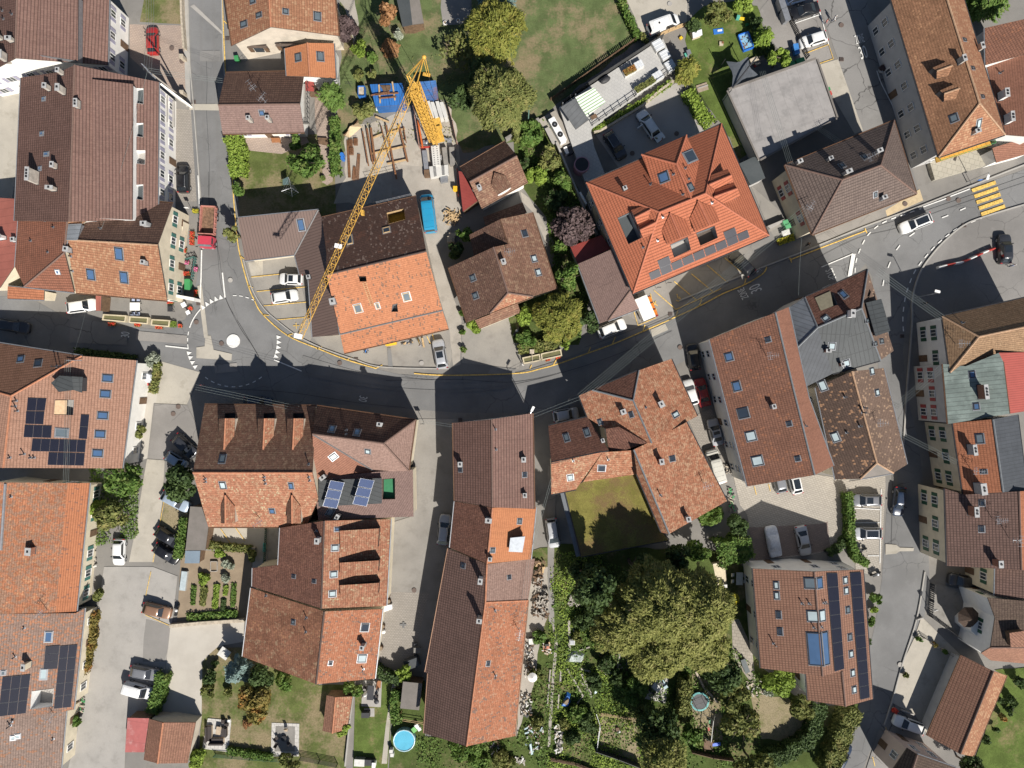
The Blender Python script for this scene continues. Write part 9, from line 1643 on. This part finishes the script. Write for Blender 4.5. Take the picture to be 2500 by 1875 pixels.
bits('climbing_frame','wooden slatted climbing deck below the swing','climbing frame','D4',1020,1440,-5,[('deck',(0,0,1.2),(1.3,1.3,.1),0),('post',(-.6,-.6,.9),(.1,.1,1.8),0),('post',(.6,-.6,.9),(.1,.1,1.8),0),('post',(.6,.6,.9),(.1,.1,1.8),0),('post',(-.6,.6,.9),(.1,.1,1.8),0)],[WOODD]);bits('slide','blue slide beside the slatted climbing deck','slide','D4',1085,1448,6,[('chute',(0,0,.7),(1.6,.5,.12),0),('side',(0,.25,.8),(1.6,.06,.2),0)],[plain('slide_blue',(.03,.12,.62),.3)])
table('pale garden table on the tiled allotment terrace','D4',598,980,-42,.9,1.4,PW,chairs=4,cm=DARKMET);m=MB();p=W('D4',632,780,.3);m.ball((p.x,p.y,.32),.55,14,6,sz=.5);item(m,'round_stool','white round pouffe at the top of the tiled terrace','stool',[WHITE]);bits('sun_lounger','pale blue lounger on the tiled terrace','lounger','D4',648,935,-55,[('seat',(0,0,.35),(1.6,.6,.1),0),('backrest',(.75,0,.5),(.4,.6,.3),0)],[plain('pale_blue_cloth',(.40,.52,.56),.8)]);m=MB();p=W('D4',640,1090,0);m.tube((p.x-.3,p.y+2.4,.4),(p.x,p.y,.3),.05,6);m.cyl((p.x,p.y,0),.3,.3,10);item(m,'parasol','closed grey parasol lying on the tiled terrace','parasol',[DARKMET])
bits('sun_lounger','dark grey lounger on the patio of the modern brown house','lounger','D4',1345,800,-68,[('seat',(.2,0,.35),(1.7,.75,.12),0),('backrest',(-.9,0,.55),(.7,.75,.35),0)],[plain('lounger_grey',(.10,.115,.12),.7)]);table('long white patio table in shade behind the modern brown house','D4',1298,62,88,1.0,1.9,PW,chairs=4,cm=PW);table('white bench table on the pale upper patio','D4',1155,128,5,.5,1.4,PW);prismT('terrace','pale sandy patio above the birch','terrace','C4','1070,1500 1180,1470 1190,1680 1110,1690',0,.1,plain('sandy_slabs',(.58,.50,.36),.9));wall('whitewashed patio wall beside the pale upper patio','C4','1062,1502 1180,1478 1330,1462',1.0,.22,W_CREAM,'patio_wall')
m=MB();p=W('D4',1915,1290,0);
for k in range(7):m.tube(p+V3((-.8+.25*k,-.7,.95)),p+V3((-.5+.25*k,.7,.95)),.02,4)
for q in((-.8,-.7),(.8,-.7),(-.5,.7),(1.0,.7)):m.tube(p+V3((q[0],q[1],0)),p+V3((q[0],q[1],.95)),.025,5)
m.tube(p+V3((-.8,-.7,.95)),p+V3((.8,-.7,.95)),.025,5);m.tube(p+V3((-.5,.7,.95)),p+V3((1.0,.7,.95)),.025,5);item(m,'laundry_airer','white folding laundry airer at the edge of the dry lawn','airer',[WHITE]);bits('camp_seat','brown crate seat with ash on the small dry lawn','fire bowl','D4',270,1340,10,[('seat',(0,.15,.2),(.5,.5,.4),0),('stone',(.1,-.3,.15),(.6,.35,.3),1)],[WOODD,PW])
fence('bottom wooden fence of the trampoline garden','D4','885,1500 1060,1545 1240,1570',1.2,WOODD,rails=6,thick=.08);fence('fence with pale rail above the small dry lawn','D3','1610,1190 1915,1235',1.0,WOOD,rails=3);fence('dark trellis at the bottom of the small dry lawn','D3','1560,1480 1750,1545 1940,1620',1.6,DARKMET,rails=9,thick=.06);fence('low fence across the bottom of the allotment','D3','1190,1570 1400,1610 1600,1690',1.0,WOODD,rails=5,thick=.1);fence('thin post fence left of the small dry lawn','D3','1570,1180 1605,1290 1575,1480',1.1,STEEL,rails=3,thick=.03);wall('stone edge wall of the dark tree bed','D4','925,840 985,960 1100,1090',.5,.3,STONE)
fence('dark iron railings in front of the old farmhouse yard','D5','1425,100 1405,370 1500,440 1660,560',1.2,DARKMET,slat=.3,thick=.04);fence('iron railing of the pale forecourt beside the street','D5','1315,560 1345,545 1450,615 1640,735',1.0,DARKMET,rails=3,thick=.04);wall('low kerb wall of the pale garage forecourt','D5','1300,400 1345,385',.5,.2,CONC);wall('rear retaining wall of the long garage forecourt','D5','1170,1160 1265,1195',.6,.2,CONC)
for i,(x,y,m_)in enumerate(((1318,568,'green'),(1447,612,'rust'),(1213,872,'olive'),(1118,1165,'red'),(1540,670,'green'))):
 p=W('D5',x,y,.5);r=thing('plant_pot',['green plant pot at the forecourt railing corner','ochre plant pot on the forecourt railing','round plant pot standing at the kerb of the forecourt','red-leaved plant pot at the lower end of the forecourt','plant pot near the upper garage corner'][i],'pot',(p.x,p.y,0));m=MB();m.cyl((0,0,0),.22,.4,12,r2=.28);m.build('pot',[STONE],r,0);o=mesh_obj('plant',crown(.42,1.0,.4,'round',LF[m_],700+i,2.5));o.parent=r
p=W('A5',1018,585,.5);r=thing('plant_pot','white tub with reddish plant in the shaded side street','pot',(p.x,p.y,0));m=MB();m.cyl((0,0,0),.4,.6,14,r2=.5);m.build('pot',[PW],r,0);o=mesh_obj('plant',crown(.55,1.3,.6,'round',LF['purple'],722,2.5));o.parent=r;p=W('C5',1445,1510,.6);r=thing('plant_pot','dark tub with red flowers beside the brown grid-tiled house','pot',(p.x,p.y,0));m=MB();m.cyl((0,0,0),.5,.6,14,r2=.7);m.build('pot',[WOODD],r,0);o=mesh_obj('plant',crown(.6,1.2,.6,'round',LF['red'],723,2.0));o.parent=r
flowers('bright yellow flower border at the corner of the grey-brown house','B4',1690,572,1.0,2.6,18,'gold',.5);table('white table in the courtyard of the grey-brown house','B4',1690,512,18,.8,1.2,PW);prismT('courtyard_wall','low wall corner of the sunny yard beside the orange building','wall','B4','1535,455 1560,480 1680,412 1672,398',0,1.0,CONC)
p=W('D1',1548,80,.5);r=thing('cold_frame','long glass cold frame along the vegetable garden','cold frame',(p.x,p.y,0),R(83));m=MB();m.box((0,0,.25),(3.0,.95,.5));m.build('box',[CONC],r,0);m=MB();m.box((0,0,.53),(2.9,.85,.05));m.build('glazed_lid',[plain('pale_glass',(.42,.48,.50),.2)],r,0)
p=W('C2',285,1530,.3);r=thing('raised_bed','small wooden raised bed in the vegetable garden','raised bed',(p.x,p.y,0));m=MB()
for a,s in(((-.5,0,.2),(.1,1.5,.4)),((.5,0,.2),(.1,1.5,.4)),((0,.75,.2),(.9,.1,.4)),((0,-.75,.2),(.9,.1,.4))):m.box(a,s)
m.build('boards',[GW],r,0);m=MB();m.box((0,0,.12),(.9,1.4,.24));m.build('soil',[SOIL],r,0)
fence('green railing beside the passage steps','C2','735,1200 720,1480',1.1,plain('fence_green',(.05,.12,.07),.6),slat=.3,thick=.04);wall('concrete wall behind the yellow marked parking','C2','225,1378 420,1385 640,1370',.9,.2,CONCD);table('dark bench table in the passage','C2',708,1370,88,.4,1.3,TEAL)
# people
SKIN=plain('skin',(.48,.29,.20),.6)
def person(label,t,x,y,ang,top,legs,hair,step=.25,scale=1.0,arm=0.2):
 p=W(t,x,y,.9);r=thing('person',label,'person',(p.x,p.y,.17),R(ang));V=[];E=[];Rd=[]
 def a(co,rad,par=None):
  V.append(co);Rd.append(rad)
  if par is not None:E.append((par,len(V)-1))
  return len(V)-1
 pel=a((0,0,.94),.145);sp=a((0,0,1.15),.13,pel);ch=a((.01,0,1.36),.155,sp);nk=a((.02,0,1.50),.06,ch);hd=a((.05,0,1.60),.085,nk);tp_=a((.05,0,1.70),.085,hd)
 for s in(-1,1):
  hp=a((0,.10*s,.88),.095,pel);kn=a((.10*step*4*s*.5+.03,.10*s,.49),.065,hp);an=a((.22*step*4*s*.5-.02,.10*s,.09),.042,kn);a((.22*step*4*s*.5+.13,.11*s,.04),.04,an)
  sh=a((0,.19*s,1.42),.062,ch);el=a((-.10*s*step*3,.25*s,1.15),.047,sh);wr=a((arm-.12*s*step*3,.24*s,.93),.033,el);pm=a((arm+.02-.13*s*step*3,.24*s,.87),.036,wr)
  for k in range(4):f=a((arm+.03+.018*k-.13*s*step*3,.235*s,.80-.012*(k in(1,2))),.010,pm);a((arm+.045+.018*k-.13*s*step*3,.225*s,.745-.015*(k in(1,2))),.008,f)
  th=a((arm+.055-.13*s*step*3,.21*s,.86),.011,pm);a((arm+.085-.13*s*step*3,.20*s,.82),.009,th)
 me=bpy.data.meshes.new('skel');me.from_pydata(V,E,[]);ob=bpy.data.objects.new('skel',me);COL.objects.link(ob);md=ob.modifiers.new('s','SKIN');md.use_smooth_shade=True
 for i,v in enumerate(me.skin_vertices[0].data):v.radius=(Rd[i],Rd[i]);v.use_root=(i==0)
 ss=ob.modifiers.new('ss','SUBSURF');ss.levels=1;ss.render_levels=1
 dg=bpy.context.evaluated_depsgraph_get();dg.update();nm=bpy.data.meshes.new_from_object(ob.evaluated_get(dg));bpy.data.objects.remove(ob);nm.name='body'
 nm.materials.clear()
 for q in(SKIN,top,legs,BLACK):nm.materials.append(q)
 for f in nm.polygons:
  c=f.center;f.material_index=0 if c.z>1.50 or(abs(c.y)>.18 and c.z<.95 and c.z>.7)else(3 if c.z<.10 else(2 if c.z<.98 else 1))
 o=mesh_obj('body',nm);o.parent=r
 m=MB();m.ball((.035,0,1.70),.108,12,8,sz=1.0);m.build('hair',[hair],r,world=False,smooth=60)
 m=MB()
 for s in(-1,1):m.ball((.135,.035*s,1.64),.012,6,4)
 m.box((.145,0,1.61),(.03,.025,.04));m.box((.132,0,1.565),(.012,.05,.012));m.build('face',[plain('face_dark',(.16,.07,.05),.6)],r,0);r.scale=(scale,)*3;return r
NAVY=plain('navy_cloth',(.03,.045,.09),.9);WCL=plain('white_cloth',(.70,.69,.67),.9);PKC=plain('coral_cloth',(.60,.18,.16),.9);GRC=plain('olive_cloth',(.20,.24,.14),.9);RDC=plain('red_cloth',(.42,.04,.04),.9);HB=plain('brown_hair',(.07,.04,.025),.8);HG=plain('grey_hair',(.45,.43,.40),.8);DKC=plain('black_cloth',(.02,.02,.025),.9)
person('adult in white shirt walking beside a child near the parked black saloon','A4',2092,158,-20,WCL,NAVY,HG,.25);person('person in coral top walking left of the adult in white','A4',2030,180,-30,PKC,NAVY,HB,.2,.85);person('person in olive shirt standing behind the open tailgate','A4',588,1178,60,GRC,NAVY,HG,.08);person('person in red top near the white estate car tailgate','A4',640,1182,150,RDC,RDC,HB,.08,.9);person('person in white standing at the stone fountain','B3',950,1622,30,WCL,WCL,HG,.1);person('pedestrian in black on the shaded pavement by yellow flowers','B5',382,612,15,DKC,DKC,HB,.25);person('person in blue-grey beside the dark off-roader on the square','B5',2105,792,100,plain('bluegrey_cloth',(.20,.24,.34),.9),NAVY,HG,.1);person('pedestrian in dark clothes at the edge of the shaded square','B5',1365,1112,60,DKC,NAVY,HB,.25);person('worker in dark clothes on the forecourt below the orange house','B2',1822,1465,120,plain('grey_cloth',(.30,.30,.32),.9),NAVY,HB,.2)
heap('tool_pile','tools and grey buckets at the wall of the orange house','tools','B2',1710,1430,30,.7,.45,[DARKMET,ZINC,WOOD],.4,.4,31);heap('tool_pile','small tool pile on the forecourt near the drain','tools','B2',1365,1508,16,.35,.3,[STEEL,BLACK,BLUE],.3,.3,32);prismT('yellow_skip','yellow boards leaning under the orange eaves','boards','B2','1515,1455 1615,1435 1610,1455 1530,1468',0,.9,YEL)
for s,n in(('1760,1392 1940,1352','long'),('1835,1400 1850,1480','short')):m=MB();p,q=P('B2',s,.3);d=q-p;m.box((p+q)/2,(d.length,.25,.2),rz=math.atan2(d.y,d.x));item(m,'timber_beam',f'{n} pale timber on the forecourt below the orange house','beam',[WOOD])
print('objects',len(bpy.data.objects))
